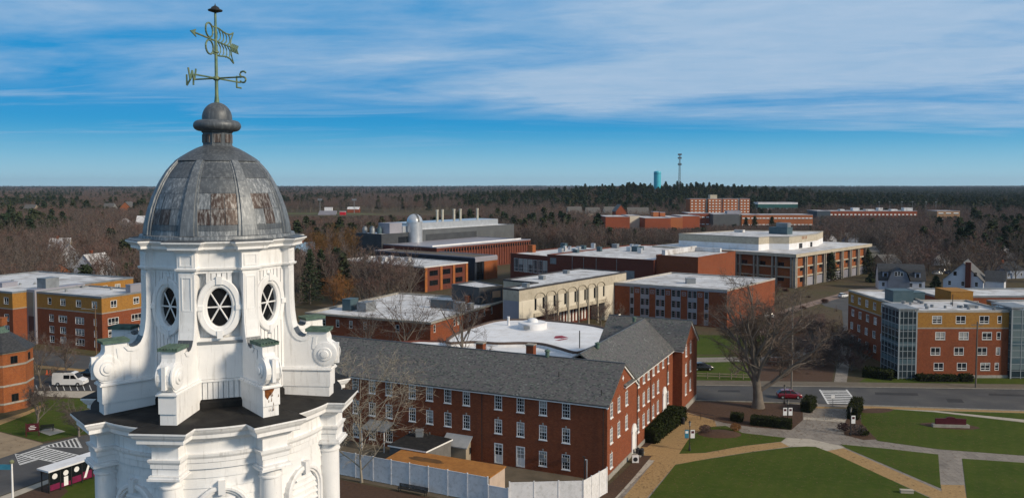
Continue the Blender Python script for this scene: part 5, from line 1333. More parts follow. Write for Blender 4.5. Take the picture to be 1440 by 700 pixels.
for k in range(3):
    a = rad(120 * k + 20); m.tube([(2.4 * math.cos(a), 2.4 * math.sin(a), 0), (0.9 * math.cos(a), 0.9 * math.sin(a), hh)], [0.32, 0.24], 5)
N = 16
for j in range(N):
    z0, z1 = hh * j / N, hh * (j + 1) / N; r0, r1 = 2.4 - 1.5 * j / N, 2.4 - 1.5 * (j + 1) / N
    for k in range(3):
        a, a2 = rad(120 * k + 20), rad(120 * k + 140); m.tube([(r0 * math.cos(a), r0 * math.sin(a), z0), (r1 * math.cos(a2), r1 * math.sin(a2), z1)], 0.13, 4)
m.build('lattice', GREYC, ms)
for z in (hh - 1.5, hh - 7, hh - 17):
    m = MB()
    for k in range(6): a = rad(60 * k); m.box(2.6 * math.cos(a) - .35, 2.6 * math.cos(a) + .35, 2.6 * math.sin(a) - .35, 2.6 * math.sin(a) + .35, z - 1.4, z + 1.4)
    m.lathe([(2.5, z - .2), (2.7, z - .2), (2.7, z + .2), (2.5, z + .2)], 12); m.build('antenna_ring', GREYC, ms)

# ------------------------------------------------------------------ stadium beyond the science building
SYd = 1090
X0_, X1_ = PY(405, 300, SYd)[0], PY(500, 300, SYd)[0]
for px_, lab in ((450, 'tall stadium light mast left of the white grandstand'), (498, 'tall stadium light mast right of the white grandstand')):
    X = PY(px_, 290, SYd)[0]; lp = thing('stadium_light', lab, 'light mast', (X, SYd, 0), 0, 'stadium light masts')
    m = MB(); m.tube([(0, 0, 0), (0, 0, ztop(282, SYd))], [0.5, 0.3], 6); m.build('pole', GREYM, lp)
    m = MB(); m.box(-3, 3, -.3, .3, ztop(282, SYd), ztop(282, SYd) + 2.4); m.build('lamp_head', GREYM, lp)
X = PY(462, 300, SYd)[0]; gs = thing('grandstand', 'white grandstand with press box by the playing field', 'grandstand', (X, SYd - 60, 0))
m = MB()
for k in range(6): m.box(0, 22, k * 1.6, k * 1.6 + 1.6, 0, 1.2 + k * .8)
m.build('bleacher', LAVC, gs); addbox(gs, 'press_box', ROOFC, 6, 16, 10, 13, 4, 9.5)
X = PY(491, 300, SYd)[0]; addb = thing('ticket_hut', 'small bright red hut beside the grandstand', 'hut', (X, SYd - 60, 0))
m = MB(); m.box(0, 7, 0, 5, 0, 4.2); m.build('wall', plain('bright_red', (0.55, 0.02, 0.04), None, .3, .5), addb); m = MB(); m.box(-.3, 7.3, -.3, 5.3, 4.203, 4.6); m.build('roof', ROOFC, addb)
X = PY(484, 300, SYd)[0]; gabled('field_house', 'brick field house with pale roof behind the red hut', 'field house', X, SYd + 20, 0, 16, 10, 5, 8, FARRED, ROOFW, 0, 'x', win=False)
# ------------------------------------------------------------------ ground, roads, paths, lawns
HILLS = [(PY(925, 260, 1400)[0], 1400, 24, 260, 260), (PY(1010, 260, 1500)[0], 1500, 18, 240, 240), (PY(860, 260, 1500)[0], 1500, 13, 260, 260)]
def ground_z(x, y):
    z = 0.0
    for hx, hy, h_, sx, sy in HILLS: z = max(z, h_ * math.exp(-((x - hx) / sx) ** 2 - ((y - hy) / sy) ** 2))
    if y > 6000: z += min(1.0, (y - 6000) / 5000) * 26 * (0.6 + 0.4 * math.sin(x / 1900 + 1) * math.cos(x / 730))
    return z if z > 0.05 else 0.0
xs = np.concatenate([-np.geomspace(9000, 60, 60), np.linspace(-40, 1240, 70), np.geomspace(1300, 9000, 40)])
ys = np.concatenate([np.linspace(-300, 900, 12), np.linspace(950, 2100, 40), np.geomspace(2200, 12000, 50)])
b = MB(); nx_ = len(xs)
b.v = [(float(x), float(y), ground_z(float(x), float(y))) for y in ys for x in xs]
for j in range(len(ys) - 1):
    for i in range(nx_ - 1): b.f.append((j * nx_ + i, j * nx_ + i + 1, (j + 1) * nx_ + i + 1, (j + 1) * nx_ + i)); b.m.append(0)
struct('ground', b, GROUND, uv=False)
def px(name, pts, z, m_, n=0):
    q = [P(x, y, z) for x, y in pts]
    return sheet(name, smooth_poly(q, n) if n else q, z, m_)
Z1, Z2, Z3, Z4 = 0.02, 0.028, 0.036, 0.044
# main street and its far verge
road_n = [(40, 148.0), (P(977, 562)[0], P(977, 562)[1]), P(1208, 569.3), P(1440, 577), P(1800, 590)]
road_f = [P(1800, 560), P(1440, 547.5), P(1208, 544.5), P(977, 541.5), (20, 157.0)]
sheet('road', [(20, 147.5)] + road_n[1:] + road_f, Z1, ASPH)
px('verge_sidewalk', [(960, 541.3), (1208, 544.3), (1440, 547.3), (1700, 556), (1700, 549), (1440, 540), (1208, 537), (960, 534)], 0.06, plain('dull_walk', (0.15, 0.125, 0.095), (0.115, 0.098, 0.075), .8, .9))
b = MB(); 
def kerb(pts, w=0.18, h=0.13, m_=CONC, name='kerb'):
    mb = MB(); q = [Vector(p) for p in pts]
    rings = []
    for i, p in enumerate(q):
        d = (q[min(i + 1, len(q) - 1)] - q[max(i - 1, 0)]).normalized(); n = Vector((-d.y, d.x)) * w / 2
        rings.append([(p.x - n.x, p.y - n.y, 0), (p.x - n.x, p.y - n.y, h), (p.x + n.x, p.y + n.y, h), (p.x + n.x, p.y + n.y, 0)])
    mb.loft(rings, 0, True, True, True); return struct(name, mb, m_)
kerb([P(960, 541.4), P(1208, 544.4), P(1440, 547.4), P(1700, 556.5)]); kerb([P(960, 562.4), P(1150, 567.5)]); kerb([P(1212, 569.8), P(1440, 577.6), P(1700, 587)])
# lawns behind the street
px('lawn', [(955, 534), (1062, 535), (1070, 500), (955, 500)], Z1 - 0.006, LAWN)
px('lawn', [(1208, 537), (1440, 539.8), (1700, 548), (1700, 530), (1440, 527), (1290, 530), (1256, 527), (1215, 532)], Z1 - 0.006, LAWN)
px('planting_bed', [(1062, 535), (1170, 536), (1178, 490), (1085, 498)], Z1 - 0.006, MULCH)
px('lawn', [(930, 498), (1070, 499), (1075, 472), (930, 470)], Z1 - 0.004, LAWN)
px('path', [(930, 503), (1100, 501), (1180, 470), (1260, 430), (1275, 433), (1195, 474), (1115, 507), (930, 510)], Z2, PAVE)
px('side_road', [(1181, 486), (1199, 484), (1202, 450), (1212, 428), (1236, 414), (1300, 406), (1300, 400), (1215, 405), (1178, 414), (1150, 424), (1160, 430), (1184, 436), (1186, 455)], Z2, ASPH)
px('path', [(1172, 541), (1190, 541.5), (1198, 486), (1182, 486)], Z2, PAVE)
px('path', [(1075, 470), (1110, 440), (1150, 428), (1205, 412), (1290, 400), (1290, 397), (1200, 407), (1140, 424), (1098, 436), (1066, 466)], Z3, plain('pinkish_walk', (0.24, 0.17, 0.14), (0.19, 0.14, 0.115), .7, .9))
px('planting_bed', [(1080, 500), (1165, 500), (1160, 440), (1120, 445), (1085, 470)], Z1, MULCH)
for pts in (((1230, 551), (1290, 552.4), (1292, 556), (1231, 554.6)), ((1330, 560), (1352, 560.6), (1356, 566), (1333, 565.2)), ((1010, 548), (1040, 548.3), (1041, 551), (1009, 550.6)), ((1390, 553), (1440, 554.4), (1440, 557), (1391, 555.6))):
    px('road_patch', pts, Z1 + .004, ASPHD)
# campus quad: paved base, then lawns, beds and tan paths
px('plaza', [(955, 566), (1150, 567.6), (1212, 570), (1440, 577.8), (1640, 585), (1640, 780), (830, 780), (870, 690), (905, 640), (940, 600)], Z1, PAVE)
px('path', [(862, 705), (875.8, 700), (920.7, 647), (914, 646), (890, 627), (930, 600), (958, 577), (1005, 591), (1008, 600), (978.7, 608), (955, 637.4), (992, 636.3), (1044, 626.8), (1098.8, 620.8), (1110.7, 627.4), (1058, 634.4), (1000, 643.6), (949.7, 652.6), (905, 705), (870, 760), (830, 760)], Z2, PAVET)
px('path', [(1160, 633), (1185.7, 629.3), (1323, 689.7), (1420, 733), (1372, 733), (1311.7, 700)], Z2, PAVET)
px('path', [(1323, 680.7), (1356, 681.5), (1366, 740), (1330, 740)], Z3, PAVET)
px('path', [(1106.7, 615), (1140, 617), (1180.6, 626), (1188, 629.2), (1160, 634), (1147, 627.4), (1110, 627.4), (1098, 621)], Z3, PAVEL)
px('path', [(855, 705), (862.5, 705), (921, 647), (912, 645.5)], Z3, PAVEL)
px('path', [(1130, 586), (1200, 590), (1200, 594), (1130, 589.5)], Z2, PAVEL)
px('path', [(1129, 570.5), (1208, 572.5), (1208, 575), (1129, 573)], Z2, PAVET)
px('path', [(1212, 570.4), (1440, 578), (1640, 586), (1640, 588.5), (1440, 580.2), (1316, 576.8), (1255, 574.6), (1212, 573.6)], Z2, PAVET)
px('path', [(1255, 574.8), (1314, 577), (1440, 589.6), (1640, 610), (1640, 614), (1440, 593), (1314, 578.6)], Z3, PAVEL)
px('lawn', [(949.7, 653), (975, 648), (1000, 644), (1058, 634.8), (1110, 628.4), (1134.4, 627), (1147.6, 627.9), (1170, 636), (1309, 700), (1400, 742), (1430, 770), (860, 770), (880, 735), (912, 700)], Z4, LAWN)
px('lawn', [(955, 637.4), (968, 617.5), (976, 610), (995, 600), (1020, 598), (1044.7, 608.2), (1105, 615), (1098.6, 620.3), (1044, 626.6), (992, 636)], Z4, LAWN)
px('lawn', [(1181.5, 624), (1250, 630.6), (1319.4, 638.3), (1321, 660), (1323, 686), (1190, 629.4)], Z4, LAWN)
px('lawn', [(1352.9, 644.2), (1440, 650), (1640, 662), (1660, 770), (1372, 770), (1362, 720)], Z4, LAWN)
px('lawn', [(1211, 576), (1255, 575), (1314, 579), (1440, 593.6), (1640, 615), (1640, 652), (1440, 640), (1319.4, 631), (1234.6, 619.3), (1219, 610), (1211, 595)], Z4, LAWN)
px('lawn', [(1317, 577.3), (1440, 580.5), (1640, 589), (1640, 609), (1440, 589.2)], Z4, LAWN)
px('planting_bed', [(970, 564), (1060, 566), (1129, 568.6), (1129, 590), (1113, 604), (1060, 600), (1018, 594), (960, 577)], Z4, MULCH)
px('planting_bed', [(1187, 611), (1189, 592), (1197, 577), (1209, 577), (1211, 594), (1222, 606), (1233, 617), (1215, 618), (1200, 614)], Z4 + 0.006, MULCH)
px('planting_bed', [(1211, 576), (1225, 573.6), (1250, 574), (1256, 576.5), (1240, 580), (1214, 580)], Z4 + 0.006, MULCH, 3)
px('planting_bed', [(1293, 595), (1320, 593.6), (1362, 597), (1378, 602), (1350, 603.5), (1310, 600)], Z4 + 0.006, MULCH, 3)
px('planting_bed', [(900, 640), (917, 640), (890, 672), (860, 705), (835, 735), (820, 720), (850, 688)], Z4, MULCH)
px('planting_bed', [(895, 628), (920, 604), (962, 577), (966, 580), (930, 612), (910, 628)], Z4 - .003, MULCH)
# mound bed with shrubs
mc = P(1011.7, 610); b = MB()
b.loft([[(mc[0] + 3.3 * k_ * math.cos(2 * math.pi * i / 28), mc[1] + 2.2 * k_ * math.sin(2 * math.pi * i / 28), zz) for i in range(28)] for k_, zz in ((1.0, 0.045), (0.75, 0.24), (0.4, 0.38), (0.02, 0.42))], 0, True, False, True)
struct('mulch_mound', b, MULCH, smooth=True)
# courtyard, service yard ground behind the fence
px('courtyard', [(480, 672), (620, 700), (855, 700), (855, 676), (700, 640), (520, 600), (440, 590), (440, 660)], Z1 - 0.008, plain('yard_gravel', (0.13, 0.105, 0.075), (0.095, 0.078, 0.055), .6, .95))
px('yard_ground', [(470, 672), (620, 702), (830, 702), (830, 790), (470, 790)], Z1, MULCH)
# left of the cupola: street, car park, lawn, lower road with crossing
px('road', [(-120, 474), (37, 490.5), (132, 501), (260, 508), (360, 500), (432, 478), (445, 490), (370, 520), (260, 532), (132, 520), (38, 511), (-120, 492)], Z1, ASPH)
px('lawn', [(38, 489.6), (132, 500), (200, 508), (200, 496), (60, 478), (20, 470)], Z1 - .004, plain('leafy_verge', (0.10, 0.072, 0.034), (0.06, 0.062, 0.022), .7, .95))
px('sidewalk', [(38, 516), (132, 524), (200, 531), (200, 527), (132, 520.5), (38, 511.6)], Z2, PAVET)
px('car_park', [(30, 528), (132, 524.6), (220, 530), (220, 556), (132, 549), (40, 549)], Z2, ASPHD)
px('sidewalk', [(40, 549.5), (132, 549.5), (200, 556), (200, 562), (112, 559), (60, 556.5)], Z2, PAVEL)
px('lawn', [(-40, 612), (0, 592), (40, 577), (60, 561), (112, 559.5), (210, 562), (210, 600), (110, 611), (60, 621), (0, 606)], Z1 - .004, LAWN)
px('path', [(-60, 600), (-60, 575), (0, 590), (38, 578), (62, 567), (64, 570), (40, 582), (0, 597)], Z2, PAVET)
px('plaza', [(-140, 650), (-60, 600), (0, 607), (58, 622), (62, 624), (0, 644), (-140, 690)], Z2, plain('dusty_paving', (0.30, 0.23, 0.15), (0.23, 0.175, 0.115), .5, .9))
px('road', [(-160, 700), (0, 644), (61, 623.5), (108, 613.5), (200, 598), (260, 590), (260, 640), (130, 652), (70.6, 671), (30, 686), (0, 697), (-160, 750)], Z3, ASPH)
px('sidewalk', [(-100, 740), (0, 698), (30, 687), (72, 672), (78, 675), (36, 692), (0, 706), (-100, 756)], Z4, PAVEL)
px('lawn', [(74, 677), (135, 655), (260, 642), (260, 760), (60, 760), (60, 700)], Z3 - .004, LAWN)
px('planting_bed', [(-60, 735), (0, 708), (38, 692), (80, 676), (96, 690), (60, 720), (0, 760), (-60, 760)], Z4, MULCH)
px('seat_pad', [(53, 606), (72, 600), (92, 606), (70, 612)], Z2, PAVEL)
px('lawn', [(212, 640), (330, 640), (440, 590), (440, 545), (380, 530), (262, 542), (212, 562)], Z1 - .006, LAWN)
px('lawn', [(215, 503), (300, 499), (360, 492), (425, 472), (400, 455), (215, 478)], Z1 - .006, LAWN)
# zebra crossing markings
b = MB()
def quad(p, z=Z4 + 0.004):
    q = [P(x, y, z) for x, y in p]
    ar = sum(q[i][0] * q[(i + 1) % len(q)][1] - q[(i + 1) % len(q)][0] * q[i][1] for i in range(len(q)))
    b.face([(x, y, z) for x, y in (q if ar > 0 else q[::-1])])
def lerp(a, c, t): return (a[0] + (c[0] - a[0]) * t, a[1] + (c[1] - a[1]) * t)
cz = lambda x, y: (x / 3.5, 500 + y / 3.5)
A_, B_, C_, D_ = cz(90, 483), cz(290, 525), cz(400, 490), cz(205, 447)
for k in range(10):
    t0 = (k + 0.35) / 10; t1 = t0 + 0.052
    quad([lerp(A_, B_, t0), lerp(A_, B_, t1), lerp(D_, C_, t1), lerp(D_, C_, t0)])
for a_, c_ in ((cz(72, 480), B_), (cz(200, 445), C_)): quad([a_, (a_[0], a_[1] + 1.1), (c_[0], c_[1] + 1.1), c_], Z4 + .008)
def tri(v0, v1, v2, n, dirw):
    """hatching of the triangle: lines from edge v0v1 towards edge v0v2"""
    for k in range(n):
        t0 = (k + .5) / n; t1 = t0 + 0.42 / n
        quad([lerp(v0, v1, t0), lerp(v0, v1, min(1, t1)), lerp(v0, v2, min(1, t1)), lerp(v0, v2, t0)])
    for p, q in ((v0, v1), (v1, v2), (v0, v2)): quad([p, (p[0] + .9, p[1] + .55), (q[0] + .9, q[1] + .55), q], Z4 + .008)
tri(cz(72, 482), cz(95, 535), cz(185, 508), 6, 0)
tri(cz(205, 445), cz(378, 402), cz(403, 450), 9, 0)
b.build('crossing_marking', ROADW)['kind'] = 'structure'
b = MB()
L0, L1, R0, R1 = (1151.6, 547.4), (1163.6, 567.6), (1191.4, 547.4), (1208.6, 569)
for k in range(8):
    t0 = 0.06 + k * 0.118; t1 = t0 + 0.055; quad([lerp(L0, L1, t0), lerp(R0, R1, t0), lerp(R0, R1, t1), lerp(L0, L1, t1)], Z2)
for a_, c_, s in ((L0, L1, 1), (R0, R1, -1)): quad([a_, (a_[0] + s * 2.4, a_[1]), (c_[0] + s * 2.9, c_[1]), c_], Z2 + .004)
b.build('crossing_marking', ROADW)['kind'] = 'structure'
b = MB()
for k in range(9):
    x = 50 + k * 9.4; quad([(x, 541), (x + 1.0, 541), (x + 4.0, 548.6), (x + 2.8, 548.6)], Z3)
b.build('parking_lines', ROADW)['kind'] = 'structure'
# playing field by the stadium
px('playing_field', [(400, 299.2), (640, 300.5), (640, 302.6), (400, 301.4)], 0.3, plain('playing_field', (0.09, 0.10, 0.035), (0.075, 0.085, 0.03), .02, .95))

# the air: thin blue haze over the plain
b = MB(); b.box(-11000, 11000, -500, 13500, -1.0, 135.0)
hm = bpy.data.materials.new('haze_air'); hm.use_nodes = True; hm.node_tree.nodes.clear()
ho = hm.node_tree.nodes.new('ShaderNodeOutputMaterial'); hv = hm.node_tree.nodes.new('ShaderNodeVolumePrincipled'); hm.node_tree.links.new(hv.outputs[0], ho.inputs['Volume'])
hv.inputs['Color'].default_value = (0.55, 0.72, 0.92, 1); hv.inputs['Density'].default_value = 0.00004; hv.inputs['Anisotropy'].default_value = 0.2
hz_ = b.build('haze', hm, uv=False); hz_['kind'] = 'stuff'
# ------------------------------------------------------------------ white fence and service yard
def fence(name, label, p0, p1, h, n, z=0.0):
    """vinyl panels between square posts"""
    a, c = Vector(p0), Vector(p1); L_ = (c - a).length; ang = math.atan2((c - a).y, (c - a).x)
    t = thing(name, label, 'fence', (a.x, a.y, 0), ang, 'white vinyl fence runs')
    for k in range(n):
        x0, x1 = L_ * k / n + 0.07, L_ * (k + 1) / n - 0.07
        m = MB(); bw = 0.18; x = x0
        while x < x1 - 0.01: m.box(x + .003, min(x + bw, x1) - .003, -0.02, 0.02, 0.12, h - 0.12); x += bw
        m.box(x0, x1, -0.035, 0.035, h - 0.12, h - 0.02); m.box(x0, x1, -0.035, 0.035, 0.06, 0.18); m.box(x0, x1, -0.012, 0.012, 0.15, h - .1)
        m.build('panel', VINYL, t)
    for k in range(n + 1):
        x = L_ * k / n; m = MB(); m.box(x - 0.068, x + 0.068, -0.068, 0.068, 0, h + 0.04); m.box(x - 0.085, x + 0.085, -0.085, 0.085, h + 0.043, h + 0.075); m.build('post', VINYL, t)
    return t
fh = 3.2
fence('vinyl_fence', 'long white vinyl fence run in front of the orange topped shelter', P(452, 628.6, fh), P(685.6, 670.3, fh), fh, 9)
fence('vinyl_fence', 'short low white vinyl fence piece right of the orange topped shelter', P(686.4, 681, 2.5), P(714.7, 686, 2.5), 2.5, 1)
fence('vinyl_fence', 'white vinyl fence run facing the lawn with grey pipes behind its end', P(716.5, 677.5, fh), P(820, 675, fh), fh, 3)
fence('vinyl_fence', 'white vinyl fence run slanting back to the dormitory corner', P(820.6, 675, fh), P(853.5, 656.8, fh), fh, 3)
# timber shelter with orange plywood top
q = [P(x, y, 3.0) for x, y in ((688.3, 670), (710, 655), (566, 631.4), (542.5, 645))]
c0 = q[0]; sh = thing('plywood_shelter', 'long timber shelter with orange plywood top and a dark stain, behind the white fence', 'shelter', (c0[0], c0[1], 0))
pl_ = [(x - c0[0], y - c0[1]) for x, y in q]
m = MB(); m.prism(pl_, 0, 2.85, 0); m.build('wall', PINKW, sh)
m = MB(); m.prism(inset(pl_, -0.12), 2.854, 3.0, 0, True, True); o = m.build('top', PLY, sh)
sc_ = P(600, 646, 3.004); m = MB(); rs = random.Random(5); pts = []
ax = (Vector(q[2]) - Vector(q[1])).normalized(); bx_ = Vector((-ax.y, ax.x))
for k in range(22):
    a = 2 * math.pi * k / 22; rr_ = 1 + rs.uniform(-.18, .18); v = ax * 2.5 * rr_ * math.cos(a) + bx_ * 0.75 * rr_ * math.sin(a); pts.append((sc_[0] - c0[0] + v.x, sc_[1] - c0[1] + v.y, 3.004))
m.face(pts); s_ = m.build('stain', STAIN, sh)
if s_.data.polygons[0].normal.z < 0: s_.data.flip_normals()
# flat black roofed hut
q = [P(x, y, 3.3) for x, y in ((599, 633.5), (634, 617), (582, 606), (548, 625))]; c0 = q[0]
hut = thing('flat_roofed_hut', 'grey hut with flat black roof and white edge against the dormitory', 'hut', (c0[0], c0[1], 0)); pl_ = [(x - c0[0], y - c0[1]) for x, y in q]
m = MB(); m.prism(pl_, 0, 3.1, 0); m.build('wall', plain('grey_block', (0.16, 0.155, 0.15), (0.12, 0.117, 0.112), .9, .9), hut)
m = MB(); m.prism(inset(pl_, -0.2), 3.103, 3.3, 0, True, True, 1); m.build('roof', [TRIM, TAR], hut)
x, y = P(590, 613, 3.3); addbox(hut, 'roof_plant', GREYM, x - c0[0] - .5, x - c0[0] + .5, y - c0[1] - .4, y - c0[1] + .4, 3.3, 4.2)
# garden shed
p = P(634, 646, 0); gs_ = gabled('garden_shed', 'small tan garden shed with grey gable roof and shutters in the yard', 'shed', p[0] - 1.0, p[1], 0, 3.5, 3.2, 2.3, 3.4, plain('tan_siding', (0.34, 0.29, 0.22), (0.28, 0.24, 0.18), .8, .8), plain('pale_shingle', (0.33, 0.34, 0.35), (0.27, 0.28, 0.29), 1.2, .8), AD, 'x', win=False)
m = MB(); m.box(3.503, 3.54, 1.25, 1.95, 1.0, 1.8); m.build('window', GLASSD, gs_); m = MB(); m.box(3.503, 3.56, .97, 1.24, 0.95, 1.85); m.box(3.503, 3.56, 1.96, 2.23, 0.95, 1.85); m.build('shutter', IRON, gs_)
# service pipes by the fence
for px_, top, lab, mt_ in ((822, 642, 'dark service pipe standing at the dormitory corner', IRON), (825, 646, 'pale service pipe standing at the dormitory corner', SILVER)):
    p = P(px_, 686)
    m = MB(); zt = PY(px_, top, p[1])[2]; m.tube([(0, 0, 0), (0, 0, zt - .15), (0.02, 0, zt), (-.25, 0, zt + .02)], 0.075, 8); o = m.build('service_pipe', mt_, None, loc=(p[0], p[1], 0)); tag(o, lab, 'pipe')
# benches
def bench(label, p, ang, back=True, s=1.0, mat_=IRON, group=None):
    t = thing('park_bench', label, 'bench', (p[0], p[1], 0.045), ang, group)
    m = MB()
    for k in range(4): m.box(-.95 * s, .95 * s, -.26 + k * .135, -.26 + k * .135 + .11, .43, .47)
    m.build('seat', mat_, t)
    m = MB()
    for k in range(4): m.box(-.95 * s, .95 * s, .26 + k * .02, .29 + k * .02, .52 + k * .11, .61 + k * .11)
    m.build('backrest', mat_, t)
    for x in (-.85 * s, .85 * s):
        m = MB(); m.box(x - .03, x + .03, -.24, -.19, 0, .66); m.box(x - .03, x + .03, .24, .30, 0, .95); m.box(x - .03, x + .03, -.24, .24, .62, .66); m.build('leg', IRON, t)
    return t
p = P(580, 694); bench('long black double bench on bare soil in front of the white fence', p, AD, s=2.2)
p = P(66, 606); bench('dark bench on a small concrete pad beside the maroon sign', p, 0.3)
# hedges made of many leaves
def hedge(name, label, pts, h, cat='hedge', wid=1.2, leaf=0.09, mat_=HEDGE, n=None, seed=0, group=None):
    """clipped hedge along a line of ground points"""
    r = random.Random(seed); q = [Vector(p) for p in pts]; c = q[0]
    t = thing(name, label, cat, (c.x, c.y, 0.04), 0, group); core = MB(); lv = MB()
    for a, d in zip(q, q[1:]):
        u = (d - a); L_ = u.length; u.normalize(); nn = Vector((-u.y, u.x)); a0 = a - c
        k = math.atan2(u.y, u.x); T = Matrix.Translation((a0.x, a0.y, 0)) @ Matrix.Rotation(k, 4, 'Z')
        core.box(0.05, L_ - 0.05, -wid / 2 + .1, wid / 2 - .1, 0, h - .1, 0, T)
        N = int((L_ * wid + 2 * h * (L_ + wid)) * (n or 70))
        for _ in range(N):
            f = r.random(); x, y, z = r.uniform(0, L_), r.uniform(-wid / 2, wid / 2), r.uniform(0.02, h)
            s = r.random() * (L_ * wid + 2 * h * (L_ + wid))
            if s < L_ * wid: z = h + r.gauss(0, .11)
            elif s < L_ * wid + 2 * h * L_: y = (wid / 2 + r.gauss(0, .10)) * r.choice((-1, 1))
            else: x = r.choice((0, L_)) + r.gauss(0, .04)
            e = Vector((r.gauss(0, 1), r.gauss(0, 1), r.gauss(0, 1))).normalized(); g = e.cross(Vector((r.gauss(0, 1), r.gauss(0, 1), r.gauss(0, 1)))).normalized()
            o_ = T @ Vector((x, y, z)); w = leaf * r.uniform(.7, 1.4)
            lv.face([o_ + e * w, o_ + g * w * .7, o_ - e * w, o_ - g * w * .7])
    core.build('branches', plain('hedge_core', (0.018, 0.018, 0.010), (0.012, 0.012, 0.008), 3, .95), t); lv.build('leaves', mat_, t, uv=False)
    return t
hedge('clipped_hedge', 'long clipped dark hedge along the dormitory side wall', [P(907, 622), P(952, 588)], 2.0, wid=3.2, leaf=0.13, n=55, seed=1)
hedge('clipped_hedge', 'clipped hedge block behind the small bed near the big tree base', [P(1029, 590), P(1044, 592.5)], 1.2, wid=1.6, seed=2)
hedge('clipped_hedge', 'wide clipped hedge in front of the big tree by the double banner lamp', [P(1056, 596), P(1085, 599), P(1113, 602)], 1.35, wid=1.7, seed=3)
hedge('clipped_hedge', 'tall narrow hedge block at the left side of the plaza steps', [P(1133, 580), P(1141, 571)], 1.9, wid=1.6, seed=4)
hedge('clipped_hedge', 'tall olive hedge block at the right side of the plaza by the crossing', [P(1199, 590), P(1206, 574.5)], 2.0, wid=1.6, seed=5, mat_=foliage('olive_leaves', (0.040, 0.044, 0.012), (0.032, 0.038, 0.012)))
hedge('clipped_hedge', 'low dark hedge below the front windows of the right residence hall', [P(1290, 535), P(1345, 535.5)], 1.1, wid=2.0, leaf=.14, n=35, seed=6)
hedge('clipped_hedge', 'short dark hedge near the utility pole at the residence hall', [P(1350, 536), P(1366, 536)], 1.3, wid=1.5, leaf=.14, n=35, seed=7)
hedge('clipped_hedge', 'dark evergreen hedge under the glazed stair of the right residence hall', [P(1215, 528), P(1256, 533)], 1.6, wid=3.0, leaf=.16, n=30, seed=8)
def shrub(label, p, r0, h, seed, mat_, cat='shrub', name='shrub', n=500, leaf=.10, group=None):
    r = random.Random(seed); m = MB(); st_ = MB()
    for _ in range(n):
        v = Vector((r.gauss(0, 1), r.gauss(0, 1), r.gauss(0, 1))).normalized() * (r.random() ** .4); o_ = Vector((v.x * r0, v.y * r0, h * .52 + v.z * h * .48))
        e = Vector((r.gauss(0, 1), r.gauss(0, 1), r.gauss(0, 1))).normalized(); g = e.cross(Vector((0.3, 1, .2))).normalized(); w = leaf * r.uniform(.6, 1.3)
        m.face([o_ + e * w, o_ + g * w * .6, o_ - e * w, o_ - g * w * .6])
    for k in range(7):
        a = r.uniform(0, 6.3); st_.tube([(0, 0, 0), (r0 * .5 * math.cos(a), r0 * .5 * math.sin(a), h * .7)], [.035, .012], 4)
    t = thing(name, label, cat, (p[0], p[1], 0.05), 0, group); st_.build('stem', BARK, t); m.build('leaves', mat_, t, uv=False); return t
shrub('round brown shrub at the left end of the mulch mound', P(991.5, 609), .95, 1.3, 1, TWIGR); shrub('round tan shrub at the right end of the mulch mound', P(1034.5, 606), .85, 1.25, 2, TWIGO)
shrub('dark loose shrub below the banner lamp right of the plaza', P(1205, 611), 1.5, 1.6, 3, TWIG); shrub('dark boulder-like shrub at the lawn edge right of the plaza', P(1214, 612), .9, .9, 4, HEDGE); shrub('purplish shrub at the plaza corner beside the banner lamp', P(1186, 606), 1.0, 1.3, 5, foliage('purple_twigs', (.10, .05, .06), (.08, .05, .05)))
# lamp posts with banners
def lamp(label, p, h, banners, group='black campus lamp posts'):
    t = thing('lamp_post', label, 'lamp post', (p[0], p[1], 0.04), 0, group)
    m = MB(); m.lathe([(.17, 0), (.17, .35), (.11, .45), (.065, .8), (.05, h - .95), (.09, h - .93), (.10, h - .85), (.05, h - .82)], 12); m.build('pole', IRON, t, smooth=True, angle=40)
    m = MB(); m.lathe([(.09, h - .82), (.17, h - .30), (.0, h - .30)], 8); l_ = m.build('lantern', plain('frosted_lamp', (.30, .29, .26), (.22, .21, .19), 3, .4), t)
    m = MB(); m.lathe([(.22, h - .30), (.20, h - .27), (.08, h - .10), (.03, h - .08), (.02, h)], 8, cap0=True); m.build('lantern_cap', IRON, l_)
    for s, mt_ in banners:
        m = MB(); z = h - 1.35; m.tube([(0, 0, z), (s * .75, 0, z)], .02, 5); m.tube([(0, 0, z - 1.25), (s * .75, 0, z - 1.25)], .02, 5); a_ = m.build('banner_arm', IRON, t)
        m = MB(); m.box(min(s * .12, s * .72), max(s * .12, s * .72), -.012, .012, z - 1.23, z - .02); m.box(min(s * .22, s * .62), max(s * .22, s * .62), -.016, .016, z - .55, z - .2, 1); m.build('banner', [mt_, MAROON if mt_ is TRIM else TRIM], a_)
    return t
BLUEB = plain('blue_banner', (0.04, 0.20, 0.30), (.03, .16, .25), 2, .7)
lamp('black lamp post with blue and white banners beside the small lawn', P(969.7, 633.5), 4.4, ((-1, BLUEB), (1, TRIM)))
lamp('black lamp post with two white banners in the bed under the big tree', P(1107.5, 600), 4.4, ((-1, TRIM), (1, TRIM)))
lamp('black lamp post with one white banner right of the plaza', P(1195.7, 612), 4.4, ((1, TRIM),))
lamp('plain black lamp post at the roadside behind the big tree bed', P(1103, 567.5), 3.4, ())
p = P(18.5, 716); t = thing('street_light', 'white street light pole with a blue banner at the bottom left corner', 'street light', (p[0], p[1], 0))
zt = PY(18.5, 651, p[1])[2]; m = MB(); m.tube([(0, 0, 0), (0, 0, zt)], [.13, .09], 10); m.build('pole', TRIM, t); m = MB(); m.lathe([(.1, zt), (.24, zt + .05), (.27, zt + .25), (.12, zt + .42), (0, zt + .45)], 12); m.build('lamp_head', plain('lamp_green', (.20, .21, .12), (.15, .16, .09), 2, .5), t, smooth=True, angle=40)
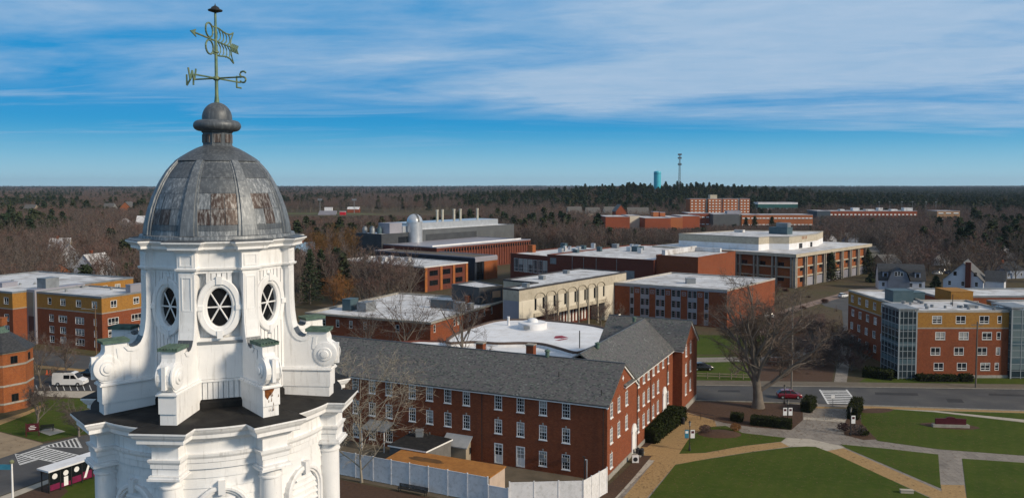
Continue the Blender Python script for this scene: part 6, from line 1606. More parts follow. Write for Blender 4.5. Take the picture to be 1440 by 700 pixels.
m = MB(); m.box(-2.2, -.12, -.02, .02, zt - .75, zt - .12); m.build('banner', BLUEB, t)
# plaza furniture: bins, condenser, steps rail, signs
def bin_(label, p, mat_=IRON):
    t = thing('waste_bin', label, 'waste bin', (p[0], p[1], .04), 0, 'black waste bins by the dormitory'); m = MB(); m.lathe([(.28, 0), (.31, .85)], 14); m.build('body', mat_, t, smooth=True, angle=40); m = MB(); m.lathe([(.33, .852), (.33, .92), (.16, 1.08), (0, 1.1)], 14, cap0=True); m.build('lid', mat_, t, smooth=True, angle=40)
bin_('black waste bin beside the tan path at the end of the hedge', P(960.5, 596)); bin_('black waste bin nearest the white condenser at the dormitory wall', P(897, 640)); bin_('black waste bin furthest right of the white condenser at the dormitory wall', P(902.5, 640.5))
p = P(893.5, 650); t = thing('air_condenser', 'white air condenser box on mulch at the dormitory wall', 'air conditioner', (p[0], p[1], .04), AD + .4)
m = MB(); m.box(-.45, .45, -.18, .18, 0, .95); m.build('case', TRIM, t); m = MB(); m.lathe([(.30, 0), (.30, .02), (.05, .03), (0, .03)], 16); o = m.build('fan_grille', IRON, t); o.rotation_euler = (rad(90), 0, 0); o.location = (0, -.182, .48)
p = P(1336.5, 600.5); t = thing('memorial_sign', 'wide maroon sign with curved top on a pale stone base on the lawn', 'sign', (p[0], p[1], .05), -.09)
m = MB(); m.box(-2.75, 2.75, -.35, .35, 0, .45); m.build('stone_base', CONC, t)
m = MB(); pts = [(-2.3, .46), (2.3, .46), (2.3, 1.35), (1.0, 1.38)] + [(.7 * math.cos(rad(q)), 1.42 + .22 * math.sin(rad(q))) for q in range(0, 181, 20)] + [(-1.0, 1.38), (-2.3, 1.35)]
m.loft([[(x, -.14, z) for x, z in pts], [(x, .14, z) for x, z in pts]], 0, True, True, True); m.build('sign_panel', MAROON, t)
p = P(46, 613); t = thing('campus_sign', 'maroon sign board on two posts with pale lettering, on the left lawn', 'sign', (p[0], p[1], 0), .35)
m = MB(); m.box(-.75, .75, -.04, .04, .75, 1.95); sp_ = m.build('sign_panel', MAROON, t)
m = MB()
for k, (a, c) in enumerate(((-.3, .3), (-.5, .5), (-.42, .35))): m.box(a, c, -.052, -.041, 1.55 - k * .25, 1.63 - k * .25)
m.build('lettering', TRIM, sp_)
for x in (-.85, .85): m = MB(); m.box(x - .06, x + .06, -.06, .06, 0, 2.1); m.build('post', MAROON, t)
# bus shelter
MAGENTA = plain('magenta', (.17, .012, .055), (.12, .010, .04), 2, .5)
p = P(69.5, 694); q_ = P(128, 674); ang = math.atan2(q_[1] - p[1], q_[0] - p[0])
t = thing('bus_shelter', 'glass bus shelter with maroon and white panels and pale flat roof', 'bus shelter', (p[0], p[1], 0.05), ang); Ls = 7.2
m = MB(); m.box(-.35, Ls + .3, -.5, 1.9, 2.75, 2.95); m.build('roof', ROOFC, t)
for k in range(6):
    x = Ls * k / 5
    for y in (0, 1.5):
        if y and 0 < k < 5: continue
        m = MB(); m.box(x - .05, x + .05, y - .05, y + .05, 0, 2.748); m.build('post', IRON, t)
    if k < 5:
        m = MB(); m.box(x + .052, x + Ls / 5 - .052, -.015, .015, .25, 2.6); g_ = m.build('pane', GLASSD, t)
        m = MB(); m.box(x + .1, x + Ls / 5 - .1, -.03, -.016, .27, (1.0, .8, 1.1, 1.3, .9)[k]); m.build('maroon_graphic', MAGENTA, g_)
        m = MB(); x1 = x + .2
        if k < 3:
            m.face([(x + .72 + .34 * math.cos(rad(q)), -.04, 1.95 + .34 * math.sin(rad(q))) for q in range(0, 360, 20)])
            if k == 1: m.box(x + .45, x + 1.0, -.045, -.031, .35, 1.5)
        else:
            m.face([(x1, -.046, .5), (x1 + .35, -.046, .5), (x1 + 1.0, -.046, 2.3), (x1 + .7, -.046, 2.3)])
        m.build('white_graphic', TRIM, g_)
m = MB(); m.box(.5, Ls - .5, .9, 1.3, .42, .47); m.build('seat', IRON, t)
# utility poles
for px_, y0, y1, lab, mt_ in ((1372, 545, 452, 'wooden utility pole in front of the right residence hall', BARK), (135.5, 500, 428, 'wooden utility pole with street lamp arm in front of the left residence', plain('pole_wood', (.16, .10, .06), (.12, .08, .05), 1, .9)), (1113, 548, 430, 'pale utility pole rising behind the big bare tree', plain('pale_pole', (.22, .20, .17), (.18, .16, .14), 1, .9))):
    p = P(px_, y0); zt = PY(px_, y1, p[1])[2]; t = thing('utility_pole', lab, 'utility pole', (p[0], p[1], 0)); m = MB(); m.tube([(0, 0, 0), (0, 0, zt)], [.17, .12], 8); m.build('pole', mt_, t)
    if px_ < 200: m = MB(); m.tube([(0, 0, zt - 1.2), (-2.2, -.3, zt - .9)], .06, 6); m.box(-2.9, -2.1, -.45, -.15, zt - .98, zt - .82); m.build('lamp_arm', GREYM, t)
    else: m = MB(); m.box(-1.1, 1.1, -.06, .06, zt - .7, zt - .55); m.build('crossarm', mt_, t)
# rail fence along the far verge
p0, p1 = P(962, 531), P(1062, 534); a = Vector(p0); L_ = (Vector(p1) - a).length; t = thing('rail_fence', 'low wooden rail fence along the far side of the street', 'fence', (a.x, a.y, 0), math.atan2(p1[1] - p0[1], p1[0] - p0[0])); wood = plain('pale_rail', (.26, .22, .16), (.20, .17, .125), 1, .9)
for k in range(7): m = MB(); x = L_ * k / 6; m.box(x - .08, x + .08, -.08, .08, 0, 1.2); m.build('post', wood, t)
m = MB(); m.box(0, L_, -.03, .03, .45, .62); m.box(0, L_, -.03, .03, .92, 1.09); m.build('rail', wood, t)
rl_ = random.Random(77); m = MB(); spots = [(P(1063, 574), 16, 2600), (P(1010, 612), 9, 500), (P(1215, 600), 9, 700), (P(1060, 650), 26, 900), (P(1250, 655), 26, 700), (P(880, 670), 10, 700), (P(1350, 610), 22, 500), (P(60, 590), 16, 900)]
for (sx_, sy_), rr_, n_ in spots:
    for _ in range(n_):
        a, d = rl_.uniform(0, 6.283), rr_ * rl_.random() ** .7; x, y = sx_ + d * math.cos(a), sy_ + d * math.sin(a); q = proj(x, y, 0)
        if 970 < q[0] < 1460 and q[1] < 571.5 and q[1] > 541 and q[0] > 1000: continue
        w = rl_.uniform(.05, .13); b0 = rl_.uniform(0, 3.14); m.face([(x + w * math.cos(b0 + k * 1.571), y + w * math.sin(b0 + k * 1.571) * .7, .075 + rl_.uniform(0, .03)) for k in range(4)])
lv_ = m.build('fallen_leaves', plain('dry_leaves', (.16, .095, .045), (.10, .06, .03), 3, .95), uv=False); lv_['kind'] = 'stuff'
# handrails by the dormitory end steps
for i, (pa, pb, lab) in enumerate(((P(943, 577), P(951, 580), 'white stepped handrail at the dormitory end door'), (P(966, 586), P(1004, 593), 'thin dark handrail along the curved walk'))):
    t = thing('handrail', lab, 'handrail', (pa[0], pa[1], .05)); mt_ = TRIM if i == 0 else IRON; d = (pb[0] - pa[0], pb[1] - pa[1]); m = MB()
    m.tube([(0, 0, 0), (0, 0, 1.0), (d[0], d[1], 1.0), (d[0], d[1], 0)], .04, 6); m.tube([(0, 0, .5), (d[0], d[1], .5)], .03, 6); m.build('rail', mt_, t)
    m = MB(); m.tube([(d[0] / 2, d[1] / 2, 0), (d[0] / 2, d[1] / 2, 1.0)], .03, 6); m.build('post', mt_, t)
p = P(1275, 693); m = MB(); m.box(-.75, .75, -.22, .22, .05, .40); m.box(-.80, .80, -.27, .27, .402, .46); o = m.build('stone_bench', PAVEL, None, loc=(p[0], p[1], 0)); o.rotation_euler = (0, 0, -.12); tag(o, 'small white block bench lying on the main lawn', 'bench')
for x_, y_, lab in ((1161, 590, 'dark bike rack standing on the plaza'), (1171, 571.5, 'small post sign at the crossing kerb')):
    p = P(x_ - 43 if x_ == 1161 + 999 else x_, y_); t = thing('bike_rack' if x_ == 1161 else 'crossing_sign', lab, 'bike rack' if x_ == 1161 else 'sign', (p[0], p[1], .04)); m = MB()
    if x_ == 1161:
        for k in range(3): m.tube([(k * .4, 0, 0), (k * .4, 0, .8), (k * .4 + .12, 0, .92), (k * .4 + .24, 0, .8), (k * .4 + .24, 0, 0)], .03, 6)
        m.build('hoop', GREYM, t)
    else: m.tube([(0, 0, 0), (0, 0, 2.0)], .04, 6); m.build('post', GREYM, t); m = MB(); m.box(-.3, .3, -.05, -.02, 1.4, 2.0); m.build('plate', TRIM, t)

# ------------------------------------------------------------------ vehicles
TYRE = plain('tyre_rubber', (.012, .012, .012), None, 5, .8)
def carpaint(n, c, r=.25):
    m = plain(n, c, tuple(x * .92 for x in c), .8, r, spec=.5); m.node_tree.nodes['Principled BSDF'].inputs['Coat Weight'].default_value = .5; return m
def vehicle(name, label, cat, p, ang, paint, st, gh, wheels, wr, hw, group=None):
    """st: body stations (x, half width, z bottom, z top); gh: glasshouse stations (x, half width base, half width top, z base, z top)"""
    t = thing(name, label, cat, (p[0], p[1], .05), ang, group); m = MB()
    m.loft([[(x, -w * .92, z0), (x, -w, z0 + (z1 - z0) * .3), (x, -w, z0 + (z1 - z0) * .72), (x, -w * .90, z1), (x, w * .90, z1), (x, w, z0 + (z1 - z0) * .72), (x, w, z0 + (z1 - z0) * .3), (x, w * .92, z0)] for x, w, z0, z1 in st], 0, True, True, True)
    body = m.build('body', paint, t, smooth=True, angle=35)
    m = MB(); m.loft([[(x, -wb, zb), (x, -wt, zt), (x, wt, zt), (x, wb, zb)] for x, wb, wt, zb, zt in gh], 0, True, True, True); m.build('windows', GLASSD, t, smooth=True, angle=30)
    m = MB(); i0 = [g for g in gh if g[4] - g[3] > .25]
    m.loft([[(x, -wt - .02, zt - .05), (x, -wt * .9, zt + .035), (x, wt * .9, zt + .035), (x, wt + .02, zt - .05)] for x, wb, wt, zb, zt in i0], 0, True, True, True); m.build('roof_panel', paint, body, smooth=True, angle=40)
    for f in (.36, .62):
        m = MB(); x0 = gh[0][0] + (gh[-1][0] - gh[0][0]) * f; g = gh[1]
        for s in (-1, 1): m.box(x0 - .06, x0 + .06, s * (g[1] + .012) - .02, s * (g[1] + .012) + .02, g[3] - .02, g[3] + .25); m.tube([(x0, s * (g[1] + .01), g[3]), (x0, s * (g[2] + .015), g[4])], .05, 4)
        m.build('pillar', paint, body)
    for wx_ in wheels:
        for s in (-1, 1):
            m = MB(); m.lathe([(wr * .55, -.11), (wr * .96, -.11), (wr, -.07), (wr, .07), (wr * .96, .11), (wr * .55, .11)], 20); w = m.build('wheel', TYRE, t, smooth=True, angle=40); w.location = (wx_, s * (hw - .08), wr); w.rotation_euler = (rad(90), 0, 0)
            m = MB(); m.lathe([(wr * .58, .09), (wr * .5, .10), (wr * .2, .085), (0, .09)], 14, cap0=True); m.lathe([(wr * .58, -.09), (wr * .5, -.10), (wr * .2, -.085), (0, -.09)], 14, cap0=True); m.build('rim', SILVER, w)
    xf, xr = st[-1], st[0]
    for s in (-1, 1):
        m = MB(); m.box(xf[0] - .12, xf[0] + .015, s * xf[1] * .75 - .18, s * xf[1] * .75 + .18, xf[3] - .22, xf[3] - .06); m.build('headlight', SILVER, t)
        m = MB(); m.box(xr[0] - .015, xr[0] + .10, s * xr[1] * .8 - .12, s * xr[1] * .8 + .12, xr[3] - .32, xr[3] - .05); m.build('tail_light', plain('tail_red', (.35, .01, .01), None, 1, .3), t)
    return t
CARST = [(-2.15, .72, .32, .88), (-2.05, .84, .24, .98), (-1.5, .88, .2, 1.0), (0, .89, .2, .98), (1.1, .88, .2, .93), (1.75, .83, .22, .82), (2.1, .66, .30, .66)]
CARGH = [(-2.0, .70, .60, .97, 1.05), (-1.55, .76, .60, .97, 1.40), (-.6, .79, .62, .96, 1.52), (.3, .79, .60, .94, 1.47), (.8, .77, .58, .92, 1.22), (1.25, .72, .66, .90, .93)]
RED = carpaint('red_car_paint', (.16, .008, .016))
p = P(1110, 559.5); ra = math.atan2(P(1208, 557)[1] - P(977, 552)[1], P(1208, 557)[0] - P(977, 552)[0])
vehicle('parked_car', 'dark red hatchback driving on the street behind the big bare tree', 'car', p, ra, RED, CARST, CARGH, (-1.35, 1.32), .32, .86)
VST = [(-3.0, .92, .35, 1.35), (-2.95, .98, .30, 1.40), (1.3, .99, .28, 1.40), (2.0, .98, .28, 1.25), (2.75, .92, .30, 1.08), (3.0, .74, .36, .92)]
VGH = [(-2.97, .95, .90, 1.36, 2.45), (-2.0, .97, .90, 1.38, 2.58), (.9, .97, .88, 1.38, 2.55), (1.25, .96, .86, 1.36, 2.42), (2.15, .92, .80, 1.22, 1.30)]
WVAN = carpaint('white_van_paint', (.72, .73, .74))
p = P(99, 541.5); va = math.atan2(P(132, 549.5)[1] - P(40, 549)[1], P(132, 549.5)[0] - P(40, 549)[0])
def van(name, label, p, ang):
    t = thing(name, label, 'van', (p[0], p[1], .05), ang); m = MB()
    prof = [(-3.0, .35), (-3.02, 1.2), (-2.95, 2.35), (-2.7, 2.56), (.7, 2.56), (1.15, 2.42), (2.0, 1.42), (2.85, 1.12), (3.0, .95), (3.02, .40), (2.6, .30), (-2.6, .30)]
    rings = []
    for y, k, dz in ((-1.0, .985, 0), (-.96, 1.0, 0), (.96, 1.0, 0), (1.0, .985, 0)): rings.append([(x * k, y * (1 - .12 * max(0, (z - 1.2) / 1.4)), z) for x, z in prof])
    m.loft(rings, 0, True, True, True); b_ = m.build('body', WVAN, t, smooth=True, angle=25)
    for s in (-1, 1):
        for x0, x1, x2, x3, z0, z1, nm in ((.55, 1.78, 1.18, .55, 1.42, 2.12, 'door_window'), (-.75, .42, .42, -.75, 1.42, 2.12, 'side_window')):
            m = MB(); yy = lambda z: s * (1.006 * (1 - .12 * max(0, (z - 1.2) / 1.4)) ); pts = [(x0, yy(z0), z0), (x1, yy(z0), z0), (x2, yy(z1), z1), (x3, yy(z1), z1)]; m.face(pts if s < 0 else pts[::-1]); m.build(nm, GLASSD, t)
    m = MB(); m.face([(1.24, -.78, 2.36), (2.0, -.88, 1.50), (2.0, .88, 1.50), (1.24, .78, 2.36)]); w_ = m.build('windscreen', GLASSD, t); w_.location = (.03, 0, .025)
    for wx_ in (-1.85, 1.95):
        for s in (-1, 1):
            m = MB(); m.lathe([(.2, -.12), (.35, -.12), (.37, -.08), (.37, .08), (.35, .12), (.2, .12)], 20); w = m.build('wheel', TYRE, t, smooth=True, angle=40); w.location = (wx_, s * .94, .37); w.rotation_euler = (rad(90), 0, 0)
            m = MB(); m.lathe([(.21, .10), (.05, .12), (0, .12)], 14, cap0=True); m.lathe([(.21, -.10), (.05, -.12), (0, -.12)], 14, cap0=True); m.build('rim', SILVER, w)
    for s in (-1, 1):
        m = MB(); m.box(2.78, 3.03, s * .72 - .16, s * .72 + .16, .86, 1.04); m.build('headlight', SILVER, t)
    m = MB(); m.box(-2.6, .5, -.7, .7, 2.60, 2.64); m.build('roof_rack', IRON, t)
    return t
van('parked_van', 'white high roof van parked in the dark car park behind the cupola', p, va)
for k, (x, y) in enumerate(((66, 526.5), (70.5, 527))):
    p = P(x, y); t = thing('traffic_cone', ('orange traffic cone, the left of two beside the white van', 'orange traffic cone, the right of two beside the white van')[k], 'traffic cone', (p[0], p[1], .03), 0, 'traffic cones beside the van'); m = MB(); m.box(-.28, .28, -.28, .28, 0, .06); m.lathe([(.22, .06), (.05, .95), (0, .96)], 12); m.build('cone', plain('cone_orange', (.6, .10, .02), None, 1, .5), t)
    m = MB(); m.lathe([(.155, .38), (.115, .58)], 12); m.build('band', TRIM, t)
CARCOL = [carpaint('white_car_paint', (.65, .66, .67)), carpaint('grey_car_paint', (.22, .23, .24)), carpaint('black_car_paint', (.015, .016, .018)), carpaint('blue_car_paint', (.03, .06, .13))]
for i, (x, y, a, c, lab) in enumerate(((1186, 418, .6, 0, 'white car parked on the side road by the library'), (1082, 447, .2, 0, 'white car parked below the classroom building behind bare branches'), (988, 520, 0, 2, 'black car behind the rail fence across the street'), (1008, 390, 1.2, 2, 'x'), (1318, 386, .1, 0, 'white car in the small lot between the two houses at right'), (1326, 383, .1, 1, 'grey car in the small lot between the two houses at right'), (1336, 385, .1, 3, 'blue car in the small lot between the two houses at right'), (870, 449, .4, 2, 'black car parked before the classroom building'), (128, 528, 2.9, 2, 'dark car behind the white van in the car park'))):
    if lab == 'x': continue
    vehicle('parked_car', lab, 'car', P(x, y), a, CARCOL[c], CARST, CARGH, (-1.35, 1.32), .32, .86)

# ------------------------------------------------------------------ houses
SIDW = plain('white_siding', (.55, .57, .62), (.48, .50, .55), .6, .7); SIDB = plain('blue_grey_siding', (.28, .33, .42), (.24, .28, .36), .6, .7); SIDT = plain('tan_siding_far', (.34, .28, .20), (.28, .23, .17), .6, .8); SIDG = plain('grey_siding', (.20, .21, .21), (.16, .17, .17), .6, .8)
def gp(px_, Y, ytop): return PY(px_, ytop, Y)
# gambrel house
Y = 296; x0 = PY(1236, 390, Y)[0]; x1 = PY(1300, 390, Y)[0]; w = (x1 - x0) * .92; zt = PY(1270, 371.5, Y)[2]
gh_ = thing('gambrel_house', 'blue-grey gambrel house with dark shingle roof, dormers and white gable end', 'house', (x0, Y, 0), -.30)
ez_ = zt - 5.6; b_ = Block(gh_, rect(0, w, 0, 9), 0, ez_, SIDW)
for k in range(5): b_.win(0, w * (k + .5) / 5, ez_ * .55, 1.1, 1.5, 'small')
for k in range(3): b_.win(1, 9 * (k + .5) / 3, ez_ * .55, 1.0, 1.5, 'small')
b_.finish()
pf = [(-.4, ez_), (1.7, ez_ + 3.9), (4.5, zt), (7.3, ez_ + 3.9), (9.4, ez_)]
m = MB(); m.loft([[(-.3, y, z) for y, z in pf], [(w + .3, y, z) for y, z in pf]], 0, False); m.loft([[(-.3, y, z - .2) for y, z in pf], [(w + .3, y, z - .2) for y, z in pf]], 0, False); m.build('roof', SHINGLE, gh_)
m = MB(); pg = [(0, ez_), (1.9, ez_ + 3.7), (4.5, zt - .2), (7.1, ez_ + 3.7), (9, ez_)]; m.face([(w, y, z) for y, z in reversed(pg)]); m.face([(0, y, z) for y, z in pg]); m.build('gable', SIDW, gh_)
cx_ = w * .42
fr2 = [(-3.6, 0), (-3.6, ez_ - .2), (-2.5, ez_ + 2.9), (0, ez_ + 4.6), (2.5, ez_ + 2.9), (3.6, ez_ - .2), (3.6, 0)]
m = MB(); m.loft([[(cx_ + a, -1.5, z) for a, z in fr2], [(cx_ + a, 3.0, z) for a, z in fr2]], 0, False, True, False); m.face([(cx_ + a, -1.5, z) for a, z in fr2]); fg = m.build('front_gable', SIDB, gh_)
rf = [(a * 1.08, z + .15) for a, z in fr2[1:6]]; m = MB(); m.loft([[(cx_ + a, -1.9, z) for a, z in rf], [(cx_ + a, 4.4, z) for a, z in rf]], 0, False); m.build('roof', SHINGLE, fg)
for dx_, zz in ((-.9, ez_ + 1.6), (.9, ez_ + 1.6), (0, ez_ + 1.8)): fm, pm = win_meshes(1.1, 1.6, 'small'); o = link('window', fm, fg, (cx_ + dx_, -1.56, zz), 0); link('pane', pm, o).location = (0, -.06, 0)
for f in (.08, .78):
    m = MB(); m.box(w * f, w * f + 1.9, .2, 3, ez_ + .8, ez_ + 2.9); d_ = m.build('dormer', SIDB, gh_); m = MB(); m.box(w * f - .2, w * f + 2.1, 0, 3.2, ez_ + 2.903, ez_ + 3.1); m.build('roof', SHINGLE, d_); m = MB(); m.box(w * f + .45, w * f + 1.45, .17, .196, ez_ + 1.2, ez_ + 2.5); m.build('window', GLASSD, d_)
# white house with brick chimney
Y = 285; x0 = PY(1339, 390, Y)[0]; zt = PY(1380, 370.5, Y)[2]
wh = thing('white_house', 'pale blue-white house with grey roof and tall brick chimney', 'house', (x0, Y + 6, 0), -.60)
hw_ = 12.5; b_ = Block(wh, rect(0, hw_, 0, 16), 0, zt - 6.2, SIDW)
for k in range(3): b_.win(0, hw_ * (k + .5) / 3, 3.2, 1.1, 1.6, 'small')
for k in range(4): b_.win(1, 16 * (k + .5) / 4, 3.2, 1.1, 1.6, 'small')
b_.finish(); gable_roof(wh, 0, hw_, 0, 16, zt - 6.2, zt, 'y', .4, (1, 1), SHINGLEG, .2, SIDW, False)
m = MB(); m.box(hw_ * .56, hw_ * .56 + 1.7, -1.2, -.003, 0, zt + .3); m.build('chimney', BRICKD, wh)
for dx_ in (hw_ * .3, hw_ * .8): m = MB(); m.box(dx_ - .5, dx_ + .5, -.04, -.004, zt - 4.6, zt - 3.2); m.build('window', GLASSD, wh)
m = MB(); m.box(hw_ + .003, hw_ + 6, 4, 14, 0, 4.2); m.build('wing_wall', SIDW, wh); m = MB(); pf = [(3.6, 4.2), (9, 7.6), (14.4, 4.2)]; m.loft([[(hw_ + .01, y, z) for y, z in pf], [(hw_ + 6.4, y, z) for y, z in pf]], 0, True, True, True); m.build('wing_roof', SHINGLE, wh)
HOUSES = [(1258, 360, 352, 8, 'small tan house with white gable left of the gambrel house', SIDT, SHINGLEG, 'x', .2), (1290, 352, 375, 9, 'dark brick house with chimney between bare trees', BRICKD, SHINGLE, 'x', -.2), (1328, 355, 385, 10, 'white gabled house between bare trees above the small lot', SIDW, SHINGLE, 'y', .3), (1412, 361, 380, 9, 'pale house with grey roof at the right edge', SIDW, SHINGLEG, 'x', -.4), (1430, 378, 330, 9, 'blue house at the right edge above the residence hall', SIDB, SHINGLE, 'x', .2), (1172, 333, 520, 8, 'white house with pale roof among trees right of the library', SIDW, ROOFW, 'y', .4), (1200, 336, 540, 8, 'long blue-white house behind trees right of the library', SIDB, SHINGLEG, 'x', .1), (1228, 362, 420, 8, 'grey house behind the dark evergreen beside the library', SIDG, SHINGLEG, 'x', .1),
    (172, 308, 640, 12, 'tall white house with green-grey side left of the dome', SIDW, ROOFW, 'y', .3), (200, 304, 660, 11, 'white gabled house just left of the dome', SIDW, ROOFW, 'x', .2), (120, 358, 305, 9, 'white gabled house with dark porch above the left residence', SIDW, ROOFW, 'y', -.2), (80, 336, 400, 9, 'house with pale roof deep among bare trees at left', SIDT, ROOFW, 'x', .3), (95, 345, 370, 8, 'small white house among bare trees at left', SIDW, ROOFW, 'y', .5), (12, 378, 300, 9, 'tan house at the left edge above the residence', SIDT, SHINGLE, 'x', .1), (60, 372, 310, 8, 'orange-brown house among trees above the left residence', FARORG, SHINGLE, 'x', -.3), (38, 288, 900, 12, 'pale long building with grey roof at far left', SIDT, SHINGLEG, 'x', 0), (176, 284, 1000, 14, 'orange gabled house on the far wooded rise', FARORG, SHINGLEG, 'y', 0), (150, 286, 980, 12, 'long grey-roofed house on the far wooded rise', SIDG, SHINGLEG, 'x', 0), (428, 342, 400, 9, 'house with bright blue-grey metal roof just right of the dome base', SIDW, plain('blue_tarp_roof', (.25, .40, .55), (.2, .34, .48), 1, .5), 'x', .2), (1412, 345, 430, 8, 'white cottage among trees at far right', SIDW, SHINGLE, 'y', .1), (1040, 292, 1100, 12, 'low pale house below the far pine wood', SIDT, SHINGLEG, 'x', 0)]
for px_, py_, Y, w, lab, wm, rm, ax_, rz_ in HOUSES:
    x, _, zt = PY(px_, py_, Y); zt = max(zt, 6.0); gabled('house', lab, 'house', x - w / 2, Y, 0, w, w * 1.25, zt * .58, zt, wm, rm, rz_, ax_, win=Y < 500, chimney=Y < 500 and w > 8)
# ------------------------------------------------------------------ trees
def vec_perp(d, r):
    v = Vector((r.gauss(0, 1), r.gauss(0, 1), r.gauss(0, 1))); v -= d * v.dot(d)
    return v.normalized() if v.length > 1e-4 else Vector((1, 0, 0))
def grow(seed, h, cr, tr, counts, twig_l, twig_w, fork=0.25, spread=0.9, up=0.25, limb_droop=0.0, trunk=None, limb=None):
    """limbs, branches and twigs of a leafless tree: trunk mesh builder and crown mesh builder"""
    r = random.Random(seed); tk, cw = MB(), MB()
    depth = len(counts)
    def twig(p, d, L, w):
        s = vec_perp(d, r) * w; d2 = (d + vec_perp(d, r) * .25).normalized(); m = p + d * L * .5; e = m + d2 * L * .5
        i = len(cw.v); cw.v += [p - s, p + s, m + s * .6, e, m - s * .6]; cw.f.append((i, i + 1, i + 2, i + 3, i + 4)); cw.m.append(1)
    def branch(p, d, L, rad_, lvl):
        if lvl == depth: return twig(p, d, L, max(twig_w * .5, .004))
        n = (6, 5, 4, 3, 2, 2)[min(lvl, 5)]; sides = (10, 6, 5, 4, 3, 3)[min(lvl, 5)]
        pts, rr = [p], [rad_]; q = p.copy(); dd = d.copy()
        wob = (.06, .17, .22, .25, .25, .25)[min(lvl, 5)]
        for k in range(n):
            dd = (dd + vec_perp(dd, r) * wob + Vector((0, 0, (up if lvl else 0) * .25 - (limb_droop if lvl >= 2 else 0) * .2))).normalized()
            q = q + dd * L / n; pts.append(q.copy()); rr.append(rad_ * (1 - .62 * (k + 1) / n) if lvl else rad_ * (1 - .40 * (k + 1) / n))
        if lvl == 0: rr[0] *= 1.45; rr[1] *= 1.05
        mb = tk if lvl == 0 else cw
        mb.tube(pts, rr, sides, 1 if lvl >= 3 else 0, False)
        nc = counts[lvl]
        for c in range(nc):
            t = (fork + (1 - fork) * (c + r.random() * .8) / nc) if lvl == 0 else (.18 + .82 * (c + r.random()) / nc)
            t = min(t, .999); k = int(t * n); f = t * n - k
            b0 = pts[k].lerp(pts[k + 1], f); axis = (pts[k + 1] - pts[k]).normalized()
            sp_ = spread * r.uniform(.65, 1.2) * (1.0 if lvl else (1.15 - .55 * t))
            nd_ = (axis * math.cos(sp_) + vec_perp(axis, r) * math.sin(sp_)).normalized()
            if lvl == 0:
                a = c * 2.399 + r.uniform(-.3, .3); out = Vector((math.cos(a), math.sin(a), 0)); nd_ = (out * math.sin(sp_) + Vector((0, 0, 1)) * math.cos(sp_)).normalized()
                l2 = cr * r.uniform(.85, 1.15) / max(.45, math.sin(sp_)) * (1.05 - .35 * t) if cr else 1
                l2 = min(l2, h * .8) if limb is None else limb * r.uniform(.8, 1.1)
            else: l2 = L * r.uniform(.34, .58) * (1.15 - .5 * t)
            if lvl + 1 == depth: l2 = twig_l * r.uniform(.6, 1.3)
            rc = max(.008, rr[k] * ((.50 if limb else .62) if lvl == 0 else .55) * r.uniform(.8, 1.1))
            if lvl >= 1 and nd_.z < -.15: nd_.z *= .3; nd_.normalize()
            branch(b0, nd_, l2, rc, lvl + 1)
    branch(Vector((0, 0, -.2)), Vector((r.uniform(-.03, .03), r.uniform(-.03, .03), 1)).normalized(), trunk or h * .55, tr, 0)
    zs = sorted(v[2] for v in cw.v); s = h / zs[int(len(zs) * .985)]
    for mb in (tk, cw): mb.v = [(v[0], v[1], v[2] * s) for v in mb.v]
    return tk, cw
def join(a, b_, name, mats):
    m = MB(); m.v = list(a.v) + list(b_.v); n = len(a.v); m.f = list(a.f) + [tuple(i + n for i in f) for f in b_.f]; m.m = list(a.m) + list(b_.m)
    return m.mesh(name, mats, uv=False)
def bare_tree(label, p, seed, h, cr, tr, counts, twig_l, twig_w, mats, group=None, name='bare_tree', z=0, **k):
    tk, cw = grow(seed, h, cr, tr, counts, twig_l, twig_w, **k)
    t = thing(name, label, 'tree', (p[0], p[1], z), 0, group)
    tk.build('trunk', mats[0], t, smooth=True, uv=False)
    link('crown', cw.mesh('crown', mats, uv=False), t)
    return t
def conifer(seed, h, rw, n=420, leaf=.55, base=.12, power=.9, ragged=.35):
    r = random.Random(seed); tk, cw = MB(), MB(); tk.tube([(0, 0, -.2), (0, 0, h * .5), (0, 0, h * .97)], [h * .018, h * .012, .03], 6, 0, False)
    nb = n // 9
    for k in range(nb):
        f = base + (1 - base) * (k + r.random()) / nb; R_ = rw * (1 - f) ** power * r.uniform(1 - ragged, 1.12) + .15; a = k * 2.399 + r.uniform(-.4, .4); z0 = h * f
        tip = Vector((R_ * math.cos(a), R_ * math.sin(a), z0 + R_ * r.uniform(-.05, .30)))
        cw.tube([(0, 0, z0), tip], [.05, .02], 3, 0, False)
        for j in range(9):
            u = .25 + .75 * (j + r.random()) / 9; o = Vector((0, 0, z0)).lerp(tip, u) + Vector((r.gauss(0, .22), r.gauss(0, .22), r.gauss(0, .14))) * (rw * .28)
            e = Vector((r.gauss(0, 1), r.gauss(0, 1), r.gauss(0, .45))).normalized(); g = e.cross(Vector((r.gauss(0, 1), r.gauss(0, 1), r.gauss(0, 1)))).normalized(); w = leaf * r.uniform(.6, 1.35)
            i = len(cw.v); cw.v += [o - e * w, o + g * w * .45, o + e * w, o - g * w * .45]; cw.f.append((i, i + 1, i + 2, i + 3)); cw.m.append(1)
    return tk, cw

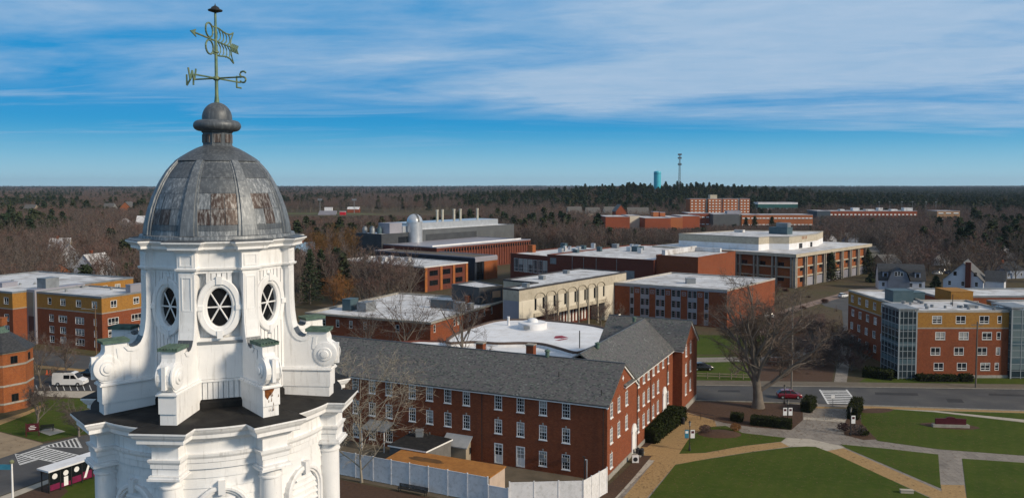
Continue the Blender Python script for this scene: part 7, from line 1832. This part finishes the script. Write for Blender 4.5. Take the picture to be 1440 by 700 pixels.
# --- the trees one can tell apart
pb = P(1066, 573); hb = PY(1066, 398, pb[1])[2]
big = bare_tree('huge spreading bare tree with thick grey trunk between the plaza and the street', pb, 42, hb, 13.0, .85, (12, 8, 6, 6, 4), 1.2, .030, [BARK, plain('brown_twigs', (.15, .11, .085), (.115, .088, .072), 1, .9)], fork=.26, spread=.82, up=.40, trunk=11.0, limb=13.5)
MG = [BARK, TWIG]; MR = [BARK, TWIGR]; MO = [TWIGO, TWIGO]; MPB = [TWIGB, TWIGB]
def at_top(px_, Y, py): return PY(px_, py, Y)[2]
p = PY(508, 600, 103); bare_tree('pale branched bare tree right of the cupola before the dormitory front', (p[0], 103), 7, at_top(520, 103, 487), 7.5, .15, (11, 8, 7, 5), 1.1, .028, MPB, fork=.12, spread=.95, up=.1)
for px_, Y, top, cr, seed, lab, mt in (
    (568, 176, 400, 8.5, 11, 'wide bare tree in front of the low brick hall behind the slate roof', MG), (652, 153, 408, 5.0, 12, 'bare tree rising at the edge of the round white roof', MG),
    (520, 178, 432, 5.5, 13, 'bare tree left of the wide one before the low brick hall', MG), (485, 245, 386, 4.0, 14, 'orange barked multi-stem birch left of the low brick hall roof', MO), (470, 250, 384, 4.5, 15, 'second orange barked birch nearest the cupola', MO), (545, 252, 368, 6.5, 16, 'tall bare tree before the left brick wing of the science building', MR), (520, 262, 362, 6, 17, 'reddish bare tree left of the science building wing', MR), (575, 250, 378, 4, 18, 'slender bare tree before the corner of the science wing', MG),
    (1105, 205, 432, 6, 19, 'reddish bare tree behind the big tree, before the pale walk', MR), (1140, 190, 440, 6.5, 20, 'brown bushy bare tree between the big tree and the side road', MR), (1165, 178, 466, 5, 21, 'brown bushy bare tree above the street crossing', MR), (1190, 178, 468, 5, 22, 'bare tree at the dark side of the right residence hall', MG), (1212, 172, 486, 4, 23, 'small bare tree nearest the glazed stair of the right residence hall', MG), (1060, 250, 412, 6, 24, 'bare tree before the end wall of the classroom building', MG), (1020, 262, 402, 5, 25, 'bare tree at the classroom building corner', MG), (1088, 268, 398, 6, 26, 'bare tree between the classroom building and library', MR), (1118, 258, 408, 5, 27, 'low reddish tree on the slope below the library corner', MR), (945, 226, 430, 4, 28, 'thin bare tree before the classroom windows', MG), (872, 226, 428, 3.4, 29, 'thin young bare tree at the classroom building left end', MR), (772, 196, 424, 3.2, 30, 'thin young bare tree before the first arch of the concrete hall', MR), (845, 215, 424, 3.4, 31, 'thin young bare tree before the last arch of the concrete hall', MR),
    (1035, 160, 510, 2.8, 32, 'small bare sapling by the street left of the big tree', MG), (1235, 330, 372, 6, 33, 'bare tree behind the gambrel house', MG), (1335, 330, 352, 7, 34, 'broad bare tree between the two houses', MG), (1395, 320, 360, 7, 35, 'tall bare tree right of the brick chimney', MG), (1300, 345, 356, 7, 36, 'tall bare tree above the small parking lot', MG), (1425, 330, 352, 7, 37, 'bare tree at the right edge above the white house', MG),
    (56, 152, 470, 4.2, 38, 'bare street tree before the left residence', MG), (28, 172, 470, 4.0, 39, 'bare tree behind the brick rotunda', MG), (50, 128, 540, 2.6, 40, 'small bare sapling beside the maroon sign', MG), (92, 165, 470, 3.2, 41, 'thin bare tree beside the car park', MG), (108, 122, 560, 3.0, 43, 'low bare sapling on the left lawn', MG), (58, 106, 655, 2.6, 44, 'low bare bush-like sapling beside the bus shelter', MG), (1322, 172, 462, 0, 45, 'x', MG)):
    if lab == 'x': continue
    x = PY(px_, 500, Y)[0]; h = at_top(px_, Y, top)
    bare_tree(lab, (x, Y), seed, h, cr, .10 + h * .011, (8, 7, 6, 5) if h > 5.2 else (7, 6, 6), 1.1 if h > 9 else .8, .040, mt, fork=.2, spread=.8, up=.35)
for k, (px_, Y, h) in enumerate(((225, 205, 12), (260, 215, 13), (300, 190, 12), (330, 225, 14), (365, 205, 13), (400, 235, 13), (290, 150, 11), (350, 140, 12), (240, 160, 11), (395, 160, 12))):
    x = PY(px_, 500, Y)[0]; bare_tree('bare street tree hidden behind the white cupola', (x, Y), 500 + k, h, h * .36, .2, (8, 7, 6, 5), 1.1, .036, MG, 'street trees behind the cupola', fork=.2, spread=.8, up=.35)
def pine_thing(label, px_, Y, top, rw, seed, n=1800, name='evergreen_tree', mat_=PINE, z=0):
    x = PY(px_, 400, Y)[0]; h = at_top(px_, Y, top) - z; tk, cw = conifer(seed, h, rw, n, .42, .05, .8)
    t = thing(name, label, 'tree', (x, Y, z)); tk.build('trunk', BARK, t, uv=False); link('crown', cw.mesh('crown', [BARK, mat_], uv=False), t)
for a in (('dark blue-green spruce before the sunlit library side', 1168, 322, 355, 4.2, 1), ('dark spruce at the right corner of the library', 1219, 350, 350, 5.2, 2), ('dark evergreen right beside the cupola, behind the brackets', 436, 260, 352, 5, 3), ('dark evergreen behind the low brick hall, left of the birches', 452, 285, 352, 5, 4), ('dark evergreen left of the gambrel house', 1226, 318, 384, 2.6, 5), ('dark evergreen bush beside the gambrel house door', 1316, 292, 388, 2.6, 6), ('small dark spruce before the long orange building', 1048, 610, 306, 4.5, 7), ('larger dark spruce before the long orange building', 1060, 605, 304, 5.5, 8), ('dark spruce at the right of the long orange building row', 1084, 610, 305, 5.5, 9), ('dark pine before the blue-grey lab building', 1138, 480, 318, 3.6, 10), ('dark holly clump beside the left residence', 205, 300, 372, 5, 11)): pine_thing(*a)
GOLD = foliage('golden_willow_twigs', (.20, .115, .045), (.16, .088, .036), val=.6)
for px_, Y, top, cr, seed, lab in ((462, 330, 318, 6, 61, 'golden brown willow right of the dome'), (487, 345, 322, 5.5, 62, 'orange brown willow beside the science building roof'), (442, 345, 330, 5, 63, 'rusty brown willow nearest the dome'), (1092, 640, 312, 4, 64, 'small orange tree before the long building'), (1358, 345, 345, 3, 65, 'slim orange-leaved tree between the houses at right')):
    x = PY(px_, 400, Y)[0]; bare_tree(lab, (x, Y), seed, at_top(px_, Y, top), cr, .2, (9, 8, 7, 5), 1.5, .075, [GOLD, GOLD], fork=.12, spread=.6, up=.3)

for k, (px_, Y, top, cr) in enumerate(((1096, 230, 440, 4.5), (1130, 225, 446, 4.5), (1150, 212, 452, 4), (1085, 212, 448, 4), (1118, 178, 474, 4), (1145, 172, 486, 3.6), (1076, 238, 430, 4.5), (1158, 262, 420, 4), (1135, 276, 416, 4.5), (1103, 290, 405, 4), (1175, 245, 440, 3.4), (1205, 200, 470, 3), (1092, 182, 480, 3.5), (1128, 250, 430, 4), (1178, 168, 488, 4.5), (1198, 166, 496, 4), (1158, 170, 482, 4.5), (1186, 186, 462, 4.5), (1140, 200, 450, 4.5), (1172, 200, 452, 4), (1112, 165, 500, 3.5), (1208, 180, 478, 3.5))):
    x = PY(px_, 500, Y)[0]; bare_tree('leafless reddish scrub tree on the slope between the big tree and the library or residence', (x, Y), 400 + k, at_top(px_, Y, top), cr, .14, (8, 7, 6, 5), .9, .036, MR if k % 2 else MG, 'scrub trees on the slope below the library', fork=.15, spread=.8, up=.3)
for k in range(16):
    px_ = 1080 + (k * 37) % 105; py_ = 446 + (k * 23) % 70; shrub('low brown leafless shrub on the planted slope below the library', P(px_, py_), 1.3 + (k % 3) * .3, 1.3 + (k % 4) * .25, 80 + k, TWIGR if k % 2 else TWIG, n=260, leaf=.16, group='low shrubs on the planted slope')
# --- woodland: individual trees where they show largest, the rest as two masses
BARE = []
for k in range(6):
    h = (14.5, 16, 12.5, 15, 13, 17)[k]; tk, cw = grow(200 + k, h, (4.6, 5.0, 4.2, 4.8, 4.6, 5.0)[k], .22, (8, 7, 7), 2.0, .10, fork=.22, spread=.75, up=.4)
    BARE.append(join(tk, cw, 'bare_tree', [BARK, (TWIG, TWIGR, TWIG, TWIG, TWIGR, TWIG)[k]]))
EVER = []
for k in range(4):
    tk, cw = conifer(300 + k, (17, 15, 19, 14)[k], (5.4, 5.8, 5.6, 5.2)[k], 620, (.95, 1.0, 1.0, .9)[k], .16, (.55, .38, .45, .42)[k], .5)
    EVER.append(join(tk, cw, 'pine_tree', [BARK, PINE]))
BOXES = []
bpy.context.view_layer.update()
for o in list(col.objects):
    if o.type == 'EMPTY' and o.parent is None and o.get('category') in ('hall', 'dormitory', 'dining hall', 'classroom building', 'arena', 'library', 'science building', 'residence hall', 'student residence', 'campus building', 'house', 'apartments', 'lodge', 'garage', 'grandstand', 'hut', 'field house', 'rotunda', 'water tower'):
        xs0, ys0 = [], []
        for c in o.children:
            if c.type == 'MESH' and len(c.data.vertices):
                for bx in c.bound_box: xs0.append(bx[0] + c.location.x); ys0.append(bx[1] + c.location.y)
        if xs0: BOXES.append((o.location.x, o.location.y, o.rotation_euler.z, min(xs0) - 4, max(xs0) + 4, min(ys0) - 4, max(ys0) + 4))
def blocked(x, y):
    for ox_, oy_, a, x0, x1, y0, y1 in BOXES:
        dx_, dy_ = x - ox_, y - oy_; c, s = math.cos(a), math.sin(a); u, v = dx_ * c + dy_ * s, -dx_ * s + dy_ * c
        if x0 < u < x1 and y0 < v < y1: return True
    return False
# clearings: (pixel columns, lowest photo row that stays open, distance of what is seen there)
CLEAR = [(917, 932, 263, 1350), (951, 961, 256, 1300), (966, 1062, 300, 900), (850, 997, 320, 640), (972, 1150, 316, 700), (1146, 1300, 303, 760), (1314, 1354, 304, 720), (1064, 1124, 292, 1020), (400, 502, 304, 1090), (502, 640, 302.5, 1090), (798, 850, 294, 800), (862, 888, 302, 700), (160, 183, 321, 640), (192, 206, 313, 660), (106, 134, 384, 305), (64, 92, 345, 400), (86, 104, 356, 370), (168, 184, 292, 1000), (28, 48, 293, 900), (135, 160, 290, 980), (412, 445, 350, 400), (500, 735, 335, 455), (595, 735, 410, 345), (1166, 1180, 341, 520), (1186, 1212, 343, 540), (1245, 1272, 368, 352), (1315, 1340, 366, 355), (1236, 1300, 405, 296), (1336, 1432, 410, 285), (1308, 1345, 392, 330), (1404, 1420, 352, 430), (1030, 1052, 294, 1100), (1215, 1240, 370, 420), (952, 1226, 335, 430), (700, 952, 352, 420), (1422, 1440, 392, 330)]
rf_ = random.Random(99)
def nz(x, y): return .5 + .25 * math.sin(x / 97 + 1.3 * math.sin(y / 141)) + .25 * math.sin(y / 83 + 1.7 * math.sin(x / 119 + 2))
cand = []
Y = 225.0
while Y < 9500:
    s = 7.4 * (max(Y, 300) / 500) ** .76 if Y > 500 else 6.6
    half = Y * .66 + 20; n = int(2 * half / s)
    for i in range(n):
        x = -half + (i + rf_.random()) * s; y = Y + rf_.uniform(-.5, .5) * s
        px_, py_ = proj(x, y, 0)
        if y < 1300:
            if blocked(x, y): continue
            if px_ < 215: ok = y > 252
            elif px_ < 505: ok = y > 262 and not (px_ > 440 and y < 275)
            elif px_ < 720: ok = y > 345 or (240 < y < 285 and px_ < 590)
            elif px_ < 1228: ok = y > (455 if px_ > 850 else 400)
            else: ok = y > 306
            if not ok: continue
            if px_ > 1228 and y < 430 and rf_.random() < .45: continue
            if px_ < 215 and y < 480 and rf_.random() < .25: continue
            if 1075 < y < 1105 and 395 < px_ < 645: continue
        gz = ground_z(x, y)
        e = nz(x, y); hill = gz > 4 and y < 2500
        pe = .02 if y < 420 else (.05 if y < 900 else .18)
        if px_ < 250 and y > 380: pe += .06
        if y > 1000: pe = max(pe, .05 + .8 * (e - .45))
        if px_ > 1000 and y > 950: pe = .88
        elif px_ > 780 and y > 1000: pe = max(pe, .65)
        if hill: pe = .80
        if y > 2200: pe = (.12 + .30 * e) if px_ < 800 else .35 + .4 * e + (.25 if px_ > 1000 else 0)
        pe = pe if pe > .6 else min(.97, max(0.02, pe + (nz(x * 1.7 + 300, y * 1.3) - .62) * (1.7 if px_ < 520 or y > 1300 else .5)))
        ev = rf_.random() < pe
        k = rf_.randrange(4) if ev else rf_.randrange(6)
        sc_ = rf_.uniform(.78, 1.12) * (1.0 if y < 3500 else 1.15)
        ht = ((17, 15, 19, 14)[k] if ev else (14.5, 16, 12.5, 15, 13, 17)[k])
        for c0_, c1_, yl_, Yb in CLEAR:
            if c0_ - 5 < px_ < c1_ + 5 and y < Yb:
                if Yb < 660 and c1_ - c0_ < 36 and px_ < 1480 and rf_.random() < .38: continue
                hmax = PY(px_, yl_, y)[2] - gz
                if ht * sc_ > hmax: sc_ = hmax / ht * rf_.uniform(.85, 1.0)
        if sc_ < .34: continue
        cand.append((y, x, gz, ev, k, sc_, rf_.uniform(0, 6.28), px_))
    Y += s * .95
print('woodland trees', len(cand))
cand.sort()
singles = {False: 0, True: 0}; rest = {False: [], True: []}; first = {}
for y, x, gz, ev, k, sc_, a, px_ in cand:
    if singles[ev] < 296 and -60 < px_ < 1500 and not (205 < px_ < 408 and proj(x, y, gz + 15 * sc_)[1] > 345):
        data = (EVER if ev else BARE)[k]
        o = link('pine_tree' if ev else 'bare_tree', data, None, (x, y, gz), a); o.scale = (sc_, sc_, sc_)
        tag(o, 'dark evergreen tree among the bare woodland beyond the campus' if ev else 'leafless grey-brown tree in the woodland beyond the campus', 'tree', 'evergreens of the woodland' if ev else 'bare trees of the woodland')
        singles[ev] += 1; first.setdefault((ev, k), o)
    else: rest[ev].append((x, y, gz, a, sc_, k))
def woodland(name, pts, sources):
    me = bpy.data.meshes.new(name); me.from_pydata([p[:3] for p in pts], [], [])
    for an, idx in (('turn', 3), ('size', 4)):
        at = me.attributes.new(an, 'FLOAT', 'POINT'); at.data.foreach_set('value', [p[idx] for p in pts])
    at = me.attributes.new('variant', 'INT', 'POINT'); at.data.foreach_set('value', [p[5] for p in pts])
    o = link(name, me); o['kind'] = 'stuff'
    ng = bpy.data.node_groups.new(name, 'GeometryNodeTree'); ng.interface.new_socket('Geometry', in_out='INPUT', socket_type='NodeSocketGeometry'); ng.interface.new_socket('Geometry', in_out='OUTPUT', socket_type='NodeSocketGeometry')
    N, L_ = ng.nodes, ng.links; gi, go = N.new('NodeGroupInput'), N.new('NodeGroupOutput'); jn = N.new('GeometryNodeJoinGeometry')
    def attr(n, t): q = N.new('GeometryNodeInputNamedAttribute'); q.data_type = t; q.inputs[0].default_value = n; return q
    av, at_, as_ = attr('variant', 'INT'), attr('turn', 'FLOAT'), attr('size', 'FLOAT'); cx = N.new('ShaderNodeCombineXYZ'); L_.new(at_.outputs[0], cx.inputs[2])
    for k, src in sources.items():
        cm = N.new('FunctionNodeCompare'); cm.data_type = 'INT'; cm.operation = 'EQUAL'; L_.new(av.outputs[0], cm.inputs[2]); cm.inputs[3].default_value = k
        oi = N.new('GeometryNodeObjectInfo'); oi.transform_space = 'ORIGINAL'; oi.inputs['Object'].default_value = src; oi.inputs['As Instance'].default_value = True
        ip = N.new('GeometryNodeInstanceOnPoints'); L_.new(gi.outputs[0], ip.inputs['Points']); L_.new(cm.outputs[0], ip.inputs['Selection']); L_.new(oi.outputs['Geometry'], ip.inputs['Instance']); L_.new(cx.outputs[0], ip.inputs['Rotation']); L_.new(as_.outputs[0], ip.inputs['Scale']); L_.new(ip.outputs[0], jn.inputs[0])
    L_.new(jn.outputs[0], go.inputs[0]); md = o.modifiers.new('trees', 'NODES'); md.node_group = ng
    return o
for ev, nm in ((False, 'bare_woodland'), (True, 'evergreen_woodland')):
    src = {k: o for (e, k), o in first.items() if e == ev}
    woodland(nm, [p if p[5] in src else p[:5] + (next(iter(src)),) for p in rest[ev]], src)
print('objects', len(col.objects))
